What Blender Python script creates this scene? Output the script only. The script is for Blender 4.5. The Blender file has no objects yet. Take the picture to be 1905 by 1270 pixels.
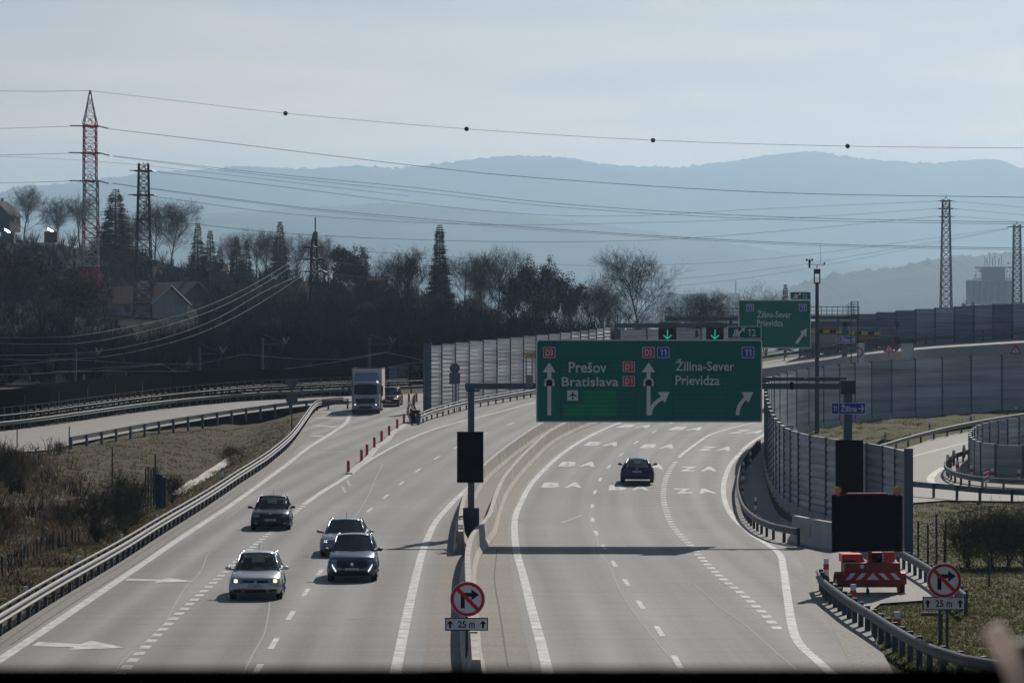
import bpy, bmesh, math, random
from mathutils import Vector, Matrix, noise
SC = bpy.context.scene
COL = SC.collection
R = math.radians
F, CX, HY, H = 5556.0, 952.5, 650.0, 8.4
# ------------------------------------------------------------------ camera
cam_d = bpy.data.cameras.new('camera'); cam = bpy.data.objects.new('camera', cam_d); COL.objects.link(cam)
cam.location = (0, 0, H); cam.rotation_euler = (R(90.1547), 0, 0)
cam_d.sensor_width = 36.0; cam_d.lens = 105.0; cam_d.clip_start = 0.2; cam_d.clip_end = 40000
cam_d.dof.use_dof = True; cam_d.dof.focus_distance = 170.0; cam_d.dof.aperture_fstop = 16.0
SC.camera = cam
# ------------------------------------------------------------------ light
SUN_EL, SUN_AZ = R(37), R(21)          # azimuth measured from the view direction (+Y) towards the right (+X)
w = bpy.data.worlds.new('World'); SC.world = w; w.use_nodes = True
nt = w.node_tree; nt.nodes.clear()
wo = nt.nodes.new('ShaderNodeOutputWorld'); bg = nt.nodes.new('ShaderNodeBackground')
sky = nt.nodes.new('ShaderNodeTexSky'); sky.sky_type = 'NISHITA'; sky.sun_disc = False
sky.sun_elevation = SUN_EL; sky.sun_rotation = SUN_AZ
sky.altitude = 350; sky.air_density = 0.6; sky.dust_density = 0.4; sky.ozone_density = 2.5
tc = nt.nodes.new('ShaderNodeTexCoord'); mp = nt.nodes.new('ShaderNodeMapping'); mp.inputs['Scale'].default_value = (3.0, 3.0, 26.0)
nz = nt.nodes.new('ShaderNodeTexNoise'); nz.inputs['Scale'].default_value = 2.2; nz.inputs['Detail'].default_value = 7
cr = nt.nodes.new('ShaderNodeValToRGB'); cr.color_ramp.elements[0].position = 0.35; cr.color_ramp.elements[1].position = 0.75
cr.color_ramp.elements[0].color = (0.50, 0.50, 0.50, 1); cr.color_ramp.elements[1].color = (0.95, 0.95, 0.95, 1)
mx = nt.nodes.new('ShaderNodeMix'); mx.data_type = 'RGBA'; mx.inputs['B'].default_value = (4.6, 4.75, 4.8, 1)   # thin high cloud
nt.links.new(tc.outputs['Generated'], mp.inputs['Vector']); nt.links.new(mp.outputs['Vector'], nz.inputs['Vector'])
nt.links.new(nz.outputs['Fac'], cr.inputs['Fac']); 
dt = nt.nodes.new('ShaderNodeVectorMath'); dt.operation = 'DOT_PRODUCT'; dt.inputs[1].default_value = (math.sin(SUN_AZ)*math.cos(SUN_EL), math.cos(SUN_AZ)*math.cos(SUN_EL), math.sin(SUN_EL))
mr = nt.nodes.new('ShaderNodeMapRange'); mr.inputs['From Min'].default_value = 0.15; mr.inputs['From Max'].default_value = 0.78; mr.inputs['To Min'].default_value = 0.05; mr.inputs['To Max'].default_value = 1.0
sv = nt.nodes.new('ShaderNodeVectorMath'); sv.operation = 'SCALE'; sv.inputs[0].default_value = (7.0, 7.0, 7.0)      # thin cloud is brighter towards the sun
nt.links.new(tc.outputs['Generated'], dt.inputs[0]); sx = nt.nodes.new('ShaderNodeSeparateXYZ'); mh = nt.nodes.new('ShaderNodeMapRange'); mh.inputs['From Max'].default_value = 0.14
mc = nt.nodes.new('ShaderNodeMix'); mc.data_type = 'RGBA'; mc.inputs['A'].default_value = (54.0, 37.0, 22.0, 1); mc.inputs['B'].default_value = (12.2, 11.4, 10.6, 1)   # whiter and warmer low down
nt.links.new(tc.outputs['Generated'], sx.inputs[0]); nt.links.new(sx.outputs['Z'], mh.inputs['Value']); nt.links.new(mh.outputs['Result'], mc.inputs['Factor']); nt.links.new(mc.outputs['Result'], sv.inputs[0])
mz = nt.nodes.new('ShaderNodeMapRange'); mz.inputs['From Min'].default_value = 0.13; mz.inputs['From Max'].default_value = 0.34; mz.inputs['To Min'].default_value = 1.0; mz.inputs['To Max'].default_value = 0.12   # the veil thins out overhead
mf = nt.nodes.new('ShaderNodeMath'); mf.operation = 'MULTIPLY'; mg = nt.nodes.new('ShaderNodeMath'); mg.operation = 'MULTIPLY'
nt.links.new(sx.outputs['Z'], mz.inputs['Value'])
nt.links.new(dt.outputs['Value'], mr.inputs['Value']); nt.links.new(mr.outputs['Result'], sv.inputs['Scale']); nt.links.new(sv.outputs[0], mx.inputs['B'])
nt.links.new(cr.outputs['Color'], mf.inputs[0]); nt.links.new(mr.outputs['Result'], mf.inputs[1]); nt.links.new(mf.outputs[0], mg.inputs[0]); nt.links.new(mz.outputs['Result'], mg.inputs[1]); nt.links.new(mg.outputs[0], mx.inputs['Factor'])
nt.links.new(sky.outputs['Color'], mx.inputs['A']); nt.links.new(mx.outputs['Result'], bg.inputs['Color'])
bg.inputs['Strength'].default_value = 0.05
nt.links.new(bg.outputs['Background'], wo.inputs['Surface'])
sd = bpy.data.lights.new('sun', 'SUN'); sun = bpy.data.objects.new('sun', sd); COL.objects.link(sun)
sd.energy = 5.0; sd.angle = R(0.5); sd.color = (1.0, 0.93, 0.84)
SDIR = Vector((math.sin(SUN_AZ)*math.cos(SUN_EL), math.cos(SUN_AZ)*math.cos(SUN_EL), math.sin(SUN_EL)))
sun.rotation_euler = SDIR.to_track_quat('Z', 'Y').to_euler(); sun.location = (30, 60, 80)
SC.view_settings.view_transform = 'Standard'; SC.view_settings.look = 'None'; SC.view_settings.gamma = 1.0
SC.view_settings.use_curve_mapping = False; SC.view_settings.exposure = -0.16
SC.cycles.max_bounces = 5; SC.cycles.diffuse_bounces = 2; SC.cycles.glossy_bounces = 3; SC.cycles.transparent_max_bounces = 10
SC.cycles.transmission_bounces = 3; SC.cycles.volume_bounces = 0; SC.cycles.use_denoising = True
SC.cycles.sample_clamp_indirect = 4.0
HAZE_DENSITY, HAZE_COLOR = 1.14e-4, (0.53, 0.77, 1.0, 1)

# ------------------------------------------------------------------ materials
M = {}
def pm(name, col, rough=0.65, metal=0.0, var=0.18, scale=3.0, bump=0.0, spec=0.5, emit=0.0, ecol=None, stretch=None, rnd=0.0, detail=5, uv=False, col2=None):
    m = bpy.data.materials.new(name); m.use_nodes = True; t = m.node_tree; b = t.nodes['Principled BSDF']
    b.inputs['Roughness'].default_value = rough; b.inputs['Metallic'].default_value = metal
    b.inputs['Specular IOR Level'].default_value = spec
    c = t.nodes.new('ShaderNodeTexCoord'); src = c.outputs['UV' if uv else 'Object']
    if stretch:
        mp = t.nodes.new('ShaderNodeMapping'); mp.inputs['Scale'].default_value = stretch
        t.links.new(src, mp.inputs['Vector']); src = mp.outputs['Vector']
    n = t.nodes.new('ShaderNodeTexNoise'); n.inputs['Scale'].default_value = scale; n.inputs['Detail'].default_value = detail
    n.inputs['Roughness'].default_value = 0.62
    t.links.new(src, n.inputs['Vector'])
    r = t.nodes.new('ShaderNodeValToRGB'); e = r.color_ramp.elements
    e[0].position, e[1].position = 0.3, 0.7
    lo = col2 if col2 else [max(0, v*(1-var)) for v in col]
    hi = col if col2 else [min(1, v*(1+var)) for v in col]
    e[0].color = (*lo[:3], 1); e[1].color = (*hi[:3], 1)
    t.links.new(n.outputs['Fac'], r.inputs['Fac']); out = r.outputs['Color']
    if rnd:
        oi = t.nodes.new('ShaderNodeObjectInfo'); mr = t.nodes.new('ShaderNodeMapRange')
        mr.inputs['To Min'].default_value = 1-rnd; mr.inputs['To Max'].default_value = 1+rnd
        t.links.new(oi.outputs['Random'], mr.inputs['Value'])
        hv = t.nodes.new('ShaderNodeHueSaturation'); t.links.new(mr.outputs['Result'], hv.inputs['Value']); t.links.new(out, hv.inputs['Color']); out = hv.outputs['Color']
    t.links.new(out, b.inputs['Base Color'])
    if bump:
        bp = t.nodes.new('ShaderNodeBump'); bp.inputs['Strength'].default_value = bump; bp.inputs['Distance'].default_value = 0.03
        t.links.new(n.outputs['Fac'], bp.inputs['Height']); t.links.new(bp.outputs['Normal'], b.inputs['Normal'])
    if emit:
        b.inputs['Emission Color'].default_value = (*(ecol or col)[:3], 1); b.inputs['Emission Strength'].default_value = emit
    M[name] = m
    return m
def blade_mat(name):
    t = M[name].node_tree; b = t.nodes['Principled BSDF']; tr = t.nodes.new('ShaderNodeBsdfTranslucent'); ms = t.nodes.new('ShaderNodeMixShader'); ms.inputs['Fac'].default_value = 0.55
    t.links.new(b.inputs['Base Color'].links[0].from_socket, tr.inputs['Color']); t.links.new(b.outputs[0], ms.inputs[1]); t.links.new(tr.outputs[0], ms.inputs[2]); t.links.new(ms.outputs[0], t.nodes['Material Output'].inputs['Surface'])
def road_mat(name, col, patch=0.12, streak=0.10, joint=0.0, fine=0.08, tracks=0.0):
    """concrete / asphalt carriageway: wheel-track streaks along the lane (UV v), blotches, fine grain and transverse joints"""
    m = bpy.data.materials.new(name); m.use_nodes = True; t = m.node_tree; b = t.nodes['Principled BSDF']; L = t.links.new
    b.inputs['Roughness'].default_value = 0.78; b.inputs['Specular IOR Level'].default_value = 0.35
    c = t.nodes.new('ShaderNodeTexCoord')
    def noi(sc, mapscale, det=4):
        mp = t.nodes.new('ShaderNodeMapping'); mp.inputs['Scale'].default_value = mapscale; L(c.outputs['UV'], mp.inputs['Vector'])
        n = t.nodes.new('ShaderNodeTexNoise'); n.inputs['Scale'].default_value = sc; n.inputs['Detail'].default_value = det; L(mp.outputs['Vector'], n.inputs['Vector'])
        return n.outputs['Fac']
    def mathn(op, a, b_=None):
        n = t.nodes.new('ShaderNodeMath'); n.operation = op
        for i, v in enumerate((a, b_)):
            if v is None: continue
            if isinstance(v, (int, float)): n.inputs[i].default_value = v
            else: L(v, n.inputs[i])
        return n.outputs[0]
    def centred(f, k): return mathn('MULTIPLY', mathn('SUBTRACT', f, 0.5), k*2.6)
    tot = mathn('ADD', centred(noi(0.9, (1.0, 0.012, 1)), streak), centred(noi(0.10, (1, 0.5, 1)), patch))
    tot = mathn('ADD', tot, centred(noi(7.0, (1, 0.6, 1), 6), fine))
    tot = mathn('ADD', tot, centred(noi(0.35, (0.3, 3.0, 1), 3), patch*0.5))
    sep = t.nodes.new('ShaderNodeSeparateXYZ'); L(c.outputs['UV'], sep.inputs[0])
    if joint:
        fr = mathn('FRACT', mathn('MULTIPLY', sep.outputs['Y'], 1/5.0))
        j = mathn('LESS_THAN', fr, 0.012)
        tot = mathn('SUBTRACT', tot, mathn('MULTIPLY', j, joint))
    if tracks:      # wheel tracks, two to a lane of 3.75 m
        wv = mathn('COSINE', mathn('MULTIPLY', sep.outputs['X'], 4*math.pi/3.75))
        tot = mathn('ADD', tot, mathn('MULTIPLY', mathn('MULTIPLY', wv, tracks), mathn('MULTIPLY', noi(0.05, (1, 0.5, 1), 2), 2.0)))
    tot = mathn('ADD', tot, 1.0)
    vm = t.nodes.new('ShaderNodeVectorMath'); vm.operation = 'SCALE'; vm.inputs[0].default_value = col; L(tot, vm.inputs['Scale'])
    L(vm.outputs[0], b.inputs['Base Color'])
    bp = t.nodes.new('ShaderNodeBump'); bp.inputs['Strength'].default_value = 0.15; bp.inputs['Distance'].default_value = 0.01
    L(noi(25, (1, 1, 1), 3), bp.inputs['Height']); L(bp.outputs['Normal'], b.inputs['Normal'])
    M[name] = m
def glass_mat(name, tint, mix=0.25, rough=0.03):
    m = bpy.data.materials.new(name); m.use_nodes = True; t = m.node_tree; L = t.links.new
    b = t.nodes['Principled BSDF']; b.inputs['Base Color'].default_value = (*tint, 1); b.inputs['Roughness'].default_value = rough; b.inputs['Specular IOR Level'].default_value = 0.35
    n = t.nodes.new('ShaderNodeTexNoise'); n.inputs['Scale'].default_value = 1.5
    mr = t.nodes.new('ShaderNodeMapRange'); mr.inputs['To Min'].default_value = rough; mr.inputs['To Max'].default_value = rough+0.05
    L(n.outputs['Fac'], mr.inputs['Value']); L(mr.outputs['Result'], b.inputs['Roughness'])
    if mix:
        tr = t.nodes.new('ShaderNodeBsdfTransparent'); tr.inputs['Color'].default_value = (0.55, 0.68, 0.68, 1)
        ms = t.nodes.new('ShaderNodeMixShader'); ms.inputs['Fac'].default_value = mix
        L(b.outputs[0], ms.inputs[1]); L(tr.outputs[0], ms.inputs[2]); L(ms.outputs[0], t.nodes['Material Output'].inputs['Surface'])
    M[name] = m

road_mat('carriageway', (0.210, 0.205, 0.198), patch=0.24, streak=0.34, joint=0.0, fine=0.14, tracks=0.12)
road_mat('median_concrete', (0.190, 0.170, 0.148), patch=0.30, streak=0.10, joint=0.3, fine=0.30)
road_mat('shoulder_gravel', (0.20, 0.185, 0.165), patch=0.16, streak=0.04, fine=0.5)
road_mat('ramp_concrete', (0.26, 0.25, 0.235), patch=0.07, streak=0.08)
pm('paint_white', (0.47, 0.47, 0.455), 0.7, var=0.42, scale=2.0, detail=8)
pm('paint_ghost', (0.36, 0.35, 0.335), 0.8, var=0.15, scale=3)
pm('crack_seal', (0.33, 0.325, 0.31), 0.8, var=0.3, scale=4)
pm('groove', (0.10, 0.095, 0.088), 0.9, var=0.3, scale=4)
pm('grass', (0.108, 0.090, 0.056), 0.95, col2=(0.055, 0.045, 0.032), scale=0.35, bump=0.6, detail=9, spec=0.1)
pm('verge_green', (0.115, 0.115, 0.045), 0.95, col2=(0.055, 0.048, 0.03), scale=0.5, bump=0.6, detail=9, spec=0.1)
pm('dry_blade', (0.125, 0.105, 0.06), 0.9, col2=(0.065, 0.055, 0.036), scale=0.25, spec=0.1)
pm('green_blade', (0.115, 0.12, 0.045), 0.9, col2=(0.06, 0.055, 0.03), scale=0.5, spec=0.1)
blade_mat('dry_blade'); blade_mat('green_blade')
pm('brush_dark', (0.018, 0.018, 0.019), 0.95, col2=(0.007, 0.008, 0.011), scale=0.06, spec=0.05)
pm('brush_brown', (0.032, 0.024, 0.021), 0.95, col2=(0.011, 0.011, 0.013), scale=0.12, spec=0.05)
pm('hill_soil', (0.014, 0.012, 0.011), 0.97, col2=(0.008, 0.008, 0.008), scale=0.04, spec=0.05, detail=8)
pm('scrub_brown', (0.105, 0.082, 0.058), 0.95, col2=(0.05, 0.04, 0.032), scale=0.15, spec=0.05)
blade_mat('scrub_brown')
pm('twig_brown', (0.075, 0.058, 0.045), 0.9, var=0.3, scale=2, spec=0.1, rnd=0.3)
pm('bark', (0.047, 0.042, 0.039), 0.9, var=0.3, scale=2, spec=0.15, rnd=0.25)
pm('bark_pale', (0.065, 0.058, 0.052), 0.9, var=0.3, scale=2, spec=0.15, rnd=0.2)
pm('needles', (0.022, 0.034, 0.022), 0.85, var=0.5, scale=1.2, spec=0.15, rnd=0.25)
pm('ivy', (0.045, 0.042, 0.024), 0.85, var=0.5, scale=0.8, spec=0.15, rnd=0.2)
pm('dead_leaf', (0.10, 0.055, 0.032), 0.9, var=0.4, scale=1.0, spec=0.1)
pm('forest_far', (0.065, 0.070, 0.058), 0.95, var=0.9, scale=0.0022, spec=0.05, detail=8)
pm('steel', (0.165, 0.168, 0.17), 0.68, metal=0.15, var=0.14, scale=1.5)
pm('steel_dull', (0.22, 0.23, 0.24), 0.55, metal=0.5, var=0.2, scale=1.5)
pm('steel_dark', (0.05, 0.065, 0.085), 0.6, metal=0.2, var=0.2, scale=1.5)
pm('gantry_paint', (0.075, 0.115, 0.16), 0.55, metal=0.1, var=0.12, scale=1.2)
pm('pylon_dark', (0.03, 0.038, 0.04), 0.7, metal=0.2, var=0.2, scale=0.8)
pm('pylon_red', (0.42, 0.022, 0.03), 0.65, var=0.2, scale=0.8)
pm('pylon_white', (0.32, 0.33, 0.34), 0.65, var=0.2, scale=0.8)
pm('black_panel', (0.003, 0.0035, 0.006), 0.8, var=0.2, scale=2, spec=0.04)
pm('rail_black', (0.002, 0.002, 0.002), 1.0, var=0.2, spec=0.0)
pm('black_rubber', (0.012, 0.012, 0.013), 0.8, var=0.3, scale=8)
pm('concrete', (0.42, 0.39, 0.345), 0.85, var=0.34, scale=1.8, bump=0.2, detail=8, stretch=(1.6, 1.6, 0.25))
pm('concrete_dark', (0.20, 0.185, 0.165), 0.88, var=0.25, scale=1.6, bump=0.2, detail=8)
pm('concrete_cool', (0.44, 0.44, 0.43), 0.85, var=0.15, scale=1.2, bump=0.2, detail=8)
for nm, c in (('panel_light', (0.70, 0.66, 0.61)), ('panel_grey', (0.36, 0.39, 0.43)), ('panel_orange', (0.36, 0.21, 0.075)), ('panel_brown', (0.22, 0.14, 0.09)), ('panel_blue', (0.20, 0.24, 0.29))):
    pm(nm, c, 0.6, metal=0.1, var=0.42, scale=1.5, stretch=(0.06, 0.06, 1.7), rnd=0.12, detail=3)
pm('screen_black', (0.004, 0.008, 0.009), 0.95, var=0.3, scale=0.8, spec=0.02)
pm('sign_green', (0.004, 0.165, 0.125), 0.6, var=0.13, scale=0.6, spec=0.3)
pm('sign_green_patch', (0.006, 0.27, 0.13), 0.6, var=0.06, scale=0.6, spec=0.3)
pm('sign_green_seam', (0.002, 0.05, 0.04), 0.6, var=0.1, scale=0.6, spec=0.3)
pm('sign_blue', (0.015, 0.06, 0.42), 0.55, var=0.06, scale=1, spec=0.3)
pm('sign_red', (0.60, 0.012, 0.03), 0.55, var=0.08, scale=1, spec=0.3)
pm('sign_white', (0.76, 0.75, 0.76), 0.6, var=0.06, scale=1, spec=0.3)
pm('sign_text', (0.62, 0.68, 0.68), 0.6, var=0.08, scale=1.5, spec=0.3)
pm('sign_black', (0.008, 0.008, 0.01), 0.6, var=0.1, scale=1, spec=0.2)
pm('sign_back', (0.10, 0.125, 0.14), 0.6, metal=0.3, var=0.15, scale=2)
pm('led_green', (0.02, 0.6, 0.3), 0.5, emit=0.42, ecol=(0.03, 0.75, 0.42))
pm('flex_red', (0.60, 0.045, 0.025), 0.55, var=0.12, scale=4)
pm('marker_white', (0.82, 0.82, 0.81), 0.55, var=0.1, scale=4)
pm('amber', (0.75, 0.26, 0.01), 0.35, var=0.15, scale=6)
pm('trailer_red', (0.95, 0.06, 0.03), 0.38, var=0.12, scale=2)
pm('trailer_maroon', (0.30, 0.025, 0.022), 0.5, var=0.15, scale=2)
pm('yellow', (0.60, 0.40, 0.03), 0.55, var=0.12, scale=2)
pm('timber', (0.10, 0.075, 0.055), 0.85, var=0.3, scale=4, stretch=(1, 1, 0.15))
pm('stake_blue', (0.022, 0.032, 0.055), 0.7, var=0.3, scale=4)
pm('rust', (0.16, 0.075, 0.045), 0.85, var=0.3, scale=3)
for nm, c, mt in (('car_silver', (0.47, 0.49, 0.52), 0.7), ('car_slate', (0.15, 0.19, 0.26), 0.6), ('car_pearl', (0.30, 0.32, 0.36), 0.6), ('car_ink', (0.012, 0.020, 0.040), 0.35), ('car_navy', (0.018, 0.028, 0.075), 0.45), ('cab_blue', (0.40, 0.43, 0.48), 0.15), ('deflector', (0.16, 0.22, 0.32), 0.25)):
    pm(nm, c, 0.27, metal=mt, var=0.05, scale=2.5, spec=0.55)
pm('box_white', (0.78, 0.76, 0.73), 0.5, var=0.08, scale=1.5)
pm('plastic_black', (0.014, 0.015, 0.017), 0.5, var=0.2, scale=5)
pm('plate', (0.42, 0.43, 0.44), 0.5, var=0.5, scale=22, detail=2)
pm('lamp_warm', (0.9, 0.75, 0.5), 0.2, emit=2.2, ecol=(1.0, 0.72, 0.40))
pm('lamp_white', (0.9, 0.9, 0.9), 0.2, emit=1.3, ecol=(0.9, 0.95, 1.0))
pm('lamp_clear', (0.30, 0.33, 0.36), 0.12, metal=0.4, var=0.5, scale=14)
pm('lamp_tail', (0.16, 0.008, 0.008), 0.2, var=0.3, scale=10)
pm('chrome', (0.60, 0.61, 0.62), 0.15, metal=1.0, var=0.05)
pm('alloy', (0.32, 0.33, 0.34), 0.35, metal=0.8, var=0.2, scale=6)
pm('upholstery', (0.03, 0.03, 0.033), 0.9, var=0.3, scale=8)
glass_mat('car_glass', (0.012, 0.02, 0.024), 0.45)
glass_mat('dark_glass', (0.006, 0.010, 0.014), 0.0)
pm('plaster', (0.42, 0.40, 0.37), 0.85, var=0.15, scale=1.2)
pm('plaster_dark', (0.07, 0.075, 0.085), 0.85, var=0.2, scale=1.0)
pm('roof_red', (0.10, 0.035, 0.035), 0.8, var=0.25, scale=1.5, stretch=(1, 1, 4))
pm('roof_grey', (0.02, 0.02, 0.024), 0.95, var=0.25, scale=1.5)
pm('roof_metal', (0.7, 0.7, 0.68), 0.30, metal=1.0, var=0.1, scale=1.5)
pm('silo_concrete', (0.34, 0.36, 0.38), 0.85, var=0.10, scale=0.25)
pm('wire', (0.045, 0.052, 0.06), 0.5, metal=0.4, var=0.2, scale=0.2)
pm('wire_bright', (0.5, 0.5, 0.5), 0.35, metal=0.9, var=0.2, scale=0.2)
pm('insulator', (0.05, 0.05, 0.06), 0.4, var=0.2)
pm('strap_cloth', (0.85, 0.74, 0.66), 0.8, var=0.1, scale=8)
blade_mat('strap_cloth')

# ------------------------------------------------------------------ helpers
def g(Y):
    if Y < 135: return 0.0
    if Y < 195: return 0.035/120*(Y-135)**2
    if Y < 320: return 0.035*(Y-165)
    d = min(Y-320, 100.0)
    return 5.425 + 0.035*(d-d*d/200)
def W(px, py, Y): return Vector(((px-CX)*Y/F, Y, H+(HY-py)*Y/F))
def Yof(py):
    a, b = 20.0, 418.0
    for _ in range(50):
        m = (a+b)/2
        if HY+F*(H-g(m))/m > py: a = m
        else: b = m
    return (a+b)/2
def GP(px, py, dz=0.0):
    Y = Yof(py); return Vector(((px-CX)*Y/F, Y, g(Y)+dz))
def gp(px, Y, dz=0.0): return Vector(((px-CX)*Y/F, Y, g(Y)+dz))
def onG(v, dz=0.0): return Vector((v[0], v[1], g(v[1])+dz))
def cr_path(P, step=2.0):
    P = [Vector(p) for p in P]; out = []
    for i in range(len(P)-1):
        p0 = P[i-1] if i else P[0]*2-P[1]; p1, p2 = P[i], P[i+1]; p3 = P[i+2] if i+2 < len(P) else P[-1]*2-P[-2]
        n = max(1, int((p2-p1).length/step))
        for k in range(n):
            t = k/n
            out.append(0.5*((2*p1)+(p2-p0)*t+(2*p0-5*p1+4*p2-p3)*t*t+(3*p1-p0-3*p2+p3)*t**3))
    out.append(P[-1]); return out
def gpath(pix, step=2.0, dz=0.0): return [onG(v, dz) for v in cr_path([GP(*p) for p in pix], step)]
def arclen(P):
    L = [0.0]
    for a, b in zip(P, P[1:]): L.append(L[-1]+(b-a).length)
    return L
def at_len(P, L, s):
    s = min(max(s, 0), L[-1])
    for i in range(len(L)-1):
        if L[i+1] >= s:
            t = (s-L[i])/max(1e-9, L[i+1]-L[i]); return P[i].lerp(P[i+1], t), (P[i+1]-P[i]).normalized()
    return P[-1], (P[-1]-P[-2]).normalized()
def resample(P, n):
    L = arclen(P); return [at_len(P, L, L[-1]*i/(n-1))[0] for i in range(n)]

class MB:
    def __init__(s): s.v = []; s.f = []; s.mi = []; s.uv = None; s.m = 0
    def add(s, vs, fs, mi=None):
        o = len(s.v); s.v += [tuple(p) for p in vs]; s.f += [[i+o for i in q] for q in fs]; s.mi += [s.m if mi is None else mi]*len(fs)
    def poly(s, vs, mi=None): s.add(vs, [list(range(len(vs)))], mi)
    def box(s, c, d, rz=0.0, mi=None, bev=0.0, top=(1, 1)):
        x, y, z = d[0]/2, d[1]/2, d[2]/2; ca, sa = math.cos(rz), math.sin(rz); vs = []
        for k, (tx, ty) in ((-1, (1, 1)), (1, top)):
            for a, b in ((-1, -1), (1, -1), (1, 1), (-1, 1)):
                X, Y = a*x*tx, b*y*ty; vs.append((c[0]+X*ca-Y*sa, c[1]+X*sa+Y*ca, c[2]+k*z))
        s.add(vs, [[3, 2, 1, 0], [4, 5, 6, 7], [0, 1, 5, 4], [1, 2, 6, 5], [2, 3, 7, 6], [3, 0, 4, 7]], mi)
    def bar(s, p, q, r, r2=None, n=4, mi=None, caps=True):
        p, q = Vector(p), Vector(q); d = q-p
        if d.length < 1e-6: return
        d.normalize(); u = d.orthogonal().normalized(); w_ = d.cross(u); r2 = r if r2 is None else r2; vs = []
        for c, rr in ((p, r), (q, r2)):
            for k in range(n):
                a = 2*math.pi*(k+0.5)/n; vs.append(c+u*(math.cos(a)*rr)+w_*(math.sin(a)*rr))
        fs = [[k, (k+1) % n, n+(k+1) % n, n+k] for k in range(n)]
        if caps: fs += [list(range(n))[::-1], list(range(n, 2*n))]
        s.add(vs, fs, mi)
    def tube(s, P, r, n=4, mi=None):
        P = [Vector(p) for p in P]; vs = []; fs = []
        for i, p in enumerate(P):
            d = (P[min(i+1, len(P)-1)]-P[max(i-1, 0)]).normalized(); u = Vector((0, 0, 1)).cross(d)
            u = u.normalized() if u.length > 1e-3 else Vector((1, 0, 0)); w_ = d.cross(u)
            for k in range(n):
                a = 2*math.pi*(k+0.5)/n; vs.append(p+u*(math.cos(a)*r)+w_*(math.sin(a)*r))
        for i in range(len(P)-1):
            for k in range(n): fs.append([i*n+k, i*n+(k+1) % n, (i+1)*n+(k+1) % n, (i+1)*n+k])
        fs += [list(range(n))[::-1], [(len(P)-1)*n+k for k in range(n)]]
        s.add(vs, fs, mi)
    def cyl(s, p, q, r, n=16, mi=None): s.bar(p, q, r, None, n, mi)
    def lathe(s, c, prof, n=16, mi=None):
        vs = []; fs = []
        for r, z in prof:
            for k in range(n):
                a = 2*math.pi*k/n; vs.append((c[0]+r*math.cos(a), c[1]+r*math.sin(a), c[2]+z))
        for i in range(len(prof)-1):
            for k in range(n): fs.append([i*n+k, i*n+(k+1) % n, (i+1)*n+(k+1) % n, (i+1)*n+k])
        fs += [list(range(n))[::-1], [(len(prof)-1)*n+k for k in range(n)]]
        s.add(vs, fs, mi)
    def sweep(s, P, sec, closed=False, mi=None, caps=True, up=None):
        """sweep section (n, z) along P; n is measured to the right of the travel direction"""
        P = [Vector(p) for p in P]; m = len(sec); vs = []
        for i, p in enumerate(P):
            d = P[min(i+1, len(P)-1)]-P[max(i-1, 0)]; nrm = Vector((d.y, -d.x, 0)).normalized()
            for a, z in sec: vs.append(p+nrm*a+Vector((0, 0, z)))
        fs = []
        for i in range(len(P)-1):
            for k in range(m if closed else m-1): fs.append([i*m+k, (i+1)*m+k, (i+1)*m+(k+1) % m, i*m+(k+1) % m])
        if closed and caps: fs += [list(range(m)), [(len(P)-1)*m+k for k in range(m)][::-1]]
        s.add(vs, fs, mi)
    def prism(s, pts, y0, y1, mi=None):
        """pts (x, z) outline extruded from y0 (front) to y1"""
        n = len(pts); vs = [(x, y0, z) for x, z in pts]+[(x, y1, z) for x, z in pts]
        s.add(vs, [list(range(n)), [n+k for k in range(n)][::-1]]+[[k, n+k, n+(k+1) % n, (k+1) % n] for k in range(n)], mi)
    def build(s, name, mats, parent=None, smooth=False, local=False, origin=True, fix=False):
        if isinstance(mats, str): mats = [mats]
        me = bpy.data.meshes.new(name); off = Vector((0, 0, 0))
        if parent is not None and not local: off = ROOTS[parent.name]
        elif parent is None and origin and s.v:
            xs = [v[0] for v in s.v]; ys = [v[1] for v in s.v]; zs = [v[2] for v in s.v]
            off = Vector(((min(xs)+max(xs))/2, (min(ys)+max(ys))/2, min(zs)))
        me.from_pydata([(v[0]-off.x, v[1]-off.y, v[2]-off.z) for v in s.v], [], s.f)
        for m_ in mats: me.materials.append(M[m_])
        me.polygons.foreach_set('material_index', s.mi)
        if s.uv:
            ul = me.uv_layers.new(name='UVMap')
            for lp in me.loops: ul.data[lp.index].uv = s.uv[lp.vertex_index]
        if fix:
            bm = bmesh.new(); bm.from_mesh(me); bmesh.ops.recalc_face_normals(bm, faces=bm.faces); bm.to_mesh(me); bm.free()
        if smooth: me.polygons.foreach_set('use_smooth', [True]*len(me.polygons))
        me.update()
        o = bpy.data.objects.new(name, me); COL.objects.link(o)
        if parent is not None: o.parent = parent; ROOTS[o.name] = off
        else: o.location = off; ROOTS[o.name] = off.copy()
        return o
ROOTS = {}
def tag(o, label=None, cat=None, group=None, kind=None):
    if label: o['label'] = label
    if cat: o['category'] = cat
    if group: o['group'] = group
    if kind: o['kind'] = kind
    return o
def thing(name, label, cat, loc, group=None, rz=0.0):
    o = bpy.data.objects.new(name, None); COL.objects.link(o); o.empty_display_size = 0.3
    o.location = loc; o.rotation_euler = (0, 0, rz); ROOTS[o.name] = Vector(loc)
    return tag(o, label, cat, group)
def copy_tree(o, parent=None):
    c = o.copy(); COL.objects.link(c); ROOTS[c.name] = ROOTS.get(o.name, Vector((0, 0, 0)))
    if parent is not None: c.parent = parent
    for ch in list(o.children): copy_tree(ch, c)
    return c
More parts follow.
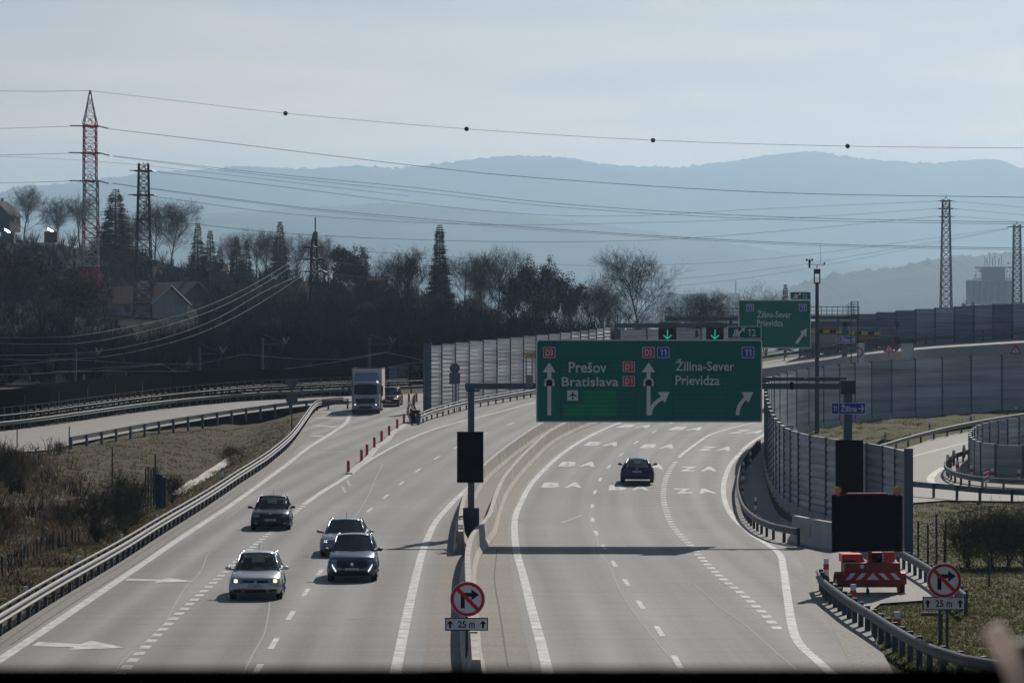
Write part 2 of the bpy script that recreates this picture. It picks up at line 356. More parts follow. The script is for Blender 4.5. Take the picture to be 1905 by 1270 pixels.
ORD = ['first', 'second', 'third', 'fourth', 'fifth', 'sixth', 'seventh', 'eighth', 'ninth', 'tenth', 'eleventh', 'twelfth', 'thirteenth', 'fourteenth', 'fifteenth', 'sixteenth', 'seventeenth', 'eighteenth', 'nineteenth', 'twentieth', 'twenty-first', 'twenty-second', 'twenty-third', 'twenty-fourth', 'twenty-fifth', 'twenty-sixth']
def struct(mb, name, mats, smooth=False):
    return tag(mb.build(name, mats, origin=False, smooth=smooth), kind='structure')
def ribbon(A, B, nv, nu, dz=0.0, follow=True):
    A, B = resample(A, nv), resample(B, nv); mb = MB(); mb.uv = []; s = 0.0
    for i in range(nv):
        if i: s += ((A[i]+B[i])/2-(A[i-1]+B[i-1])/2).length
        wd = (B[i]-A[i]).length
        for k in range(nu+1):
            p = A[i].lerp(B[i], k/nu)
            z = (g(p.y) if follow else p.z)+dz
            mb.v.append((p.x, p.y, z)); mb.uv.append((wd*k/nu, s))
    for i in range(nv-1):
        for k in range(nu):
            a = i*(nu+1)+k; mb.f.append([a, a+1, a+nu+2, a+nu+1]); mb.mi.append(0)
    return mb
def mark(mb, P, wd, dz=0.008):
    L = arclen(P)
    vs = []; fs = []
    for i, p in enumerate(P):
        d = P[min(i+1, len(P)-1)]-P[max(i-1, 0)]; n = Vector((d.y, -d.x, 0)).normalized()*wd/2
        for q in (p-n, p+n): vs.append((q.x, q.y, g(q.y)+dz))
    for i in range(len(P)-1): fs.append([2*i, 2*i+1, 2*i+3, 2*i+2])
    mb.add(vs, fs)
def smoothstep(t): t = max(0.0, min(1.0, t)); return t*t*(3-2*t)
def interp(x, tab):
    if x <= tab[0][0]: return tab[0][1]
    for (a, b), (c, d) in zip(tab, tab[1:]):
        if x <= c: return b+(d-b)*(x-a)/(c-a)
    return tab[-1][1]
_tc = {}
def text_geo(body, bold=0.0, res=3):
    k = (body, bold)
    if k in _tc: return _tc[k]
    cu = bpy.data.curves.new('lettering', 'FONT'); cu.body = body; cu.size = 1.0; cu.offset = bold; cu.resolution_u = res; cu.fill_mode = 'FRONT'
    ob = bpy.data.objects.new('lettering', cu); COL.objects.link(ob)
    dg = bpy.context.evaluated_depsgraph_get(); dg.update(); me = bpy.data.meshes.new_from_object(ob.evaluated_get(dg))
    vs = [v.co.copy() for v in me.vertices]; fs = [list(p.vertices) for p in me.polygons]
    bpy.data.objects.remove(ob); bpy.data.curves.remove(cu); bpy.data.meshes.remove(me)
    _tc[k] = (vs, fs); return vs, fs
ONE = [(0.0, 0.52), (0.0, 0.66), (0.17, 0.72), (0.27, 0.72), (0.27, 0.0), (0.14, 0.0), (0.14, 0.575)]
def text_one(body, bold):
    x = 0.0; V, FS = [], []
    for ch in body:
        if ch == '1': vs, fs = [Vector((a, b, 0)) for a, b in ONE], [[6, 5, 4, 3, 2, 1, 0][::-1]]
        else: vs, fs = text_geo(ch, bold)
        a = min(v.x for v in vs); o = len(V); V += [Vector((v.x-a+x, v.y, 0)) for v in vs]; FS += [[i+o for i in f] for f in fs]
        x += max(v.x for v in vs)-a+0.14
    return V, FS
def text_xz(mb, body, x0, z0, x1, z1, y, mi=None, bold=0.012):
    """fit text into a box in the XZ plane, facing -Y"""
    vs, fs = (text_one if '1' in body else text_geo)(body, bold); a = min(v.x for v in vs); b = max(v.x for v in vs); c = min(v.y for v in vs); d = max(v.y for v in vs)
    mb.add([(x0+(v.x-a)/(b-a)*(x1-x0), y, z0+(v.y-c)/(d-c)*(z1-z0)) for v in vs], fs, mi)
# ================================================================== SETTING
DITCH = [GP(60, 985), GP(200, 925), GP(330, 888), GP(445, 826), GP(520, 778), GP(560, 752)]
def dist_path(P, x, y):
    best = 1e9
    for a, b in zip(P, P[1:]):
        dx, dy = b.x-a.x, b.y-a.y; t = max(0, min(1, ((x-a.x)*dx+(y-a.y)*dy)/(dx*dx+dy*dy)))
        best = min(best, math.hypot(a.x+dx*t-x, a.y+dy*t-y))
    return best
GR_L = [(-60, 1223), (0, 1184), (101, 1119), (227, 1043), (327, 978), (428, 912), (470, 884), (503, 861), (541, 827), (568, 790), (582, 770), (598, 762), (648, 760)]
LEFTB = gpath(GR_L, 3.0)
LEFT_X = [(v.y, v.x) for v in sorted(LEFTB, key=lambda v: v.y)]
def ground_z(x, y):
    z = g(y)-0.10
    if x < 0 and 60 < y < 290 and x < interp(y, LEFT_X):
        d = dist_path(DITCH, x, y); dl = dist_path(LEFTB, x, y)
        dip = 1.3*math.exp(-(d/5.5)**2)*smoothstep((dl-1.0)/5)
        z -= dip
        if dl > 2: z += 0.22*noise.noise(Vector((x*0.3, y*0.22, 0)))*smoothstep((dl-2)/4)
    if x > 17 and 60 < y < 160:
        z += 0.16*noise.noise(Vector((x*0.25, y*0.25, 3)))*smoothstep((x-19)/4)+1.1*smoothstep((x-21)/7)*smoothstep((y-95)/25)*smoothstep((158-y)/10)
    return z
xs = [-14000, -9000, -4000, -2000, -900, -400, -200, -120]+[-80+1.3*i for i in range(124)]+[120, 200, 400, 900, 2000, 4000, 9000, 14000]
ys = [-80, -30, 0, 20, 40]+[52+1.5*i for i in range(175)]+[320, 340, 360, 390, 420, 600, 1000, 2000, 4000, 8000, 17300]
mb = MB()
for y in ys:
    for x in xs: mb.v.append((x, y, ground_z(x, y)))
nx = len(xs)
for j in range(len(ys)-1):
    for i in range(nx-1): mb.f.append([j*nx+i, j*nx+i+1, (j+1)*nx+i+1, (j+1)*nx+i]); mb.mi.append(1 if xs[i] > 5 else 0)
struct(mb, 'ground', ['grass', 'verge_green'], smooth=True)

# ---- far ridges --------------------------------------------------
def ridge(name, crest, Y0, Y1, mat, jag, seed, step=5, depth_rows=14, lump=0.03):
    rnd = random.Random(seed); mb = MB(); pxs = [-1500+step*i for i in range(int(4900/step)+1)]; n = len(pxs)
    rows = depth_rows
    for j in range(rows+6):
        for px in pxs:
            t = j/(rows-1)
            if t <= 1: Y = Y0+(Y1-Y0)*t; f = smoothstep(t)**0.9
            else: Y = Y1+(t-1)*(Y1-Y0)*1.2; f = 1-(t-1)*0.9
            X = (px-CX)*Y1/F
            zc = H+(HY-interp(px, crest))*Y1/F
            z = 6+(zc-6)*f
            if 0 < t:
                gul = noise.noise(Vector((X*0.0011, seed*3.1, Y*0.0006)))*0.5+noise.noise(Vector((X*0.0032, seed, Y*0.002)))*0.28
                z += gul*lump*zc*4*max(0.0, 1-abs(t-0.55)/0.5)
            j_ = jag*(0.9*rnd.random()**2.2+0.45*noise.noise(Vector((px*0.11, seed, j*0.7))))
            z += j_*Y1/F*(1.0 if t > 0.86 else 0.06)
            mb.v.append((X, Y, z))
    for j in range(rows+5):
        for i in range(n-1): mb.f.append([j*n+i, j*n+i+1, (j+1)*n+i+1, (j+1)*n+i]); mb.mi.append(0)
    return struct(mb, name, mat, smooth=True)
CREST_FAR = [(-1500, 420), (-600, 380), (-200, 400), (0, 374), (50, 352), (150, 346), (200, 336), (300, 323), (400, 319), (460, 313), (560, 317), (680, 311), (740, 316), (800, 309), (870, 301), (950, 294), (1050, 298), (1150, 313), (1250, 314), (1300, 309), (1380, 299), (1450, 288), (1510, 284), (1570, 297), (1640, 306), (1720, 311), (1800, 301), (1850, 300), (1870, 312), (1905, 320), (2100, 345), (2500, 320), (3400, 380)]
CREST_MID = [(-1500, 500), (-200, 470), (100, 432), (300, 405), (500, 392), (720, 378), (880, 388), (1000, 404), (1150, 424), (1300, 446), (1450, 470), (1600, 495), (1800, 500), (2100, 470), (3400, 500)]
CREST_NEAR = [(-1500, 640), (900, 640), (1250, 622), (1350, 590), (1400, 566), (1440, 552), (1500, 531), (1540, 519), (1600, 512), (1650, 506), (1700, 497), (1750, 487), (1800, 484), (1850, 482), (1905, 478), (2100, 470), (3400, 520)]
ridge('hills', CREST_FAR, 10500, 14000, 'forest_far', 5.5, 3, step=3)
ridge('hills', CREST_MID, 7700, 9800, 'forest_far', 4.0, 11, step=3)
ridge('hills', CREST_NEAR, 4200, 5700, 'forest_far', 13.0, 23, step=3)

# ---- wooded hillside behind the railway --------------------------
CREST_SIDE = [(-1200, 400), (-700, 405), (0, 440), (150, 458), (250, 478), (350, 500), (450, 512), (560, 520), (640, 530), (720, 545), (820, 572), (900, 596), (1000, 620), (1100, 634), (1250, 645), (1400, 655)]
YC_SIDE = [(-1200, 900), (0, 770), (350, 660), (560, 600), (720, 520), (900, 450), (1100, 420), (1400, 400)]
def side_z(px, Y):
    yc = interp(px, YC_SIDE); t = min(1.0, max(0.0, (Y-300)/(yc-300)))
    ysc = 716+(interp(px, CREST_SIDE)-716)*t**0.72
    z = H+(HY-ysc)*min(Y, yc)/F
    X = (px-CX)*Y/F
    return z+0.8*noise.noise(Vector((X*0.03, Y*0.03, 7)))*min(1, 4*t)
mb = MB(); cols = [-1200+25*i for i in range(105)]; rws = [300+12*i for i in range(30)]+[680+30*i for i in range(20)]
for Y in rws:
    for px in cols: mb.v.append(((px-CX)*Y/F, Y, side_z(px, Y)))
n = len(cols)
for j in range(len(rws)-1):
    for i in range(n-1): mb.f.append([j*n+i, j*n+i+1, (j+1)*n+i+1, (j+1)*n+i]); mb.mi.append(0)
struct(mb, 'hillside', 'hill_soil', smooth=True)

# ---- carriageways -------------------------------------------------
def down(p, q, Y):   # extend a boundary towards and under the camera
    t = (Y-p.y)/(q.y-p.y); v = p.lerp(q, t); return Vector((v.x, Y, 0))
L0 = gpath([(-35, 1206), (101, 1119), (227, 1043), (327, 978), (428, 912), (470, 884), (503, 861), (541, 827), (568, 790), (582, 770), (600, 757), (640, 750)], 3.0)
L0 = [down(L0[6], L0[0], -30)]+L0
L0 += [onG(v) for v in cr_path([L0[-1], gp(700, 278), gp(790, 285), gp(900, 300), gp(1000, 318), gp(1100, 335)], 4)][1:]
R0 = gpath([(1662, 1250), (1640, 1210), (1615, 1160), (1640, 1120), (1775, 1112), (1752, 1085), (1712, 1058), (1690, 1034), (1640, 1022), (1560, 1004), (1514, 990), (1489, 978), (1452, 960), (1432, 925), (1426, 890), (1424, 862), (1428, 842), (1445, 824), (1490, 808), (1540, 797)], 3.0)
R0 = [down(R0[6], R0[0], -30)]+R0+[onG(v) for v in cr_path([R0[-1], gp(1600, 262), gp(1640, 300), gp(1660, 335)], 4)][1:]
# rows matched by depth so that the sheet stays regular
def by_depth(P, Ys):
    out = []
    for Y in Ys:
        best = None
        for a, b in zip(P, P[1:]):
            lo, hi = min(a.y, b.y), max(a.y, b.y)
            if lo <= Y <= hi and hi > lo:
                v = a.lerp(b, (Y-a.y)/(b.y-a.y)); best = v if best is None else best
        if best is None: best = P[-1] if Y > P[-1].y else P[0]
        out.append(Vector((best.x, Y, g(Y))))
    return out
Ys = [-30+3.0*i for i in range(36)]+[78+1.5*i for i in range(172)]
A, B = by_depth(L0, Ys), by_depth(R0, Ys)
mb = MB(); mb.uv = []; NU = 40
# streaks follow the lanes: v = arc length, u measured from the median line
MED = gpath([(743, 1215), (758, 1142), (773, 1076), (788, 1021), (808, 975), (833, 944), (860, 917), (905, 877), (955, 838), (1000, 808), (1045, 786)], 3)
MED = [down(MED[5], MED[0], -30)]+MED+[onG(v) for v in cr_path([MED[-1], gp(1110, 270), gp(1200, 300), gp(1290, 335)], 4)][1:]
C = by_depth(MED, Ys); sL = 0
ME2 = gpath([(1018, 1245), (1004.6, 1190), (988, 1129), (973, 1069), (962, 1030), (957.5, 994), (958, 965), (965.6, 942), (987, 902), (1018, 868), (1052, 839), (1089, 815.5), (1126, 797), (1152, 786.6), (1200, 768)], 3)
ME2 = [down(ME2[5], ME2[0], -30)]+ME2
C2 = by_depth(ME2, Ys)
for i, Y in enumerate(Ys):
    if i: sL += (C[i]-C[i-1]).length
    for k in range(NU+1):
        x = A[i].x+(B[i].x-A[i].x)*k/NU; mb.v.append((x, Y, g(Y))); mb.uv.append((x-C[i].x if x < (C[i].x+C2[i].x)/2 else x-C2[i].x+101.25, sL))
for i in range(len(Ys)-1):
    for k in range(NU): a = i*(NU+1)+k; mb.f.append([a, a+1, a+NU+2, a+NU+1]); mb.mi.append(0)
struct(mb, 'motorway', 'carriageway', smooth=True)
# concrete median strip between the two carriageways
mA = gpath([(790, 1215), (803, 1142), (812, 1076), (822, 1021), (835, 980), (850, 950), (872, 922), (915, 880), (962, 841), (1008, 810), (1052, 787)], 3)
mB_ = gpath([(985, 1215), (967, 1142), (953, 1076), (947, 1021), (945, 975), (955, 944), (972, 908), (1005, 868), (1040, 839), (1076, 815), (1112, 797)], 3)
mA = [down(mA[5], mA[0], -30)]+mA; mB_ = [down(mB_[5], mB_[0], -30)]+mB_
YY = [-30+3.0*i for i in range(90)]
struct(ribbon(by_depth(mA, YY), by_depth(mB_, YY), len(YY), 3, 0.006), 'median_strip', 'median_concrete', smooth=True)
# gravel shoulders
sA = gpath([(-32, 1208), (101, 1121), (227, 1045), (327, 980), (428, 914), (470, 886), (503, 863), (541, 829), (568, 792)], 3)
sB = gpath([(20, 1199), (140, 1119), (262, 1043), (357, 978), (450, 916), (489, 888), (520, 865), (560, 828), (590, 792)], 3)
sA = [down(sA[5], sA[0], -30)]+sA; sB = [down(sB[5], sB[0], -30)]+sB
YY = [-30+3.0*i for i in range(86)]
struct(ribbon(by_depth(sA, YY), by_depth(sB, YY), len(YY), 2, 0.006), 'gravel_shoulder', 'shoulder_gravel', smooth=True)
rA = gpath([(1590, 1250), (1565, 1200), (1535, 1140), (1512, 1100), (1498, 1068), (1490, 1045), (1470, 1020), (1440, 1006), (1405, 990), (1380, 968), (1366, 935), (1366, 905), (1374, 876), (1400, 838)], 3)
rB = gpath([(1660, 1250), (1640, 1210), (1600, 1160), (1580, 1120), (1560, 1085), (1545, 1050), (1520, 1025), (1485, 1014), (1445, 1008), (1410, 992), (1386, 960), (1377, 905), (1385, 874), (1412, 838)], 3)
rA = [down(rA[5], rA[0], -30)]+rA; rB = [down(rB[5], rB[0], -30)]+rB
YY = [-30+2.5*i for i in range(89)]
struct(ribbon(by_depth(rA, YY), by_depth(rB, YY), len(YY), 2, 0.006), 'gravel_shoulder', 'shoulder_gravel', smooth=True)
# left service road on the bank
lrN = [GP(-260, 905), GP(-120, 868), GP(0, 845), GP(100, 836), GP(135, 826), GP(300, 794), GP(450, 770), GP(560, 756), GP(640, 749), GP(700, 746), GP(780, 743)]
lrF = [GP(-260, 826), GP(-120, 816), GP(0, 803), GP(75, 794), GP(150, 783), GP(300, 762), GP(450, 747), GP(560, 741), GP(640, 737), GP(720, 734), GP(795, 731)]
mb = ribbon(cr_path(lrN, 3), cr_path(lrF, 3), 90, 4, 0.02)
struct(mb, 'service_road', 'ramp_concrete', smooth=True)
# loop road on the right and its gravel island
loF = gpath([(1560, 900), (1640, 852), (1700, 828), (1760, 810), (1905, 786), (2060, 768), (2300, 750)], 3)
loN = gpath([(1600, 960), (1680, 936), (1760, 930), (1905, 932), (2100, 925), (2350, 910), (2600, 880)], 3)
struct(ribbon(loN, loF, 70, 6, 0.0), 'loop_road', 'ramp_concrete', smooth=True)
isl = ribbon(gpath([(1752, 884), (1770, 896), (1830, 906), (1905, 910), (2080, 905)], 2), gpath([(1757, 876), (1775, 862), (1800, 851), (1905, 836), (2080, 820)], 2), 40, 4, 0.06)
struct(isl, 'gravel_island', 'shoulder_gravel', smooth=True)
# green verges beside the loop: bank between the loop road and the wall
vg = ribbon(gpath([(1460, 835), (1560, 838), (1640, 826), (1720, 808), (1905, 779)], 2), gpath([(1462, 818), (1500, 808), (1560, 797), (1640, 784), (1905, 766)], 2), 50, 8, 0.05)
for i, v in enumerate(vg.v): vg.v[i] = (v[0], v[1], v[2]+0.12+0.25*noise.noise(Vector((v[0]*0.4, v[1]*0.4, 0))))
struct(vg, 'grass_bank', 'verge_green', smooth=True)
# concrete drain on the left bank
ch = [onG(p) for p in cr_path([GP(330, 892), GP(385, 860), GP(445, 827)], 1.0)]
mb = MB(); mb.sweep([Vector((p.x, p.y, ground_z(p.x, p.y)+0.10)) for p in ch], [(-0.45, 0.10), (-0.2, 0.0), (0.2, 0.0), (0.45, 0.10), (0.45, -0.3), (-0.45, -0.3)], closed=True)
struct(mb, 'drain_channel', 'concrete')

# ---- painted markings --------------------------------------------
def line(pix, wd, name='edge_line', mat='paint_white', dz=0.008, extend=False, step=1.5):
    P = gpath(pix, step)
    if extend: P = [down(P[4], P[0], -30), down(P[4], P[0], 30)]+P
    mb = MB(); mark(mb, P, wd, dz); return struct(mb, name, mat)
line([(-30, 1245), (12, 1219), (130, 1140), (240, 1066), (360, 985), (440, 932), (490, 896), (541, 858), (573, 833), (616, 806), (641, 789), (649, 777), (652, 767)], 0.33, extend=True)
line([(566, 938), (600, 914), (649, 884)], 0.30)
line([(649, 884), (684, 858), (742, 825.5), (805, 799), (868, 781), (920, 768.5), (966, 755.5), (996, 748.5), (1050, 737), (1120, 722)], 0.26)
line([(743, 1215), (758, 1142), (773, 1076), (788, 1021), (808, 975), (833, 944), (860, 917), (905, 877), (955, 838), (1000, 808)], 0.30, extend=True)
line([(1018, 1245), (1004.6, 1190), (988, 1129), (973, 1069), (962, 1030), (957.5, 994), (958, 965), (965.6, 942), (987, 902), (1018, 868), (1052, 839), (1089, 815.5), (1126, 797), (1152, 786.6), (1200, 768)], 0.30, extend=True)
line([(1545, 1250), (1516.6, 1225), (1493, 1204), (1479, 1183), (1471, 1151), (1463, 1098), (1457, 1056), (1450, 1030), (1424, 1010), (1400, 995), (1385, 982), (1366, 964), (1352, 942), (1346, 918), (1347.5, 894), (1356.5, 868), (1372.6, 847), (1395, 825), (1425, 806)], 0.28, extend=True)
line([(1263, 851), (1272.7, 842), (1294, 826), (1320, 809), (1357, 797), (1400, 787), (1440, 779)], 0.24)
line([(1105, 1000.0), (1104, 1000.5)], 0.01, 'edge_line') if False else None
line([(1560, 905), (1640, 866), (1693, 850), (1750, 835), (1803, 822), (1905, 803)], 0.22)
line([(1738, 905), (1731, 890), (1741, 878), (1757, 869)], 0.45)
# hatching beside the ramp nose
mb = MB()
for a, b in (((590, 777), (642, 778.5)), ((585, 791), (627, 794)), ((583, 810), (601, 811.5)), ((596, 766), (648, 766))):
    p, q = GP(*a), GP(*b); mark(mb, [p, p.lerp(q, .5), q], 0.75, 0.009)
struct(mb, 'hatching', 'paint_white')
# lane dashes
def dashes(cs, ln, wd, name='lane_dashes'):
    mb = MB(); P = [GP(*c) for c in cs]
    for i, p in enumerate(P):
        d = (P[min(i+1, len(P)-1)]-P[max(i-1, 0)]).normalized()
        mark(mb, [p-d*ln/2, p, p+d*ln/2], wd)
    return struct(mb, name, 'paint_white')
dashes([(478, 1247), (509.3, 1196), (541, 1144.4), (569, 1101.6), (595.5, 1063.8), (620, 1030), (644, 999), (664.8, 972), (688, 948), (720.7 -3, 923), (746.8, 898.5), (777.8, 874.5), (813, 851), (851, 831), (902, 806.6), (950, 788), (1000, 771)], 3.3, 0.17)
dashes([(1292, 1290), (1259.5, 1230), (1226.5, 1173), (1191.5, 1124), (1165, 1082.6), (1142, 1048), (1123, 1017), (1109, 991), (1102.6, 966), (1101.6, 941), (1106.6, 915), (1116.6, 891.6), (1133, 867.5), (1156, 845), (1183.5, 822.6), (1217.6, 802.4), (1250, 786)], 3.2, 0.17)
def blocks(pix, period, ln, wd, name='short_dashes', mat='paint_white', off=0.0):
    P = gpath(pix, 1.0); L = arclen(P); mb = MB(); s = ln/2
    while s < L[-1]:
        p, d = at_len(P, L, s); n = Vector((d.y, -d.x, 0)); p = p+n*off
        mark(mb, [p-d*ln/2, p+d*ln/2], wd); s += period
    return struct(mb, name, mat)
blocks([(205, 1272), (232, 1245), (254.5, 1220), (311.7, 1161.6), (362, 1115), (413, 1069), (462, 1024.7), (501, 992), (555, 948), (565, 940)], 1.78, 0.92, 0.29)
blocks([(1447, 1170), (1420, 1140), (1380, 1104), (1340, 1072), (1305, 1038), (1291, 1020), (1275.4, 1005), (1259.6, 989), (1247.8, 972), (1240, 953), (1234.7, 931), (1234.7, 910), (1238.6, 891), (1246.5, 873), (1258, 857)], 1.9, 0.95, 0.30)
blocks([(1436, 1172), (1409, 1142), (1369, 1106), (1329, 1074), (1294, 1040), (1280, 1022), (1264, 1007), (1249, 991), (1238, 973), (1231, 953), (1227, 931), (1228, 910), (1232, 891)], 1.9, 0.22, 0.24, mat='paint_ghost')
# turn-in arrows across the left lane
mb = MB()
for x0, y0, x1, y1, tk in ((66, 1197, 233, 1204.5, 1.0), (236, 1077.5, 366, 1081.5, 0.85)):
    a, b = GP(x0, y0), GP(x1, y1); hx = 0.48
    def pt(t, k): 
        v = a.lerp(b, t); return (v.x, v.y+k, g(v.y)+0.009)
    hw = 0.62*tk; hh = 1.25*tk
    mb.poly([pt(0, -hw), pt(hx-.02, -hw*0.75), pt(hx-.04, -hh), pt(1, 0), pt(hx+.06, hh*1.25), pt(hx, hw*0.75), pt(0.0, hw*0.9)][:7])
struct(mb, 'road_arrows', 'paint_white')
# lane lettering
mb = MB()
def road_text(body, px, py, wpx, ln=4.3, yaw=0.0, mi=0):
    c = GP(px, py); wd = wpx*c.y/F; n = len(body)
    for i, chh in enumerate(body):
        vs, fs = text_geo(chh, 0.05); x0 = min(v.x for v in vs); x1 = max(v.x for v in vs); y0 = min(v.y for v in vs); y1 = max(v.y for v in vs)
        cw = wd*0.44; ox = -wd/2+i*(wd-cw); out = []
        for v in vs:
            lx = ox+(v.x-x0)/(x1-x0)*cw; ly = ((v.y-y0)/(y1-y0)-0.5)*ln
            X = c.x+lx*math.cos(yaw)+ly*math.sin(yaw); Yv = c.y-lx*math.sin(yaw)+ly*math.cos(yaw)
            out.append((X, Yv, g(Yv)+0.012))
        mb.add(out, fs, mi)
for b, x, y, wpx, ya in (('BA', 1183.6, 792.7, 60, .22), ('BA', 1279.4, 797, 60, .22), ('BA', 1121.8, 825.5, 63, .14), ('BA', 1225.6, 830, 64, .14), ('ZA', 1332.7, 834.4, 60, .16), ('BA', 1076.5, 863.3, 69, .09), ('BA', 1202, 868, 71, .09), ('ZA', 1300, 872, 69, .08), ('BA', 1047, 902, 75, .05), ('BA', 1170.5, 907, 75, .05), ('ZA', 1291.7, 913, 75, 0), ('ZA', 1392, 803, 56, .28)):
    road_text(b, x, y, wpx, yaw=ya)
struct(mb, 'lane_lettering', 'paint_white')
# sealed cracks and the grooves along the shoulder
def wob(pix, seed):
    r = random.Random(seed); return [(x+r.uniform(-1.6, 1.6), y+r.uniform(-1.5, 1.5)) for x, y in pix]
mb = MB()
for k, pix in enumerate(([(1101, 946), (1097, 961), (1099.7, 978), (1110.7, 1005), (1115, 1025), (1133, 1052), (1145, 1077), (1160, 1110), (1182, 1143), (1204, 1171), (1232, 1204), (1259.5, 1240), (1275, 1262)], [(448, 1265), (462, 1232), (474, 1210), (490, 1180), (498, 1160), (500, 1130), (502, 1112)], [(205, 1262), (235, 1225), (300, 1165), (322, 1130), (345, 1092), (372, 1065), (386, 1032)], [(652, 970), (672, 945), (690, 912), (702, 885), (714, 862)], [(1290, 1085), (1340, 1130), (1390, 1165), (1440, 1210), (1480, 1245)], [(420, 965), (470, 925), (520, 893)])):
    mark(mb, gpath(wob(pix, k), 0.8), 0.042, 0.007)
struct(mb, 'sealed_cracks', 'crack_seal')
mb = MB()
for pix in ([(20, 1199), (140, 1119), (262, 1043), (357, 978), (450, 916)], [(0, 1199), (115, 1120), (240, 1043), (340, 978), (436, 915)], [(945, 1240), (930, 1140), (920, 1076), (925, 1021)]):
    mark(mb, gpath(pix, 2), 0.05, 0.010)
struct(mb, 'road_grooves', 'groove')
mb = MB()
for a, b, wd in (((1044, 972), (1082, 958), .18), (1 and (1300, 962), (1392, 970), .14), ((955, 968), (1062, 972), .10), ((1205, 990), (1248, 994), .12), ((600, 842), (642, 838), .2), ((637, 905), (643, 916), .16), ((646, 893), (651, 903), .16), ((381, 1031), (470, 1032), .07), ((1110, 1118), (1180, 1121), .08), ((640, 1150), (700, 1152), .08)):
    p, q = GP(*a), GP(*b); mark(mb, [p, p.lerp(q, .5), q], wd, 0.0065)
struct(mb, 'worn_marks', 'paint_ghost')

# ---- grass and brush nobody could count ---------------------------
def tufts(name, region, n, mats, seed, hgt, zf, lean=0.5, w_=0.05):
    r = random.Random(seed); mb = MB(); c = 0
    while c < n:
        q = region(r)
        if q is None: continue
        x, y = q; c += 1; hh = hgt*r.uniform(0.4, 1.4); z = zf(x, y)-0.03
        for _ in range(4):
            a = r.uniform(0, 6.28); dx, dy = math.cos(a), math.sin(a); ln = r.uniform(0.1, lean)*hh; ww = w_*r.uniform(.6, 1.4)
            ox, oy = r.uniform(-.25, .25), r.uniform(-.25, .25)
            mb.add([(x+ox-dy*ww, y+oy+dx*ww, z), (x+ox+dy*ww, y+oy-dx*ww, z), (x+ox+dx*ln, y+oy+dy*ln, z+hh*r.uniform(.6, 1))], [[0, 1, 2]], 0)
    return tag(mb.build(name, mats, origin=False), kind='stuff')
def reg_left(r):
    py = r.uniform(775, 1130); px = r.uniform(-40, 560); p = GP(px, py)
    dl = dist_path(LEFTB, p.x, p.y)
    k = interp(p.y, [(v.y, v.x) for v in sorted(LEFTB, key=lambda v: v.y)])
    if p.x > k-0.5: return None
    nb = interp(px, [(-260, 905), (0, 847), (135, 830), (300, 797), (450, 773), (560, 760)])
    if py < nb+2: return None
    return p.x, p.y
def sort_lb():
    return None
tag(tufts('dry_grass', reg_left, 12000, 'dry_blade', 5, 0.13, ground_z), label='dry olive grass covering the left bank')
def reg_right(r):
    py = r.uniform(925, 1255); px = r.uniform(1560, 1990); p = GP(px, py)
    lim = interp(py, [(925, 1690), (1030, 1700), (1060, 1745), (1095, 1785), (1115, 1690), (1130, 1585), (1150, 1610), (1250, 1690)])
    return (p.x, p.y) if px > lim else None
tag(tufts('verge_grass', reg_right, 9000, 'green_blade', 6, 0.12, ground_z), label='green and brown grass on the right verge')
def reg_bank(r):
    t = r.random(); k = r.random(); i = int(t*49)*9; a = vg.v[i]; b = vg.v[i+8]
    return a[0]+(b[0]-a[0])*k, a[1]+(b[1]-a[1])*k
tag(tufts('bank_grass', reg_bank, 2500, 'green_blade', 8, 0.13, lambda x, y: g(y)+0.12), label='short olive grass under the curved barrier')
def brush(name, n, seed, mats, pos, hgt, tw=14, label=None):
    r = random.Random(seed); mb = MB()
    for _ in range(n):
        q = pos(r)
        if q is None: continue
        x, y, z = q[:3]; hh = hgt(r)*(q[3] if len(q) > 3 else 1); mi = 0 if r.random() < 0.62 else 1
        for _ in range(tw):
            a = r.uniform(0, 6.28); sp = r.uniform(0.05, 0.55)*hh; l = hh*r.uniform(0.5, 1.0)
            p = Vector((x+r.uniform(-.5, .5), y+r.uniform(-.5, .5), z-0.2)); q1 = p+Vector((math.cos(a)*sp*.5, math.sin(a)*sp*.5, l*.6)); q2 = q1+Vector((math.cos(a+r.uniform(-.7, .7))*sp*.6, math.sin(a)*sp*.6, l*.42))
            ww = 0.028*hh**0.6; ux = Vector((1, 0, 0))*ww
            mb.add([p-ux, p+ux, q1+ux*.7, q1-ux*.7, q2], [[0, 1, 2, 3], [3, 2, 4]], mi)
            for _ in range(3):
                t = r.uniform(.35, 1); s = p.lerp(q1, t) if t < .8 else q1.lerp(q2, .5); e = s+Vector((r.uniform(-1, 1)*.22*hh, r.uniform(-1, 1)*.22*hh, r.uniform(.08, .3)*hh))
                mb.add([s-ux*.6, s+ux*.6, e], [[0, 1, 2]], mi)
    return tag(mb.build(name, mats, origin=False), label=label, kind='stuff')
def pos_side(r):
    px = r.uniform(-600, 1180); Y = 302+(interp(px, YC_SIDE)-302)*r.random()**1.25
    return (px-CX)*Y/F, Y, side_z(px, Y), (.28 if 165 < px < 375 and 385 < Y < 545 else 1)
brush('brushwood', 5400, 31, ['brush_dark', 'brush_brown'], pos_side, lambda r: r.choice((r.uniform(0.8, 2.0), r.uniform(1.5, 3.6), r.uniform(2, 5))), tw=12, label='dark leafless brushwood covering the hillside')
def pos_bl(r):
    px, py = r.choice([(r.gauss(20, 45), r.uniform(835, 900)), (r.uniform(-40, 330), r.uniform(960, 1060)), (r.uniform(-30, 150), r.uniform(870, 960)), (r.uniform(0, 240), r.uniform(1000, 1100))])
    p = GP(px, py); k = interp(p.y, [(v.y, v.x) for v in LEFTB_S])
    if p.x > k-1.4: return None
    return p.x, p.y, ground_z(p.x, p.y), (.45 if py > 985 else 1)
LEFTB_S = sorted(LEFTB, key=lambda v: v.y)
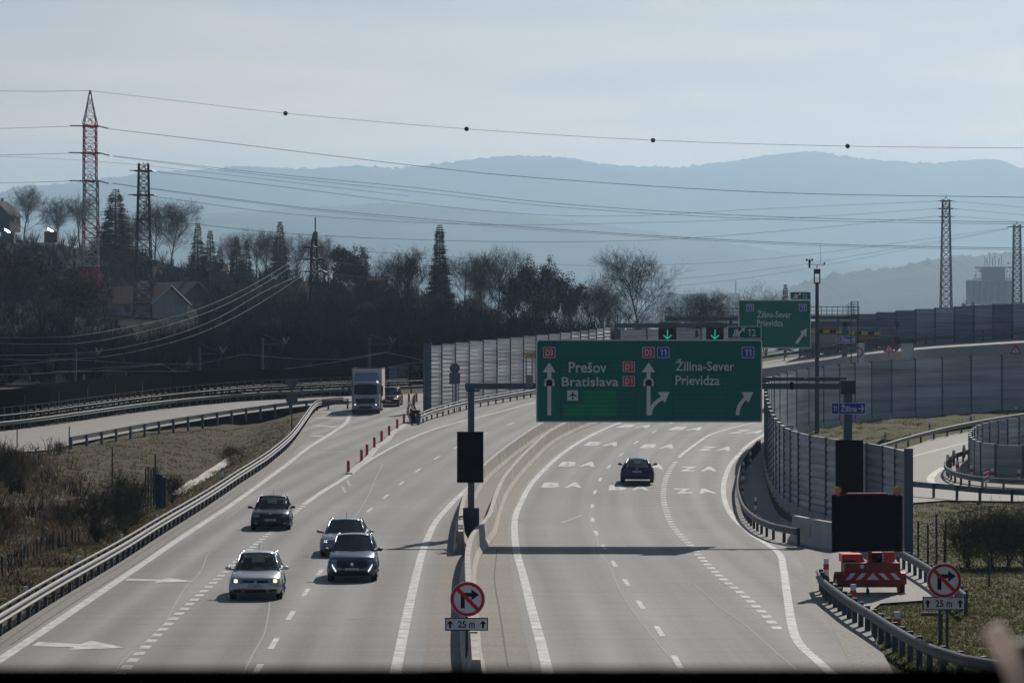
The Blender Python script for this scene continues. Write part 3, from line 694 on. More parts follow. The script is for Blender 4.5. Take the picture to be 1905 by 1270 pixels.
brush('scrub', 360, 33, ['scrub_brown', 'brush_brown'], pos_bl, lambda r: r.uniform(0.5, 1.5), tw=12, label='low brown scrub along the left bank')
# ================================================================== BARRIERS, GUARDRAILS, WALLS
def louvre(h, rib=0.33):
    sec = []; n = max(4, int(h/rib)); d = h/n
    for i in range(n):
        z = i*d; sec += [(0.0, z), (0.045, z+d*0.30), (0.045, z+d*0.62), (0.010, z+d*0.94)]
    sec.append((0.0, h)); return sec
def noise_wall(label, P, height, plen, side, mats, orange=(), post_mat='gantry_paint', plinth=0.0, seed=0, name='noise_barrier', cat='noise barrier', group=None, level=True, end_h=0.0, zoff=0.0, first_wide=0.0):
    """panels stepped along the ground path P; louvres face `side` (+1 right of travel, -1 left)"""
    r = random.Random(seed); L = arclen(P); root = thing(name, label, cat, P[0], group); n = int(L[-1]/plen)
    pts = [at_len(P, L, i*plen)[0]+Vector((0, 0, zoff)) for i in range(n+1)]
    HF = height if callable(height) else (lambda p: height_)
    height_ = height
    cache = {}
    for i in range(n+1):
        d = (pts[min(i+1, n)]-pts[max(i-1, 0)]).normalized(); rz = math.atan2(d.y, d.x)
        z0 = pts[i].z-0.3; zt = max(pts[i].z, pts[max(i-1, 0)].z)+HF(pts[i])+0.05+(end_h if i == 0 else 0)
        m = MB(); wdt = 0.20 if i else 0.20+first_wide
        m.box((pts[i].x, pts[i].y, (z0+zt)/2), (0.16, wdt, zt-z0), rz)
        m.box((pts[i].x, pts[i].y, z0+0.32), (0.36, wdt+0.16, 0.05), rz)
        m.build('post', post_mat, root)
    for i in range(n):
        height = HF(pts[i]); a, b = pts[i], pts[i+1]; d = (b-a); d.z = 0; d.normalize(); nrm = Vector((d.y, -d.x, 0))*side
        a2, b2 = a+d*0.08, b-d*0.08; z = max(a.z, b.z) if level else a.z; z = (a.z+b.z)/2
        if plinth:
            m = MB(); c = (a2+b2)/2; m.box((c.x, c.y, z+plinth/2-0.15), (0.22, (b2-a2).length, plinth+0.3), math.atan2(d.y, d.x)-math.pi/2); m.build('plinth', 'concrete_cool', root)
        sec = louvre(height-plinth); k = orange.get(i) if isinstance(orange, dict) else None
        m = MB()
        def strip(lo, hi, mi):
            s2 = [q for q in sec if lo-1e-6 <= q[1] <= hi+1e-6]; vs = []
            for p in (a2, b2):
                for u, h in s2: vs.append((p.x+nrm.x*u, p.y+nrm.y*u, z+plinth+h))
            q = len(s2); m.add(vs, [[j, j+1, q+j+1, q+j] for j in range(q-1)], mi)
        hh = height-plinth
        if k: strip(0, hh, 0) if False else None
        if k:
            lo, hi = k[1]*hh, k[2]*hh
            zs = [s_[1] for s_ in sec[::4]]; lo = min(zs, key=lambda v: abs(v-lo)); hi = min(zs, key=lambda v: abs(v-hi))
            strip(0, lo, 0); strip(lo, hi, 1); strip(hi, hh, 0)
        else: strip(0, hh, 0)
        bk = [(p.x-nrm.x*0.06, p.y-nrm.y*0.06, z+plinth+q) for p in (a2, b2) for q in (0, hh)]
        m.poly([bk[0], bk[1], bk[3], bk[2]], 0)
        tp = [(p.x+nrm.x*u, p.y+nrm.y*u, z+height+0.012) for p, us in ((a2, (-.08, .09)), (b2, (.09, -.08))) for u in us]; m.poly(tp, 2)
        base = mats[r.randrange(len(mats))] if not isinstance(mats, str) else mats
        m.build('panel', [base, k[0] if k else base, 'steel'], root, fix=False)
    return root
# left wall beside the left carriageway
lw = [gp(795, 254), gp(868, 264.5), gp(988, 282), gp(1070, 296), gp(1143, 315)]
LW = [onG(v) for v in cr_path(lw, 2)]
noise_wall('tall pale louvred noise barrier stepping up beside the left carriageway', LW, 5.6, 3.85, 1, ['panel_light'], {7: ('panel_orange', .64, .76), 8: ('panel_orange', .45, .68)}, seed=4, end_h=0.2, first_wide=0.5)
lw2 = [onG(v) for v in cr_path([gp(1152, 318), gp(1230, 322), gp(1310, 326), gp(1420, 330)], 2)]
noise_wall('low grey louvred noise barrier behind the two green lane arrows', lw2, 5.1, 4.0, 1, ['panel_grey', 'panel_light'], {}, seed=5)
# small barrier behind the truck
sw = [onG(v) for v in cr_path([gp(722, 300), gp(760, 302), gp(800, 305)], 2)]
noise_wall('short grey barrier with brown panels right of the truck', sw, 1.95, 1.32, 1, ['panel_blue'], {1: ('panel_brown', .20, .75), 2: ('panel_brown', .05, .65)}, seed=6, post_mat='steel_dull')
# curved right wall
rw = [(1690, 1031), (1655, 1014), (1622, 1001), (1560, 986), (1514, 973), (1489, 963), (1465, 948), (1450, 933), (1437, 912), (1428, 885), (1424, 860), (1429, 840), (1446, 822), (1490, 806), (1560, 793), (1640, 781), (1750, 772), (1905, 764), (2100, 757), (2300, 752)]
RW = gpath(rw, 1.5)
noise_wall('long curved grey noise barrier sweeping round the right exit lane', RW, (lambda p: 4.2+.6*smoothstep((p.y-150)/50)), 3.75, -1, ['panel_grey', 'panel_blue', 'panel_grey'], {21: ('panel_orange', .36, .58), 22: ('panel_orange', .36, .62), 23: ('panel_orange', .40, .58), 24: ('panel_orange', .40, .60)}, seed=7, plinth=0.55, first_wide=0.16, end_h=0.1)
# small curved wall on the loop island
iw = gpath([(2100, 905), (1905, 897), (1850, 893), (1818, 886), (1804, 871), (1816, 853), (1850, 842), (1905, 832), (2050, 815)], 1.0)
noise_wall('small curved grey noise barrier on the loop road island', iw, 2.15, 2.2, 1, ['panel_grey', 'panel_blue'], {8: ('panel_orange', .4, .75), 9: ('panel_orange', .4, .75)}, seed=8)
# upper right wall on the flyover
def fly(px, Y, z): return Vector(((px-CX)*Y/F, Y, z))
FLY_T = [(1330, 692), (1420, 685), (1600, 660), (1760, 646), (1905, 637), (2200, 622)]      # parapet top edge
FLY_B = [(1330, 708), (1420, 702), (1600, 681), (1760, 674), (1905, 668), (2200, 658)]
FY = 305.0
mb = MB()
ft = [W(x, y, FY) for x, y in FLY_T]; fb = [W(x, y, FY) for x, y in FLY_B]
ft, fb = cr_path(ft, 4), cr_path(fb, 4); fb = resample(fb, len(ft))
vs = []
for a, b in zip(ft, fb): vs += [(a.x, a.y, a.z), (b.x, b.y, b.z), (b.x, b.y+11, b.z), (a.x, a.y+11, a.z+0.50), (a.x, a.y+0.35, a.z-0.12), (a.x, a.y+0.35, a.z)]
fs = []
for i in range(len(ft)-1):
    for k in range(6): fs.append([i*6+k, i*6+(k+1) % 6, (i+1)*6+(k+1) % 6, (i+1)*6+k])
fs += [[0, 1, 2, 3, 4, 5], [(len(ft)-1)*6+k for k in range(6)][::-1]]
mb.add(vs, fs, 0)
for px in (1450, 1640, 1850, 2050):
    p = W(px, interp(px, FLY_B), FY+5); mb.bar((p.x, p.y, g(p.y)-0.5), (p.x, p.y, p.z+0.1), 0.6, n=12)
fl = tag(mb.build('flyover', ['concrete_cool']), 'concrete flyover deck with a pale parapet rising to the right', 'bridge')
road = MB(); road.uv = []
for i, a in enumerate(ft):
    for k in range(3): road.v.append((a.x, a.y+0.36+10.4*k/2, a.z-0.112+0.604*k/2)); road.uv.append((5*k, i*4))
for i in range(len(ft)-1):
    for k in range(2): q = i*3+k; road.f.append([q, q+1, q+4, q+3]); road.mi.append(0)
road.build('deck_surface', 'ramp_concrete', fl)
uw = [Vector((a.x, a.y+10.2, a.z+0.42)) for a in ft if a.x > (1500-CX)*FY/F]
noise_wall('long grey noise barrier along the top of the flyover', uw, 3.7, 2.05, 1, ['panel_blue', 'panel_grey'], {1: ('panel_orange', .5, .9), 2: ('panel_orange', .15, .45), 3: ('panel_orange', .15, .4)}, seed=9)

# ---- guardrails ---------------------------------------------------
WSEC = [(0, .0), (.05, .03), (.075, .075), (.02, .12), (.0, .155), (.02, .19), (.075, .235), (.05, .28), (0, .31)]
def guardrail(label, P, side=1, top=0.75, spacing=2.0, rails=((0.44, 1),), cap=None, mat='steel', post_mat='steel_dark', post=(0.10, 0.12), name='guardrail', bury=False, group=None, pd=0.10):
    root = thing(name, label, 'guardrail', P[0], group); L = arclen(P)
    for z0, _ in rails:
        m = MB(); m.sweep(P, [(side*(u+0.06), z0+z) for u, z in WSEC]+[(side*0.045, z0+.31), (side*0.045, z0)], closed=True); m.build('rail', mat, root, smooth=False)
    if cap is not None:
        m = MB(); m.tube([p+Vector((0, 0, cap)) for p in P], 0.048, 6); m.build('top_rail', mat, root)
    n = int(L[-1]/spacing)
    for i in range(n+1):
        p, d = at_len(P, L, i*spacing); nr = Vector((d.y, -d.x, 0))*side
        m = MB(); c = p-nr*0.06; hh = (cap if cap else top)
        m.box((c.x, c.y, c.z+hh/2-0.2), (post[0], post[1], hh+0.4), math.atan2(d.y, d.x)); m.build('post', post_mat, root)
    return root
GL = gpath([(-150, 1282)]+GR_L, 2.0)
GL2 = [onG(v) for v in cr_path([GL[-1], gp(690, 266), gp(740, 268)], 2)][1:]
guardrail('double railed steel guardrail along the left edge of the motorway', GL+GL2, 1, 0.80, 2.0, ((0.40, 1),), cap=0.84)
def lift(P, dz): return [p+Vector((0, 0, dz)) for p in P]
gf = cr_path([p+Vector((0, .5, 0)) for p in lrF], 2); gf = [onG(p, 0.02) for p in gf]; gf = [p for p in gf if p.x > -46]
guardrail('double railed guardrail between the left service road and the wire fence', gf, 1, 0.75, 2.6, ((0.42, 1),), cap=1.18, post=(0.1, 0.12))
gn = cr_path([GP(131, 832), GP(300, 800), GP(450, 776), GP(560, 761), GP(640, 754)], 2)
guardrail('single guardrail on the near side of the left service road', lift(gn, 0.0), -1, 0.72, 3.2, ((0.42, 1),), post_mat='gantry_paint', post=(0.14, 0.16))
GRM = gpath([(780, 789.5), (790, 785.5), (805, 779.5), (868, 762), (930, 750), (993, 738), (1060, 725), (1120, 714)], 2)
guardrail('guardrail with a curved end beside the tall left barrier', GRM, 1, 0.80, 2.4, ((0.40, 1),), cap=0.86)
g2 = [onG(v) for v in cr_path([GP(776, 790), GP(771, 775), gp(767, 256), gp(770, 268)], 1.5)]
guardrail('short guardrail stub closing the ramp nose', g2, -1, 0.80, 2.0, ((0.44, 1),))
GRR = gpath([(1412, 838), (1385, 874), (1376, 905), (1375, 931), (1385, 965), (1410, 990), (1445, 1006), (1484, 1014)], 1.5)
guardrail('dark guardrail curving below the right noise barrier', GRR, 1, 0.75, 2.0, ((0.44, 1),))
GRB = gpath([(1524, 1098), (1533, 1114), (1559, 1136), (1586, 1157), (1625, 1182), (1665, 1209), (1705, 1234), (1745, 1253), (1800, 1271), (1860, 1282), (1950, 1292)], 1.2)
guardrail('near guardrail curving round the parking bay towards the bridge', GRB, 1, 0.75, 1.35, ((0.42, 1),), post=(0.13, 0.15))
GRC = gpath([(1668, 1052), (1700, 1070), (1740, 1096), (1775, 1124), (1800, 1146)], 1.2)
guardrail('guardrail behind the red trailer along the parking bay', GRC, 1, 0.75, 1.6, ((0.42, 1),))
GLO = gpath([(1560, 866), (1625, 850), (1700, 827), (1790, 805), (1905, 785), (2060, 766)], 2)
guardrail('guardrail along the outer edge of the right loop road', GLO, 1, 0.75, 4.0, ((0.42, 1),))
GIS = gpath([(1860, 834), (1803, 856), (1775, 866), (1760, 880), (1766, 893), (1790, 903), (1830, 910), (1905, 914), (2060, 914)], 1.2)
guardrail('tightly curved guardrail round the nose of the loop island', GIS, 1, 0.72, 1.8, ((0.42, 1),))
GNR = gpath([(1694, 921), (1760, 927), (1830, 934), (1905, 938), (2060, 945)], 2)
guardrail('dark straight guardrail in front of the right loop road', GNR, -1, 0.80, 2.1, ((0.48, 1),), mat='gantry_paint')
gfl = [Vector((a.x, a.y+9.0, a.z+0.36)) for a in ft if a.x > (1412-CX)*FY/F]
guardrail('guardrail running along the flyover deck', gfl, 1, 0.9, 3.0, ((0.5, 1),), mat='steel_dull', cap=1.1)

# ---- wire fence and black screen behind the service road ----------
FE = [onG(p+Vector((0, 2.6, 0))) for p in cr_path(lrF, 2)]; FE = [p for p in FE if -48 < p.x < -9.0]
root = thing('wire_fence', 'grey wire mesh fence with slim posts in front of the black screen', 'fence', FE[0]); Lf = arclen(FE)
m = MB(); m.tube(lift(FE, 1.72), 0.018, 4); m.tube(lift(FE, 0.9), 0.008, 3); m.tube(lift(FE, 1.3), 0.008, 3); m.build('wire', 'steel_dull', root)
for i in range(min(100, int(Lf[-1]/1.22))):
    p, d = at_len(FE, Lf, i*1.22); m = MB(); m.bar(p-Vector((0, 0, .2)), p+Vector((0, 0, 1.75)), 0.035, n=6); m.build('post', 'steel', root)
SB = [onG(p+Vector((0, 5.0, 0))) for p in cr_path(lrF, 3)]; SB = [p for p in SB if -60 < p.x < -10.0]
root = thing('privacy_screen', 'black opaque privacy screen behind the wire fence', 'fence', SB[0]); Ls = arclen(SB)
m = MB(); rr = random.Random(2); vs = []
for p in SB:
    k = interp((p.x*F/p.y+CX), [(-400, 700), (0, 727), (100, 713), (200, 702), (300, 693), (400, 688), (650, 684), (1000, 683)]); zt = H+(HY-k)*p.y/F+rr.uniform(-.03, .03)
    vs += [(p.x, p.y, p.z-.3), (p.x, p.y, zt), (p.x, p.y+.12, zt), (p.x, p.y+.12, p.z-.3)]
fs = []
for i in range(len(SB)-1):
    for k in range(3): fs.append([i*4+k, i*4+k+1, (i+1)*4+k+1, (i+1)*4+k])
m.add(vs, fs, 0); m.build('screen', 'screen_black', root)
for i in range(int(Ls[-1]/6)):
    p, d = at_len(SB, Ls, i*6.0); m = MB(); m.box((p.x, p.y+.2, p.z+1.2), (.14, .14, 2.6)); m.build('post', 'steel_dark', root)

# ---- concrete median barriers -------------------------------------
JSEC = [(-.30, 0), (-.30, .07), (-.17, .30), (-.10, .95), (.10, .95), (.17, .30), (.30, .07), (.30, 0)]
def jersey(label, P, seg=4.0, mark_side=1, red=(), name='concrete_barrier', sec=JSEC, slot=True):
    root = thing(name, label, 'concrete barrier', P[0]); L = arclen(P); n = max(1, int(L[-1]/seg))
    for i in range(n):
        q = [at_len(P, L, i*seg+0.02+(seg-0.04)*k/4)[0] for k in range(5)]; m = MB(); m.sweep(q, sec, closed=True, mi=0)
        if slot:
            p, d = at_len(P, L, i*seg+seg/2); nr = Vector((d.y, -d.x, 0))*mark_side
            for zz0, zz1, uu in ((0.42, 0.82, 0.15),):
                a = p+nr*(uu+.012)+Vector((0, 0, zz0)); b = p+nr*(uu-.045)+Vector((0, 0, zz1)); dd = d*0.035
                m.poly([a-dd, a+dd, b+dd, b-dd], 1)
        o = m.build('segment', ['concrete', 'sign_black'], root)
        if i in red:
            p, d = at_len(P, L, i*seg+0.6); nr = Vector((d.y, -d.x, 0))*-mark_side; e = MB(); a = p+nr*.155+Vector((0, 0, .40)); b = p+nr*.125+Vector((0, 0, .85)); dd = d*0.06
            e.add([a-dd, a+dd, b+dd, b-dd, a-dd-nr*.03, a+dd-nr*.03, b+dd-nr*.03, b-dd-nr*.03], [[0, 1, 2, 3], [0, 4, 5, 1], [3, 2, 6, 7], [0, 3, 7, 4], [1, 5, 6, 2]]); e.build('reflector', 'flex_red', o)
    return root
jr = gpath([(886, 1300), (882, 1248), (876, 1209), (873, 1154), (870, 1085), (873, 1058), (880, 1036), (897, 1014), (911, 994), (921, 960), (936, 922), (962, 886), (990, 856), (1022, 827), (1064, 804), (1110, 786.5), (1170, 768), (1240, 750)], 1.0)
jersey('long concrete median barrier on the right, winding past the gantry post', jr, 3.2, 1, red=(0, 1, 2, 3, 4, 6, 8))
jl = gpath([(857, 1031), (857, 1005), (861, 972), (872, 938), (890, 905), (918, 877), (956, 846), (1000, 815), (1042, 793), (1090, 776), (1150, 758)], 1.0)
jersey('concrete median barrier on the left, ending beside the gantry post', jl, 3.2, -1, red=(), slot=False)
je = thing('reflector_strip', 'red reflector strip on the end of the left median barrier', 'reflector', jl[1]+Vector((-.2, 0, 0)))
m = MB(); p = jl[2]; m.add([(p.x-.16, p.y-.10, p.z+.35), (p.x-.16, p.y+.06, p.z+.35), (p.x-.12, p.y+.10, p.z+.88), (p.x-.12, p.y-.06, p.z+.88), (p.x-.20, p.y-.10, p.z+.35), (p.x-.20, p.y+.06, p.z+.35), (p.x-.155, p.y+.10, p.z+.88), (p.x-.155, p.y-.06, p.z+.88)], [[0, 1, 2, 3], [7, 6, 5, 4], [0, 4, 5, 1], [1, 5, 6, 2], [2, 6, 7, 3], [3, 7, 4, 0]]); m.build('strip', 'flex_red', je)
je2 = gpath([(1479, 1007), (1520, 1016), (1562, 1024)], 0.6)
J2 = [(-.36, 0), (-.36, .08), (-.2, .34), (-.12, 1.15), (.12, 1.15), (.2, .34), (.36, .08), (.36, 0)]
r_ = thing('concrete_barrier', 'single concrete barrier block with a red stripe before the parking bay', 'concrete barrier', je2[0])
m = MB(); m.sweep(je2, J2, closed=True); o = m.build('block', 'concrete_cool', r_)
m = MB(); p, d = at_len(je2, arclen(je2), arclen(je2)[-1]*.48); nr = Vector((d.y, -d.x, 0)); dd = d*.05
for sgn in (1,):
    a = p+nr*sgn*.205+Vector((0, 0, .40)); b = p+nr*sgn*.15+Vector((0, 0, .95)); m.poly([a-dd, a+dd, b+dd, b-dd]); m.poly([a-dd-nr*.02, b-dd-nr*.02, b+dd-nr*.02, a+dd-nr*.02])
m.build('stripe', 'flex_red', r_)
# ================================================================== SMALL ROADSIDE THINGS
# red flexible bollards on the white kerb of the ramp divider
kb = gpath([(650, 882), (665, 869), (682, 855), (699.6, 832.5), (719.8, 819.5), (731, 805), (754, 790)], 1.0)
m = MB(); m.sweep(kb, [(-.22, 0), (-.16, .09), (.16, .09), (.22, 0)], closed=True); tag(m.build('divider_kerb', 'concrete_cool'), 'pale raised kerb carrying the row of red bollards', 'kerb')
def bollard(loc, hh, label):
    root = thing('flexible_bollard', label, 'bollard', loc, 'red flexible bollards on the ramp divider')
    m = MB(); m.lathe((0, 0, 0), [(.16, 0), (.16, .03), (.10, .05)], 12); m.build('base', 'black_rubber', root, local=True)
    m = MB(); m.lathe((0, 0, 0), [(.085, .04), (.095, .1), (.095, hh-.06), (.075, hh-.01), (0.03, hh)], 12); m.build('tube', 'flex_red', root, local=True, smooth=True)
    m = MB(); m.lathe((0, 0, 0), [(.098, hh*.58), (.098, hh*.78)], 12); m.build('band', 'flex_red', root, local=True)
    return root
for i, (x, y) in enumerate([(648, 880), (672.6, 858.5), (682.7, 848), (696.5, 834), (710, 821.6), (724, 811.5), (739, 798.5), (751.5, 788)]):
    bollard(GP(x, y, 0.02), 0.78, '%s red flexible bollard up the ramp divider, counted from the near end' % ORD[i])
for i, (x, y) in enumerate([(747.7, 751.5), (760.8, 749.5), (774.7, 748)]):
    bollard(GP(x, y, 0.05), 0.80, '%s of the three red bollards behind the ramp nose, counted from the left' % ORD[i])
# black crash cushion at the ramp nose
p = GP(773, 786); root = thing('crash_cushion', 'black crash cushion at the nose between ramp and left barrier', 'crash cushion', p)
m = MB()
for k in range(4): m.lathe((0, k*.55, 0), [(.34, 0), (.36, .1), (.36, .85), (.33, 1.0)], 12)
m.build('drum', 'black_rubber', root, local=True)
m = MB(); m.box((-.42, .8, .62), (.05, 2.1, .3)); m.box((.42, .8, .62), (.05, 2.1, .3)); m.build('rail', 'steel_dark', root, local=True)
m = MB(); m.bar((-.36, -.35, .75), (-.36, -.35, 1.15), .09, n=8); m.build('reflector', 'flex_red', root, local=True)
# delineator posts
def delineator(loc, kind, label, group, hh=1.05, s=1.0):
    root = thing('delineator_post', label, 'delineator post', loc, group)
    m = MB(); sec = [(-.07*s, -.05), (.07*s, -.05), (.05*s, .05), (-.05*s, .05)]
    m.add([(x, y, -.2) for x, y in sec]+[(x, y, hh) for x, y in sec], [[0, 1, 2, 3], [7, 6, 5, 4], [0, 4, 5, 1], [1, 5, 6, 2], [2, 6, 7, 3], [3, 7, 4, 0]]); m.build('shaft', 'marker_white', root, local=True)
    if kind == 'black':
        m = MB(); m.box((0, 0, hh-.36), (.15*s, .112, .26)); m.build('band', 'sign_black', root, local=True)
        m = MB(); m.box((0, -.058, hh-.36), (.045*s, .01, .14)); m.build('reflector', 'marker_white', root, local=True)
    else:
        
        for zz in (.30, .72): m = MB(); m.box((0, 0, hh-zz), (.15*s, .112, .20)); m.build('band', 'flex_red', root, local=True)
    return root
for i, (x, y, Y) in enumerate([(49, 1090, 101), (147, 1034, 116), (227, 993, 129.5), (293, 957, 145), (354.5, 920, 160), (415, 880, 175), (521, 820, 205), (479, 846, 190)]):
    z = H+(HY-y)*Y/F; p = W(x, y, Y)
    delineator(Vector((p.x, Y, z-1.05)), 'black', '%s white post with a black band behind the left guardrail, counted from the near end' % ORD[[0, 1, 2, 3, 4, 5, 7, 6][i]], 'black banded white posts along the left guardrail')
for i, (x, yt, yb) in enumerate([(1536.6, 1038, 1080), (1587, 1086, 1130), (1668.6, 1137, 1190)]):
    delineator(GP(x, yb), 'red', '%s red and white post behind the near right guardrail, counted from the bay' % ORD[i], 'red and white posts along the parking bay guardrail', hh=(yb-yt)*Yof(yb)/F, s=1.3)
for i, (x, yb, hp) in enumerate([(1763, 872, 15), (1774, 862, 14), (1793, 852, 13), (1781, 884, 14), (1807, 892, 14), (1846, 897, 14), (1895, 900, 14)]):
    p = GP(x, yb); delineator(p, 'red', '%s small red and white post around the loop island, counted from its nose' % ORD[i], 'red and white posts round the loop island', hh=hp*p.y/F+.4, s=1.4)
for i, (x, yt) in enumerate([(1398, 835), (1385, 855), (1383, 885), (1407, 928)]):
    p = GP(x-2, yt+36); delineator(p, 'red', '%s red tipped post along the dark right guardrail, counted from the far end' % ORD[i], 'red tipped posts along the dark right guardrail', hh=1.05, s=.85)
for i, (x, yb) in enumerate([(1647, 824), (1729, 805), (1806, 790), (1890, 776)]):
    p = GP(x, yb); delineator(p, 'black', '%s white marker post on the grass bank above the loop road, from the left' % ORD[i], 'white marker posts above the loop road guardrail', hh=.85)
# chevron marker on the island guardrail
p = GP(1834, 912); root = thing('chevron_marker', 'red and white chevron marker board on the loop island guardrail', 'marker board', p)
m = MB(); m.box((0, 0, .35), (.08, .06, .8)); m.build('post', 'steel_dull', root, local=True)
m = MB(); m.box((0, -.06, .85), (.30, .04, .75)); m.build('board', 'marker_white', root, local=True)
m = MB()
for k in range(3): z = .55+k*.25; m.prism([(-.15, z), (.15, z+.12), (.15, z+.24), (-.15, z+.12)], -.088, -.082)
m.build('stripes', 'sign_red', root, local=True)
# no right turn signs with 25 m plates
def poly_disc(m, r, y, n=40, mi=0, c=(0, 0)): m.poly([(c[0]+r*math.cos(2*math.pi*k/n), y, c[1]+r*math.sin(2*math.pi*k/n)) for k in range(n)][::-1], mi)
def ring(m, r0, r1, y, n=40, mi=0):
    vs = []
    for k in range(n): a = 2*math.pi*k/n; vs += [(r0*math.cos(a), y, r0*math.sin(a)), (r1*math.cos(a), y, r1*math.sin(a))]
    m.add(vs, [[2*k, 2*((k+1) % n), 2*((k+1) % n)+1, 2*k+1] for k in range(n)], mi)
def noright(px, py, rpx, plate, posts, Y, label, zb):
    c = W(px, py, Y); s = F/Y; r = rpx/s; root = thing('road_sign', label, 'road sign', Vector((c.x, Y, zb)), 'no right turn signs')
    zc = c.z-zb
    def sh(m): m.v = [(v[0], v[1], v[2]+zc) for v in m.v]; return m
    m = MB(); n = 40
    for y0, y1, rr in ((-.05, -.02, r),): 
        vs = [(rr*math.cos(2*math.pi*k/n), yy, rr*math.sin(2*math.pi*k/n)) for yy in (y0, y1) for k in range(n)]
        m.add(vs, [list(range(n))[::-1], [n+k for k in range(n)]]+[[k, (k+1) % n, n+(k+1) % n, n+k] for k in range(n)])
    disc = sh(m).build('disc', 'sign_white', root, local=True)
    m = MB(); ring(m, r*.80, r*.965, -.055); 
    a = r*.60; w2 = r*.075; m.poly([(-a-w2, -.0565, a-w2), (-a+w2, -.0565, a+w2), (a+w2, -.0565, -a+w2), (a-w2, -.0565, -a-w2)][::-1])
    sh(m).build('red_ring', 'sign_red', disc, local=True)
    m = MB(); t = r*.115
    m.poly([(-r*.28-t, -.0535, -r*.52), (-r*.28+t, -.0535, -r*.52), (-r*.28+t, -.0535, r*.14), (r*.22, -.0535, r*.14), (r*.22, -.0535, r*.14+2*t), (-r*.28-t+.02, -.0535, r*.14+2*t), (-r*.28-t, -.0535, r*.14+2*t-.02)])
    m.poly([(r*.22, -.0535, -r*.06), (r*.66, -.0535, r*.14+t), (r*.22, -.0535, r*.34+2*t)])
    sh(m).build('arrow', 'sign_black', disc, local=True)
    x0, y0, x1, y1 = plate; A = W(x0, y0, Y); Bq = W(x1, y1, Y); cx = (A.x+Bq.x)/2-c.x; cz = (A.z+Bq.z)/2-zb; wd = Bq.x-A.x; ht = A.z-Bq.z
    m = MB(); m.box((cx, -.02, cz), (wd, .03, ht)); pl = m.build('plate', 'sign_black', root, local=True)
    m = MB(); m.box((cx, -.037, cz), (wd*.955, .006, ht*.84)); m.build('plate_face', 'sign_white', pl, local=True)
    m = MB()
    for sx in (-.38, .38):
        q = cx+sx*wd; k = ht*.30; m.poly([(q-.028, -.042, cz-k), (q+.028, -.042, cz-k), (q+.028, -.042, cz+k*.2), (q-.028, -.042, cz+k*.2)]); m.poly([(q-.085, -.042, cz+k*.05), (q+.085, -.042, cz+k*.05), (q, -.042, cz+k)])
    text_xz(m, '25', cx-wd*.20, cz-ht*.26, cx-wd*.01, cz+ht*.26, -.042, bold=.02); text_xz(m, 'm', cx+wd*.06, cz-ht*.26, cx+wd*.19, cz+ht*.12, -.042, bold=.02)
    m.build('lettering', 'sign_black', pl, local=True)
    for x in posts:
        q = W(x, 0, Y).x-c.x; m = MB(); m.bar((q, .03, -.3), (q, .03, zc+r*.75), .04, n=8); m.build('post', 'steel_dark', root, local=True)
noright(870, 1113.5, 32.5, (828, 1148, 908, 1172), (868,), 79.0, 'round no right turn sign with a 25 m plate on the median barrier', 0.0)
noright(1756, 1079, 32.5, (1716, 1109, 1795, 1134), (1748, 1762), 80.5, 'round no right turn sign with a 25 m plate on the right grass verge', 0.1)
# dark timber lying behind the right sign
p = GP(1733, 1192); m = MB(); m.box((p.x, p.y, 0.78), (.62, .12, .09)); m.bar((p.x+.28, p.y+.05, -.1), (p.x+.28, p.y+.05, .8), .05); tag(m.build('timber_rail', 'timber'), 'dark timber rail on a stub behind the right no right turn sign', 'timber')
# backs of signs on the left
p = gp(543, 226); root = thing('road_sign', 'back of a triangular sign over a round sign by the left guardrail', 'road sign', p); s = F/226
def lz(py, Y=226): return H+(HY-py)*Y/F-p.z
m = MB(); m.bar((0, 0, -.3), (0, 0, lz(704)), .05, n=8); m.build('post', 'steel_dark', root, local=True)
m = MB(); a = .62; m.prism([(-a, lz(704)), (a, lz(704)), (0, lz(704)-1.07)], -.05, -.08); m.build('triangle', 'sign_back', root, local=True)
m = MB(); vs = [(.46*math.cos(2*math.pi*k/24), y, lz(741)+.46*math.sin(2*math.pi*k/24)) for y in (-.05, -.08) for k in range(24)]
m.add(vs, [list(range(24)), [24+k for k in range(24)][::-1]]+[[k, 24+k, 24+(k+1) % 24, (k+1) % 24] for k in range(24)]); m.build('disc', 'sign_back', root, local=True)
Yb = 255.5; p = gp(846, Yb); root = thing('road_sign', 'back of a round sign over a square sign before the left barrier', 'road sign', p)
m = MB(); zc = H+(HY-684.5)*Yb/F-p.z; rr = .44
vs = [(rr*math.cos(2*math.pi*k/24), y, zc+rr*math.sin(2*math.pi*k/24)) for y in (-.05, -.08) for k in range(24)]
m.add(vs, [list(range(24)), [24+k for k in range(24)][::-1]]+[[k, 24+k, 24+(k+1) % 24, (k+1) % 24] for k in range(24)]); m.build('disc', 'sign_back', root, local=True)
m = MB(); zq = H+(HY-703.5)*Yb/F-p.z; m.box((0, -.065, zq), (.92, .03, .98)); m.build('board', 'sign_back', root, local=True)
for x in (-.18, .18, .33):
    m = MB(); m.bar((x, 0, -.3), (x, 0, zq+.4), .035, n=6); m.build('post', 'steel_dark', root, local=True)
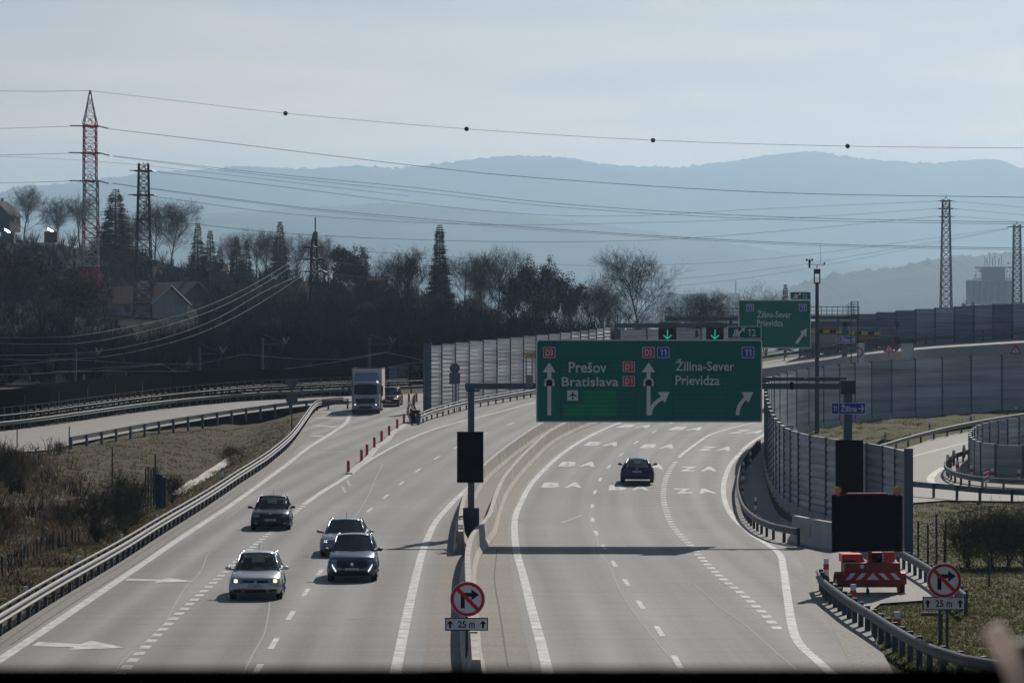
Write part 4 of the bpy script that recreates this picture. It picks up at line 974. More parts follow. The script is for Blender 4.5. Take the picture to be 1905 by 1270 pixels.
# stakes and fence posts
for i in range(19):
    x = 5+i*7.9+(3 if i % 3 == 1 else 0); yt = interp(x, [(0, 1038), (40, 1018), (75, 1000), (110, 988), (135, 983), (160, 984)])+(i*7 % 5-2); Y = interp(x, [(0, 112), (60, 121), (110, 128), (160, 133)])
    q = W(x, yt, Y); zg = ground_z(q.x, q.y); m = MB(); m.bar((q.x, q.y, zg-.3), (q.x+.02*(i % 3-1), q.y, q.z), .028 if i % 4 else .04, n=6)
    tag(m.build('fence_stake', 'stake_blue'), '%s dark stake of the broken fence at the left edge, counted from the left' % ORD[i], 'fence stake', 'dark stakes of the broken fence on the left')
for i, (x, yt, yb) in enumerate([(271, 871, 902), (276, 867, 905), (281, 872, 915), (286, 868, 908), (291, 873, 925), (294, 880, 930), (299, 882, 932), (305, 887, 934), (209, 833, 882), (289, 845, 900)]):
    q = GP(x, yb); Y = q.y; top = W(x, yt, Y); m = MB(); r0 = .05 if i < 5 else (.13 if i < 8 else .045); m.bar((q.x, Y, ground_z(q.x, Y)-.3), top, r0, n=8)
    lab = '%s blue grey pipe in the upright cluster on the left bank, counted from the left' % ORD[i] if i < 8 else ('lone slim steel post on the grass left of the pipe cluster' if i == 8 else 'lone slim sapling stake rising behind the pipe cluster')
    tag(m.build('standing_pipe', 'stake_blue' if i >= 5 else 'steel_dark'), lab, 'pipe', 'upright pipes on the left bank' if i < 8 else None)
for i, (x, yt, yb) in enumerate([(1708, 968, 1042), (1726, 975, 1048), (1742, 955, 1052), (1757, 984, 1046), (1759, 965, 1044), (1840, 1030, 1085)]):
    q = GP(x, yb); top = W(x, yt, q.y); m = MB(); m.bar((q.x, q.y, ground_z(q.x, q.y)-.3), top, .045, n=6)
    tag(m.build('fence_post', 'steel_dark'), '%s slim dark fence post by the bush on the right verge, from the left' % ORD[i], 'fence post', 'slim dark posts on the right verge')
for i, (x, yt, yb) in enumerate([(32, 795, 832), (129, 793, 842)]):
    q = GP(x, yb); top = W(x, yt, q.y); m = MB(); m.bar((q.x, q.y, q.z-.3), top, .04, n=6)
    tag(m.build('marker_pole', 'steel_dark'), ('thin dark pole at the far left of the service road', 'thin dark pole where the near service road guardrail starts')[i], 'pole')
# weather mast
p = gp(1520, 222); root = thing('weather_mast', 'tall grey weather mast with anemometer above the curved barrier', 'mast', p); s = F/222
def mz(py): return H+(HY-py)*222/F-p.z
m = MB(); m.bar((0, 0, -.5), (0, 0, mz(525)), .17, .13, n=12); m.build('pole', 'steel_dark', root, local=True)
m = MB()
for x in (-.2, .2):
    for y in (-.2, .2): m.bar((x, y, mz(527)), (x, y, mz(500)), .025)
m.box((0, 0, mz(527)), (.5, .5, .05)); m.box((0, 0, mz(505)), (.46, .46, .36)); m.build('cage', 'steel_dark', root, local=True)
m = MB(); m.bar((-.72, 0, mz(492)), (.6, 0, mz(492)), .025); m.bar((0, 0, mz(500)), (0, 0, mz(492)), .03); m.bar((.24, 0, mz(492)), (.24, 0, mz(455)), .012); m.bar((.55, 0, mz(492)), (.55, 0, mz(488)), .06); m.build('crossbar', 'steel_dark', root, local=True)
m = MB(); m.lathe((-.56, 0, mz(499)), [(.03, 0), (.07, .1), (.07, .45), (.12, .5), (.03, .7)], 8); m.lathe((-.76, 0, mz(486)), [(.02, 0), (.1, .1), (.02, .2)], 8); m.lathe((-.36, 0, mz(486)), [(.02, 0), (.1, .1), (.02, .2)], 8); m.build('anemometer', 'sign_black', root, local=True)
m = MB(); m.box((-.34, -.05, mz(775)), (.32, .25, .62)); m.build('cabinet', 'sign_white', root, local=True)
p = gp(1469, 219); m = MB(); m.box((p.x, p.y, p.z+.45), (.5, .4, .9), bev=0); m.box((p.x, p.y, p.z+.93), (.56, .46, .06)); tag(m.build('cabinet', 'concrete_cool'), 'small grey cabinet at the foot of the curved barrier', 'cabinet')
# ================================================================== GANTRIES AND SIGNS
YG = 134.0
def wz(py, Y): return H+(HY-py)*Y/F
def wx(px, Y): return (px-CX)*Y/F
gt = thing('sign_gantry', 'blue grey steel sign gantry spanning the right carriageway', 'gantry', gp(877, YG))
m = MB(); x = wx(876.5, YG); zt = wz(713, YG); m.box((x, YG, zt/2), (.29, .29, zt)); m.build('pillar', 'gantry_paint', gt)
m = MB(); m.box((x, YG, .02+wz(944, YG)/2), (.72, .7, wz(944, YG)-.02), top=(1, 1)); m.build('pillar_base', 'steel_dark', gt)
xr = wx(1577, YG); m = MB(); m.box((xr, YG, zt/2), (.36, .36, zt-.02)); m.build('pillar', 'gantry_paint', gt)
m = MB(); m.box(((x+xr)/2, YG, wz(718, YG)), (xr-x+.55, .30, .265)); m.build('beam', 'gantry_paint', gt)
m = MB(); m.box(((wx(1000, YG)+xr)/2, YG+.55, wz(705, YG)), (xr-wx(1000, YG), .16, .16)); 
for px in (1010, 1120, 1230, 1340, 1412, 1500): m.box((wx(px, YG), YG+.28, wz(705, YG)), (.10, .7, .10))
m.build('rear_beam', 'gantry_paint', gt)
m = MB(); m.box((xr, YG, wz(722, YG)+.05), (.66, .5, .62)); m.box((x+.08, YG, wz(726, YG)), (.62, .4, .1)); m.build('bracket', 'steel_dark', gt)
m = MB(); m.box((wx(985, YG), YG-.1, wz(708, YG)), (.30, .4, .55)); m.bar((wx(979, YG), YG, wz(712, YG)), (wx(979, YG), YG, wz(662, YG)), .025); m.bar((wx(990, YG), YG, wz(712, YG)), (wx(990, YG), YG, wz(662, YG)), .025); m.bar((wx(979, YG), YG, wz(662, YG)), (wx(990, YG), YG, wz(662, YG)), .025); m.build('junction_box', 'steel_dull', gt)
for px in (1472,):
    m = MB(); m.box((wx(px, YG), YG-.22, wz(717, YG)), (.14, .2, .34)); m.build('camera', 'sign_black', gt)
def sbox(mb, x0, y0, x1, y1, Y, y_off, depth, mi=None):
    a, b = W(x0, y0, Y), W(x1, y1, Y); mb.box(((a.x+b.x)/2, Y+y_off, (a.z+b.z)/2), (b.x-a.x, depth, a.z-b.z), mi=mi)
def rrect(mb, x0, y0, x1, y1, Y, yo, r=2.0, mi=None):
    pts = []
    for cx_, cy_, a0 in ((x1-r, y0+r, 0), (x0+r, y0+r, 90), (x0+r, y1-r, 180), (x1-r, y1-r, 270)):
        for k in range(5): a = R(a0+22.5*k); pts.append((cx_+r*math.cos(a), cy_-r*math.sin(a)))
    mb.poly([(wx(px, Y), Y+yo, wz(py, Y)) for px, py in pts], mi)
def plate_thing(name, label, cat, x0, y0, x1, y1, Y, face, border='sign_white', bw=3.0, thick=.10, yo=-.3, group=None, r=4.0):
    a = W((x0+x1)/2, y1, Y); root = thing(name, label, cat, Vector((a.x, Y+yo, a.z)), group)
    m = MB(); sbox(m, x0+.6, y0+.6, x1-.6, y1-.6, Y, yo+thick/2+.004, thick); m.build('backing', 'steel_dull', root)
    m = MB(); rrect(m, x0, y0, x1, y1, Y, yo, r); m.build('border', border, root)
    m = MB(); rrect(m, x0+bw, y0+bw, x1-bw, y1-bw, Y, yo-.006, max(1, r-1.5)); f = m.build('face', face, root)
    return root, f, yo-.006
def T(m, body, x0, y0, x1, y1, Y, yo, mi=0, bold=.012):
    text_xz(m, body, wx(x0, Y), wz(y1, Y), wx(x1, Y), wz(y0, Y), Y+yo, mi, bold)
def PP(m, pts, Y, yo, mi=0): m.poly([(wx(a, Y), Y+yo, wz(b, Y)) for a, b in pts], mi)
def shield(parent, Y, yo, x0, y0, x1, y1, body, face):
    m = MB(); rrect(m, x0, y0, x1, y1, Y, yo-.006, 1.2); b = m.build('number_shield', 'sign_white', parent)
    m = MB(); rrect(m, x0+1.1, y0+1.1, x1-1.1, y1-1.1, Y, yo-.010, .8, 0); h = y1-y0; w_ = x1-x0; k = len(body)
    m.build('shield_face', face, b)
    m = MB(); T(m, body, x0+w_*(.2 if body != '11' else .24), y0+h*.2, x1-w_*(.2 if body != '11' else .24), y1-h*.2, Y, yo-.014, 0, .02); m.build('lettering', 'sign_text', b)
def arrow_arc(pts, wd):   # polyline ribbon in pixel units -> polygon
    L_, R_ = [], []
    for i, p in enumerate(pts):
        a, b = pts[max(i-1, 0)], pts[min(i+1, len(pts)-1)]; dx, dy = b[0]-a[0], b[1]-a[1]; l = math.hypot(dx, dy); nx_, ny_ = -dy/l*wd/2, dx/l*wd/2
        L_.append((p[0]+nx_, p[1]+ny_)); R_.append((p[0]-nx_, p[1]-ny_))
    return L_, R_
def ribbon_px(m, pts, wd, Y, yo, mi=0):
    A_, B_ = arrow_arc(pts, wd)
    for i in range(len(pts)-1): PP(m, [A_[i], A_[i+1], B_[i+1], B_[i]], Y, yo, mi)
# main sign ---------------------------------------------------------
Y = YG
big, face, yo = plate_thing('direction_sign', 'huge green motorway direction sign for Presov, Bratislava and Zilina-Sever', 'direction sign', 997, 631.5, 1417, 785, Y, 'sign_green', bw=2.3, thick=.14, yo=-.32, r=4.5)
m = MB()
def seams(x0, x1, ys):
    for yy in ys: PP(m, [(x0, yy-.35), (x1, yy-.35), (x1, yy+.35), (x0, yy+.35)], Y, yo-.004)
    for xx in (x0, x1): PP(m, [(xx-.35, ys[0]), (xx+.35, ys[0]), (xx+.35, 781), (xx-.35, 781)], Y, yo-.0045)
seams(1042, 1183, [666.5, 674.8, 683, 691.3, 699.6, 707.8, 717, 725.5, 733.5, 741.5, 749.8, 758, 766, 774.5]); seams(1250, 1353, [692, 700, 708.5, 717, 725.5, 733.8, 742, 750.5, 759, 767, 775])
m.build('panel_seams', 'sign_green_seam', face)
m = MB(); PP(m, [(1086, 726), (1146, 726), (1146, 773.5), (1049, 773.5), (1049, 752), (1086, 752)], Y, yo-.003); m.build('repaired_patch', 'sign_green_patch', face)
m = MB()
T(m, 'Prešov', 1058, 673, 1128, 693, Y, yo-.008); T(m, 'Bratislava', 1045, 701, 1150, 718, Y, yo-.008)
T(m, 'Žilina-Sever', 1256, 667.5, 1365, 689.5, Y, yo-.008); T(m, 'Prievidza', 1256, 698, 1338, 716, Y, yo-.008); m.build('lettering', 'sign_text', face)
for x0, y0, x1, y1, b, f_ in ((1010.5, 645.5, 1033, 665.5, 'D3', 'sign_red'), (1194.5, 645.5, 1217, 665.5, 'D3', 'sign_red'), (1222, 645.5, 1244.5, 665.5, '11', 'sign_blue'), (1379, 645.5, 1402, 665.5, '11', 'sign_blue'), (1158, 672, 1180.5, 691.5, 'D1', 'sign_red'), (1158, 699.5, 1180.5, 718, 'D1', 'sign_red')):
    shield(face, Y, yo, x0, y0, x1, y1, b, f_)
def up_arrow(cx_):
    m = MB(); PP(m, [(cx_-12, 692), (cx_+12, 692), (cx_, 673.5)], Y, yo-.008); PP(m, [(cx_-3.6, 772), (cx_+3.6, 772), (cx_+3.6, 692), (cx_-3.6, 692)], Y, yo-.0075); a = m.build('arrow', 'sign_white', face)
    m = MB()
    for k in range(9):
        a0, a1 = R(2+k*20), R(16+k*20); PP(m, [(cx_+5.6*math.cos(a0), 711-5.6*math.sin(a0)), (cx_+9.8*math.cos(a0), 711-9.8*math.sin(a0)), (cx_+9.8*math.cos(a1), 711-9.8*math.sin(a1)), (cx_+5.6*math.cos(a1), 711-5.6*math.sin(a1))], Y, yo-.009)
    for s_ in (-1, 1): PP(m, [(cx_+5.6*s_, 711.8), (cx_+9.8*s_, 711.8), (cx_+9.8*s_, 717.5), (cx_+5.6*s_, 717.5)], Y, yo-.009)
    m.build('tunnel_stones', 'sign_white', a)
    m = MB(); PP(m, [(cx_-5.2, 717.5)]+[(cx_+5.2*math.cos(R(180-20*k)), 710.5-5.2*math.sin(R(180-20*k))) for k in range(10)]+[(cx_+5.2, 717.5)], Y, yo-.010); m.build('tunnel_mouth', 'sign_black', a)
up_arrow(1021.7); up_arrow(1206)
def turn(x0, y0, ctrl, tip, wd=7.0):
    m = MB(); P = []
    for k in range(9):
        t = k/8; P.append(((1-t)**2*x0+2*t*(1-t)*ctrl[0]+t*t*tip[0], (1-t)**2*y0+2*t*(1-t)*ctrl[1]+t*t*tip[1]))
    ribbon_px(m, P, wd, Y, yo-.0085)
    return m
m = turn(1209, 771, (1209, 750), (1234, 739)); PP(m, [(1223, 729), (1245, 728.5), (1236, 749)], Y, yo-.009); m.build('arrow', 'sign_white', face)
m = turn(1371, 771.5, (1371, 750), (1389, 738)); PP(m, [(1378, 729), (1400, 728.5), (1391, 749)], Y, yo-.009); m.build('arrow', 'sign_white', face)
m = MB(); PP(m, [(1055, 725.5), (1075, 725.5), (1075, 744.5), (1055, 744.5)], Y, yo-.007); pb = m.build('airport_symbol', 'sign_white', face)
m = MB(); PP(m, [(1064, 741), (1064, 729), (1065, 727), (1066, 729), (1066, 741)], Y, yo-.012); PP(m, [(1057, 737), (1065, 731), (1073, 737), (1073, 738.2), (1065, 734.6), (1057, 738.2)], Y, yo-.0125); PP(m, [(1062, 742.5), (1065, 740.5), (1068, 742.5), (1068, 743.2), (1065, 742), (1062, 743.2)], Y, yo-.0125); m.build('aeroplane', 'sign_black', pb)
def exit_tab(Y, x0, y0, x1, y1, label, yo_=-.32):
    root, f, yy = plate_thing('exit_sign', label, 'exit sign', x0, y0, x1, y1, Y, 'sign_green', bw=1.4*(x1-x0)/63, thick=.08, yo=yo_, r=1.6)
    w_, h = x1-x0, y1-y0; q = lambda u, v: (x0+u*w_, y0+v*h); m = MB()
    PP(m, [q(.15, .84), q(.20, .84), q(.25, .22), q(.225, .22)], Y, yy-.004); PP(m, [q(.22, .84), q(.28, .84), q(.295, .5), q(.29, .22), q(.265, .22)], Y, yy-.0045)
    PP(m, [q(.30, .84), q(.37, .84), q(.36, .6), q(.46, .36), q(.43, .26), q(.33, .45), q(.31, .22), q(.295, .22)], Y, yy-.004); PP(m, [q(.40, .17), q(.53, .12), q(.50, .48)], Y, yy-.0045)
    m.build('exit_symbol', 'sign_white', f)
    m = MB(); T(m, '12', x0+.60*w_, y0+.22*h, x0+.84*w_, y0+.80*h, Y, yy-.005, 0, .01); m.build('lettering', 'sign_text', f)
    
    for u in (.3, .7): m = MB(); a = W(x0+w_*u, y1+6, Y); b = W(x0+w_*u, y0+3, Y); m.bar((a.x, Y+.02, a.z-.3), (b.x, Y+.02, b.z), .04); m.build('bracket', 'steel_dull', root)
exit_tab(YG, 1352, 606.5, 1415.5, 630, 'green exit 12 tab above the huge green direction sign')
# black message panels on both gantry pillars
for x0, y0, x1, y1, lab in ((850.5, 802, 899.5, 896.5, 'blank black message panel on the left gantry pillar in the median'), (1552.5, 817, 1603.5, 925, 'blank black message panel on the right gantry pillar by the curved barrier')):
    a = W((x0+x1)/2, y1, YG); root = thing('message_panel', lab, 'message panel', Vector((a.x, YG-.4, a.z)))
    m = MB(); sbox(m, x0, y0, x1, y1, YG, -.34, .26); m.build('housing', 'steel_dark', root)
    m = MB(); sbox(m, x0+.4, y0+.4, x1-.4, y1-.4, YG, -.477, .012); m.build('screen', 'black_panel', root)
# small blue direction signs
def blue_sign(Y, x0, y0, x1, y1, label, yo_=-.3, full=True):
    root, f, yy = plate_thing('direction_sign', label, 'direction sign', x0, y0, x1, y1, Y, 'sign_blue', bw=.9, thick=.06, yo=yo_, r=1.5)
    w_, h = x1-x0, y1-y0; m = MB()
    T(m, '11', x0+.05*w_, y0+.25*h, x0+.16*w_, y0+.75*h, Y, yy-.006, 0, .02); T(m, 'Žilina', x0+.26*w_, y0+.10*h, x0+.75*w_, y0+.80*h, Y, yy-.006, 0, .02)
    PP(m, [(x0+.205*w_, y0+.04*h), (x0+.22*w_, y0+.04*h), (x0+.22*w_, y0+.96*h), (x0+.205*w_, y0+.96*h)], Y, yy-.006)
    PP(m, [(x0+.78*w_, y0+.46*h), (x0+.92*w_, y0+.46*h), (x0+.92*w_, y0+.58*h), (x0+.78*w_, y0+.58*h)], Y, yy-.006)
    for s_ in (-1, 1): PP(m, [(x0+.96*w_, y0+.52*h), (x0+.93*w_, y0+.52*h), (x0+.865*w_, y0+(.52+.30*s_)*h), (x0+.90*w_, y0+(.52+.34*s_)*h)], Y, yy-.0065)
    m.build('lettering', 'sign_text', f)
blue_sign(YG, 1545.5, 749, 1608.5, 769.5, 'blue Zilina arrow sign on the near right gantry pillar')
# far gantry with lane lights --------------------------------------
Y2 = 266.0
g2_ = thing('sign_gantry', 'grey far gantry carrying the two green lane arrows', 'gantry', gp(1147, Y2))
m = MB(); m.box(((wx(1143, Y2)+wx(1384, Y2))/2, Y2, wz(605.5, Y2)), (wx(1384, Y2)-wx(1143, Y2), .5, .40)); m.build('beam', 'gantry_paint', g2_)
for px in (1146.5, 1519.5):
    m = MB(); z0 = g(Y2); z1 = wz(602, Y2); m.box((wx(px, Y2), Y2, (z0+z1)/2-.2), (.32, .32, z1-z0)); m.build('pillar', 'gantry_paint', g2_)
m = MB(); m.box(((wx(1384, Y2)+wx(1521, Y2))/2, Y2, wz(606, Y2)), (wx(1521, Y2)-wx(1384, Y2), .4, .30)); m.build('beam', 'gantry_paint', g2_)
m = MB(); sbox(m, 1293, 615, 1298, 627, Y2, -.35, .3); m.bar((wx(1295.5, Y2), Y2-.35, wz(615, Y2)), (wx(1295.5, Y2), Y2-.3, wz(607, Y2)), .05); m.build('camera', 'sign_black', g2_)
for i, (x0, x1) in enumerate(((1224.5, 1257.5), (1313, 1345.5))):
    a = W((x0+x1)/2, 634, Y2); root = thing('lane_signal', ('left', 'right')[i]+' lit green arrow of the pair over the far lanes', 'lane signal', Vector((a.x, Y2-.5, a.z)), 'green lane arrows')
    m = MB(); sbox(m, x0, 610, x1, 636, Y2, -.5, .3); m.build('housing', 'black_panel', root)
    m = MB(); sbox(m, x0, 600, x1, 602, Y2, -.5, .3); sbox(m, x0, 602, x0+1.2, 610, Y2, -.5, .3); sbox(m, x1-1.2, 602, x1, 610, Y2, -.5, .3); m.build('bracket', 'steel_dark', root)
    cx_ = (x0+x1)/2; m = MB(); PP(m, [(cx_-.9, 613), (cx_+.9, 613), (cx_+.9, 630), (cx_-.9, 630)], Y2, -.656)
    for s_ in (-1, 1): PP(m, [(cx_, 631.4), (cx_, 628.6), (cx_+7*s_, 622.3), (cx_+8*s_, 624.3)], Y2, -.657)
    m.build('arrow', 'led_green', root)
# second green sign
sg, face, yo = plate_thing('direction_sign', 'smaller green Zilina-Sever Prievidza sign on the far gantry', 'direction sign', 1373, 558, 1507.5, 647.5, Y2, 'sign_green', bw=1.5, thick=.12, yo=-.45, r=2.0)
Y = Y2; m = MB(); T(m, 'Žilina-Sever', 1407.5, 576, 1471.5, 591, Y, yo-.008); T(m, 'Prievidza', 1407.5, 594.5, 1456, 607, Y, yo-.008); m.build('lettering', 'sign_text', face)
shield(face, Y, yo, 1388, 566, 1402, 578.5, '11', 'sign_blue'); shield(face, Y, yo, 1485.5, 565.5, 1499.5, 578.5, '11', 'sign_blue')
m = MB(); ribbon_px(m, [(1480.5, 638.5), (1493, 621)], 5, Y, yo-.008); PP(m, [(1487, 617.5), (1500.5, 610), (1499, 626.5)], Y, yo-.0085); m.build('arrow', 'sign_white', face)
exit_tab(Y2, 1469, 543, 1507.5, 557.5, 'small green exit 12 tab above the far green sign', -.45)
# walkway gantry behind it
Y3 = 300.0
ct = thing('gantry_walkway', 'thin railed steel walkway gantry beside the far green sign', 'gantry', gp(1592, Y3))
def rails(x0, x1, ya, yb, n):
    m = MB(); m.bar(W(x0, ya, Y3), W(x1, ya, Y3), .035); m.bar(W(x0, yb, Y3), W(x1, yb, Y3), .045); m.bar(W(x0, (ya+yb)/2, Y3), W(x1, (ya+yb)/2, Y3), .022)
    for i in range(n+1): q = x0+(x1-x0)*i/n; m.bar(W(q, ya-1, Y3), W(q, yb+2, Y3), .03)
    m.box(((wx(x0, Y3)+wx(x1, Y3))/2, Y3+.4, wz(yb+5, Y3)), (wx(x1, Y3)-wx(x0, Y3), .9, .35)); return m
rails(1238, 1374, 573, 588, 14).build('railing', 'steel_dark', ct); rails(1508, 1598, 570.5, 585, 9).build('railing', 'steel_dark', ct)
m = MB()
for q in (1583.5, 1596): m.bar(W(q, 560, Y3), (wx(q, Y3), Y3, g(Y3)), .05)
for k in range(7): m.bar(W(1583.5, 561+k*5, Y3), W(1596, 561+k*5, Y3), .03)
m.build('ladder', 'steel_dark', ct)
m = MB(); q = W(1360, 592, Y3); m.bar((q.x, Y3+.4, q.z), (q.x, Y3+.4, g(Y3)-.3), .2, n=8); m.build('pillar', 'steel_dark', ct)
# flyover gantry, height bar, warning signs
Y4 = 300.0
zd = lambda px: wz(interp(px, FLY_T), FY)-.35
fg = thing('portal_frame', 'blue grey portal frame standing on the flyover', 'gantry', Vector((wx(1588, Y4), Y4+8, zd(1588))))
m = MB(); m.box(((wx(1526, Y4)+wx(1692, Y4))/2, Y4+8, wz(601.5, Y4)), (wx(1692, Y4)-wx(1526, Y4), .4, .50)); m.build('beam', 'gantry_paint', fg)
for px in (1588, 1687):
    m = MB(); z0 = zd(px); z1 = wz(598, Y4); m.box((wx(px, Y4), Y4+8, (z0+z1)/2), (.5 if px < 1600 else .34, .4, z1-z0)); m.build('pillar', 'gantry_paint', fg)
m = MB(); sbox(m, 1682, 626, 1692, 637, Y4, 7.7, .3); m.build('camera', 'sign_black', fg)
blue_sign(Y4, 1570, 624.5, 1606.5, 637.5, 'small far blue Zilina arrow sign on the flyover portal', 7.5)
hb = thing('height_bar', 'black and yellow striped height limit bar hanging over the flyover', 'height bar', W(1572, 618, Y4+12)); m = MB(); mk = MB()
for k in range(11):
    x0 = 1508+k*11.8; m.box((wx(x0+5.9, Y4+12), Y4+12, wz(615.5+k*.45, Y4+12)), (11.8*(Y4+12)/F, .12, .30), mi=k % 2)
m.build('bar', ['yellow', 'sign_black'], hb)
for px in (1530, 1572, 1625): m = MB(); m.bar((wx(px, Y4+12), Y4+12, wz(616, Y4)), (wx(px, Y4+12), Y4+12, wz(603, Y4)), .03); m.build('hanger', 'steel_dark', hb)
def warn(px, py, r, label):
    Yw = FY-1.2; c = W(px, py, Yw); root = thing('warning_sign', label, 'road sign', Vector((c.x, Yw, wz(interp(px, FLY_T), FY))), 'red triangle warning signs on the flyover parapet'); s = Yw/F
    m = MB(); m.prism([(c.x-r*s, c.z-r*.75*s), (c.x+r*s, c.z-r*.75*s), (c.x, c.z+r*.95*s)], Yw-.02, Yw+.02); tri = m.build('triangle', 'sign_red', root)
    m = MB(); k = .62; m.poly([(c.x-r*k*s, Yw-.026, c.z-r*.52*s), (c.x+r*k*s, Yw-.026, c.z-r*.52*s), (c.x, Yw-.026, c.z+r*.5*s)]); m.build('triangle_face', 'sign_white', tri)
    m = MB()
    for j, zz in enumerate((.16, -.10, -.36)): m.poly([(c.x+.08*r*s*math.cos(a*.785), Yw-.032, c.z+(zz*r+.10*r*math.sin(a*.785))*s) for a in range(8)][::-1])
    m.build('symbol', 'sign_black', tri)
    m = MB(); m.bar((c.x, Yw+.06, c.z-r*.9*s-.5), (c.x, Yw+.06, c.z+r*.4*s), .035); m.build('post', 'steel_dull', root)
warn(1653.5, 647, 10.5, 'red triangle warning sign on the flyover parapet left of the white box'); warn(1889.5, 650, 11, 'red triangle warning sign on the flyover parapet at the right edge')
Yw = FY-2; c = W(1687.5, 664, Yw); root = thing('roadside_board', 'blank white board back on the flyover below the portal', 'board', c); m = MB(); sbox(m, 1676, 639, 1698, 664, Yw, 0, .12); m.build('board', 'sign_white', root); m = MB(); sbox(m, 1674.5, 637.5, 1699.5, 639, Yw, 0, .2); sbox(m, 1698, 639, 1699.5, 668, Yw, 0, .2); m.build('frame', 'steel_dull', root)
c = W(1600, 674, Yw); root = thing('road_sign', 'white board with a red ringed circle beside the far portal pillar', 'road sign', c); m = MB(); sbox(m, 1594, 638, 1608, 674, Yw, 0, .08); bd = m.build('board', 'sign_white', root)
m = MB(); ring(m, 7*Yw/F, 9.5*Yw/F, 0); cc = W(1596.5, 655, Yw); vx = wx(1594, Yw); m.v = [(max(vx, v[0]+cc.x), Yw-.05, v[2]+cc.z) for v in m.v]; m.build('red_ring', 'sign_red', bd)

# ================================================================== RED TRAILER
tr = thing('sign_trailer', 'red warning trailer with a big black board parked in the right bay', 'trailer', GP(1627, 1104), rz=R(2)); s_ = F/tr.location.y
def tb(m, x0, y0, x1, y1, yo, dp, mi=None):   # pixel rectangle relative to the trailer base
    m.box((((x0+x1)/2-1627)/s_, yo, (1104-(y0+y1)/2)/s_), ((x1-x0)/s_, dp, (y1-y0)/s_), mi=mi)
m = MB(); tb(m, 1551, 921, 1681, 1027, .5, .16); bd = m.build('board', 'black_panel', tr, local=True)
m = MB(); tb(m, 1681.2, 922, 1683.5, 1028, .5, .22); tb(m, 1580, 917.5, 1655, 920.6, .5, .2); m.build('board_edge', 'trailer_maroon', bd, local=True)
for x in (1562, 1674):
    m = MB(); cx_ = (x-1627)/s_; cz_ = (1104-912)/s_; vs = [(cx_+6.3/s_*math.cos(2*math.pi*k/20), y, cz_+6.3/s_*math.sin(2*math.pi*k/20)) for y in (.42, .54) for k in range(20)]
    m.add(vs, [list(range(20))[::-1], [20+k for k in range(20)]]+[[k, (k+1) % 20, 20+(k+1) % 20, 20+k] for k in range(20)]); lm = m.build('warning_lamp', 'amber', tr, local=True)
    m = MB(); m.box((cx_, .48, cz_-.15), (.12, .14, .1)); m.build('lamp_socket', 'trailer_red', lm, local=True)
m = MB(); tb(m, 1617, 1026, 1624.5, 1066, .35, .16); m.build('mast', 'trailer_maroon', tr, local=True)
m = MB(); tb(m, 1572, 1047, 1684-8, 1068, .55, .9); m.build('chassis', 'trailer_maroon', tr, local=True)
m = MB(); tb(m, 1571, 1064, 1677, 1080, .1, .08); sk = m.build('stripe_board', 'sign_red', tr, local=True)
m = MB()
for a, b, c_, d in ((1573, 1584, 1592, 1581), (1592, 1603, 1612, 1600.5), (1634.5, 1647, 1656.5, 1645), (1656, 1668, 1676.5, 1666)):
    lf = a < 1620; pts = [(a, 1078), (c_ - (0 if lf else 0), 1065.5)] 
    if lf: P4 = [(a, 1078), (a+9, 1078), (c_+0, 1065.5), (c_-9, 1065.5)]
    else: P4 = [(a, 1065.5), (a+9, 1065.5), (c_+0, 1078), (c_-9, 1078)]
    m.poly([((x-1627)/s_, .055, (1104-y)/s_) for x, y in (P4 if not lf else P4)])
m.poly([((x-1627)/s_, .055, (1104-y)/s_) for x, y in ((1612, 1078), (1636.5, 1078), (1624, 1065.5))]); m.build('stripes', 'marker_white', sk, local=True)
m = MB(); tb(m, 1570, 1080, 1676, 1092, .5, .9); m.build('lower_apron', 'trailer_maroon', tr, local=True)
m = MB(); tb(m, 1570, 1032, 1608, 1046.5, .9, .8); m.prism([((1608-1627)/s_, (1104-1036)/s_), ((1615-1627)/s_, (1104-1050)/s_), ((1615-1627)/s_, (1104-1062)/s_), ((1608-1627)/s_, (1104-1062)/s_)], .5, 1.3); m.build('locker', 'trailer_red', tr, local=True)
m = MB(); tb(m, 1570, 1043, 1595, 1046, .46, .08); m.build('handle', 'plastic_black', tr, local=True)
m = MB(); tb(m, 1572, 1047.4, 1609, 1062, .08, .06); lk = m.build('front_panel', 'trailer_maroon', tr, local=True)
m = MB(); poly_disc(m, .075, .04, 20, 0, ((1604-1627)/s_, (1104-1053)/s_)); m.build('round_badge', 'sign_white', lk, local=True)
m = MB(); tb(m, 1625, 1029, 1648, 1061, .9, .8); m.build('cabinet', 'trailer_red', tr, local=True)
m = MB(); tb(m, 1626, 1029, 1644.5, 1057, .47, .04); m.build('window', 'dark_glass', tr, local=True)
m = MB(); tb(m, 1645.2, 1028, 1647, 1058, .46, .07); m.build('window_frame', 'marker_white', tr, local=True)
m = MB(); tb(m, 1648.3, 1028, 1669, 1047, .9, .8); tb(m, 1650, 1047, 1672, 1062, .7, .7); m.build('side_locker', 'trailer_red', tr, local=True)
m = MB(); tb(m, 1650, 1046.6, 1670, 1048, .3, .1); tb(m, 1650, 1055.5, 1673, 1057, .3, .1); m.build('locker_trim', 'marker_white', tr, local=True)
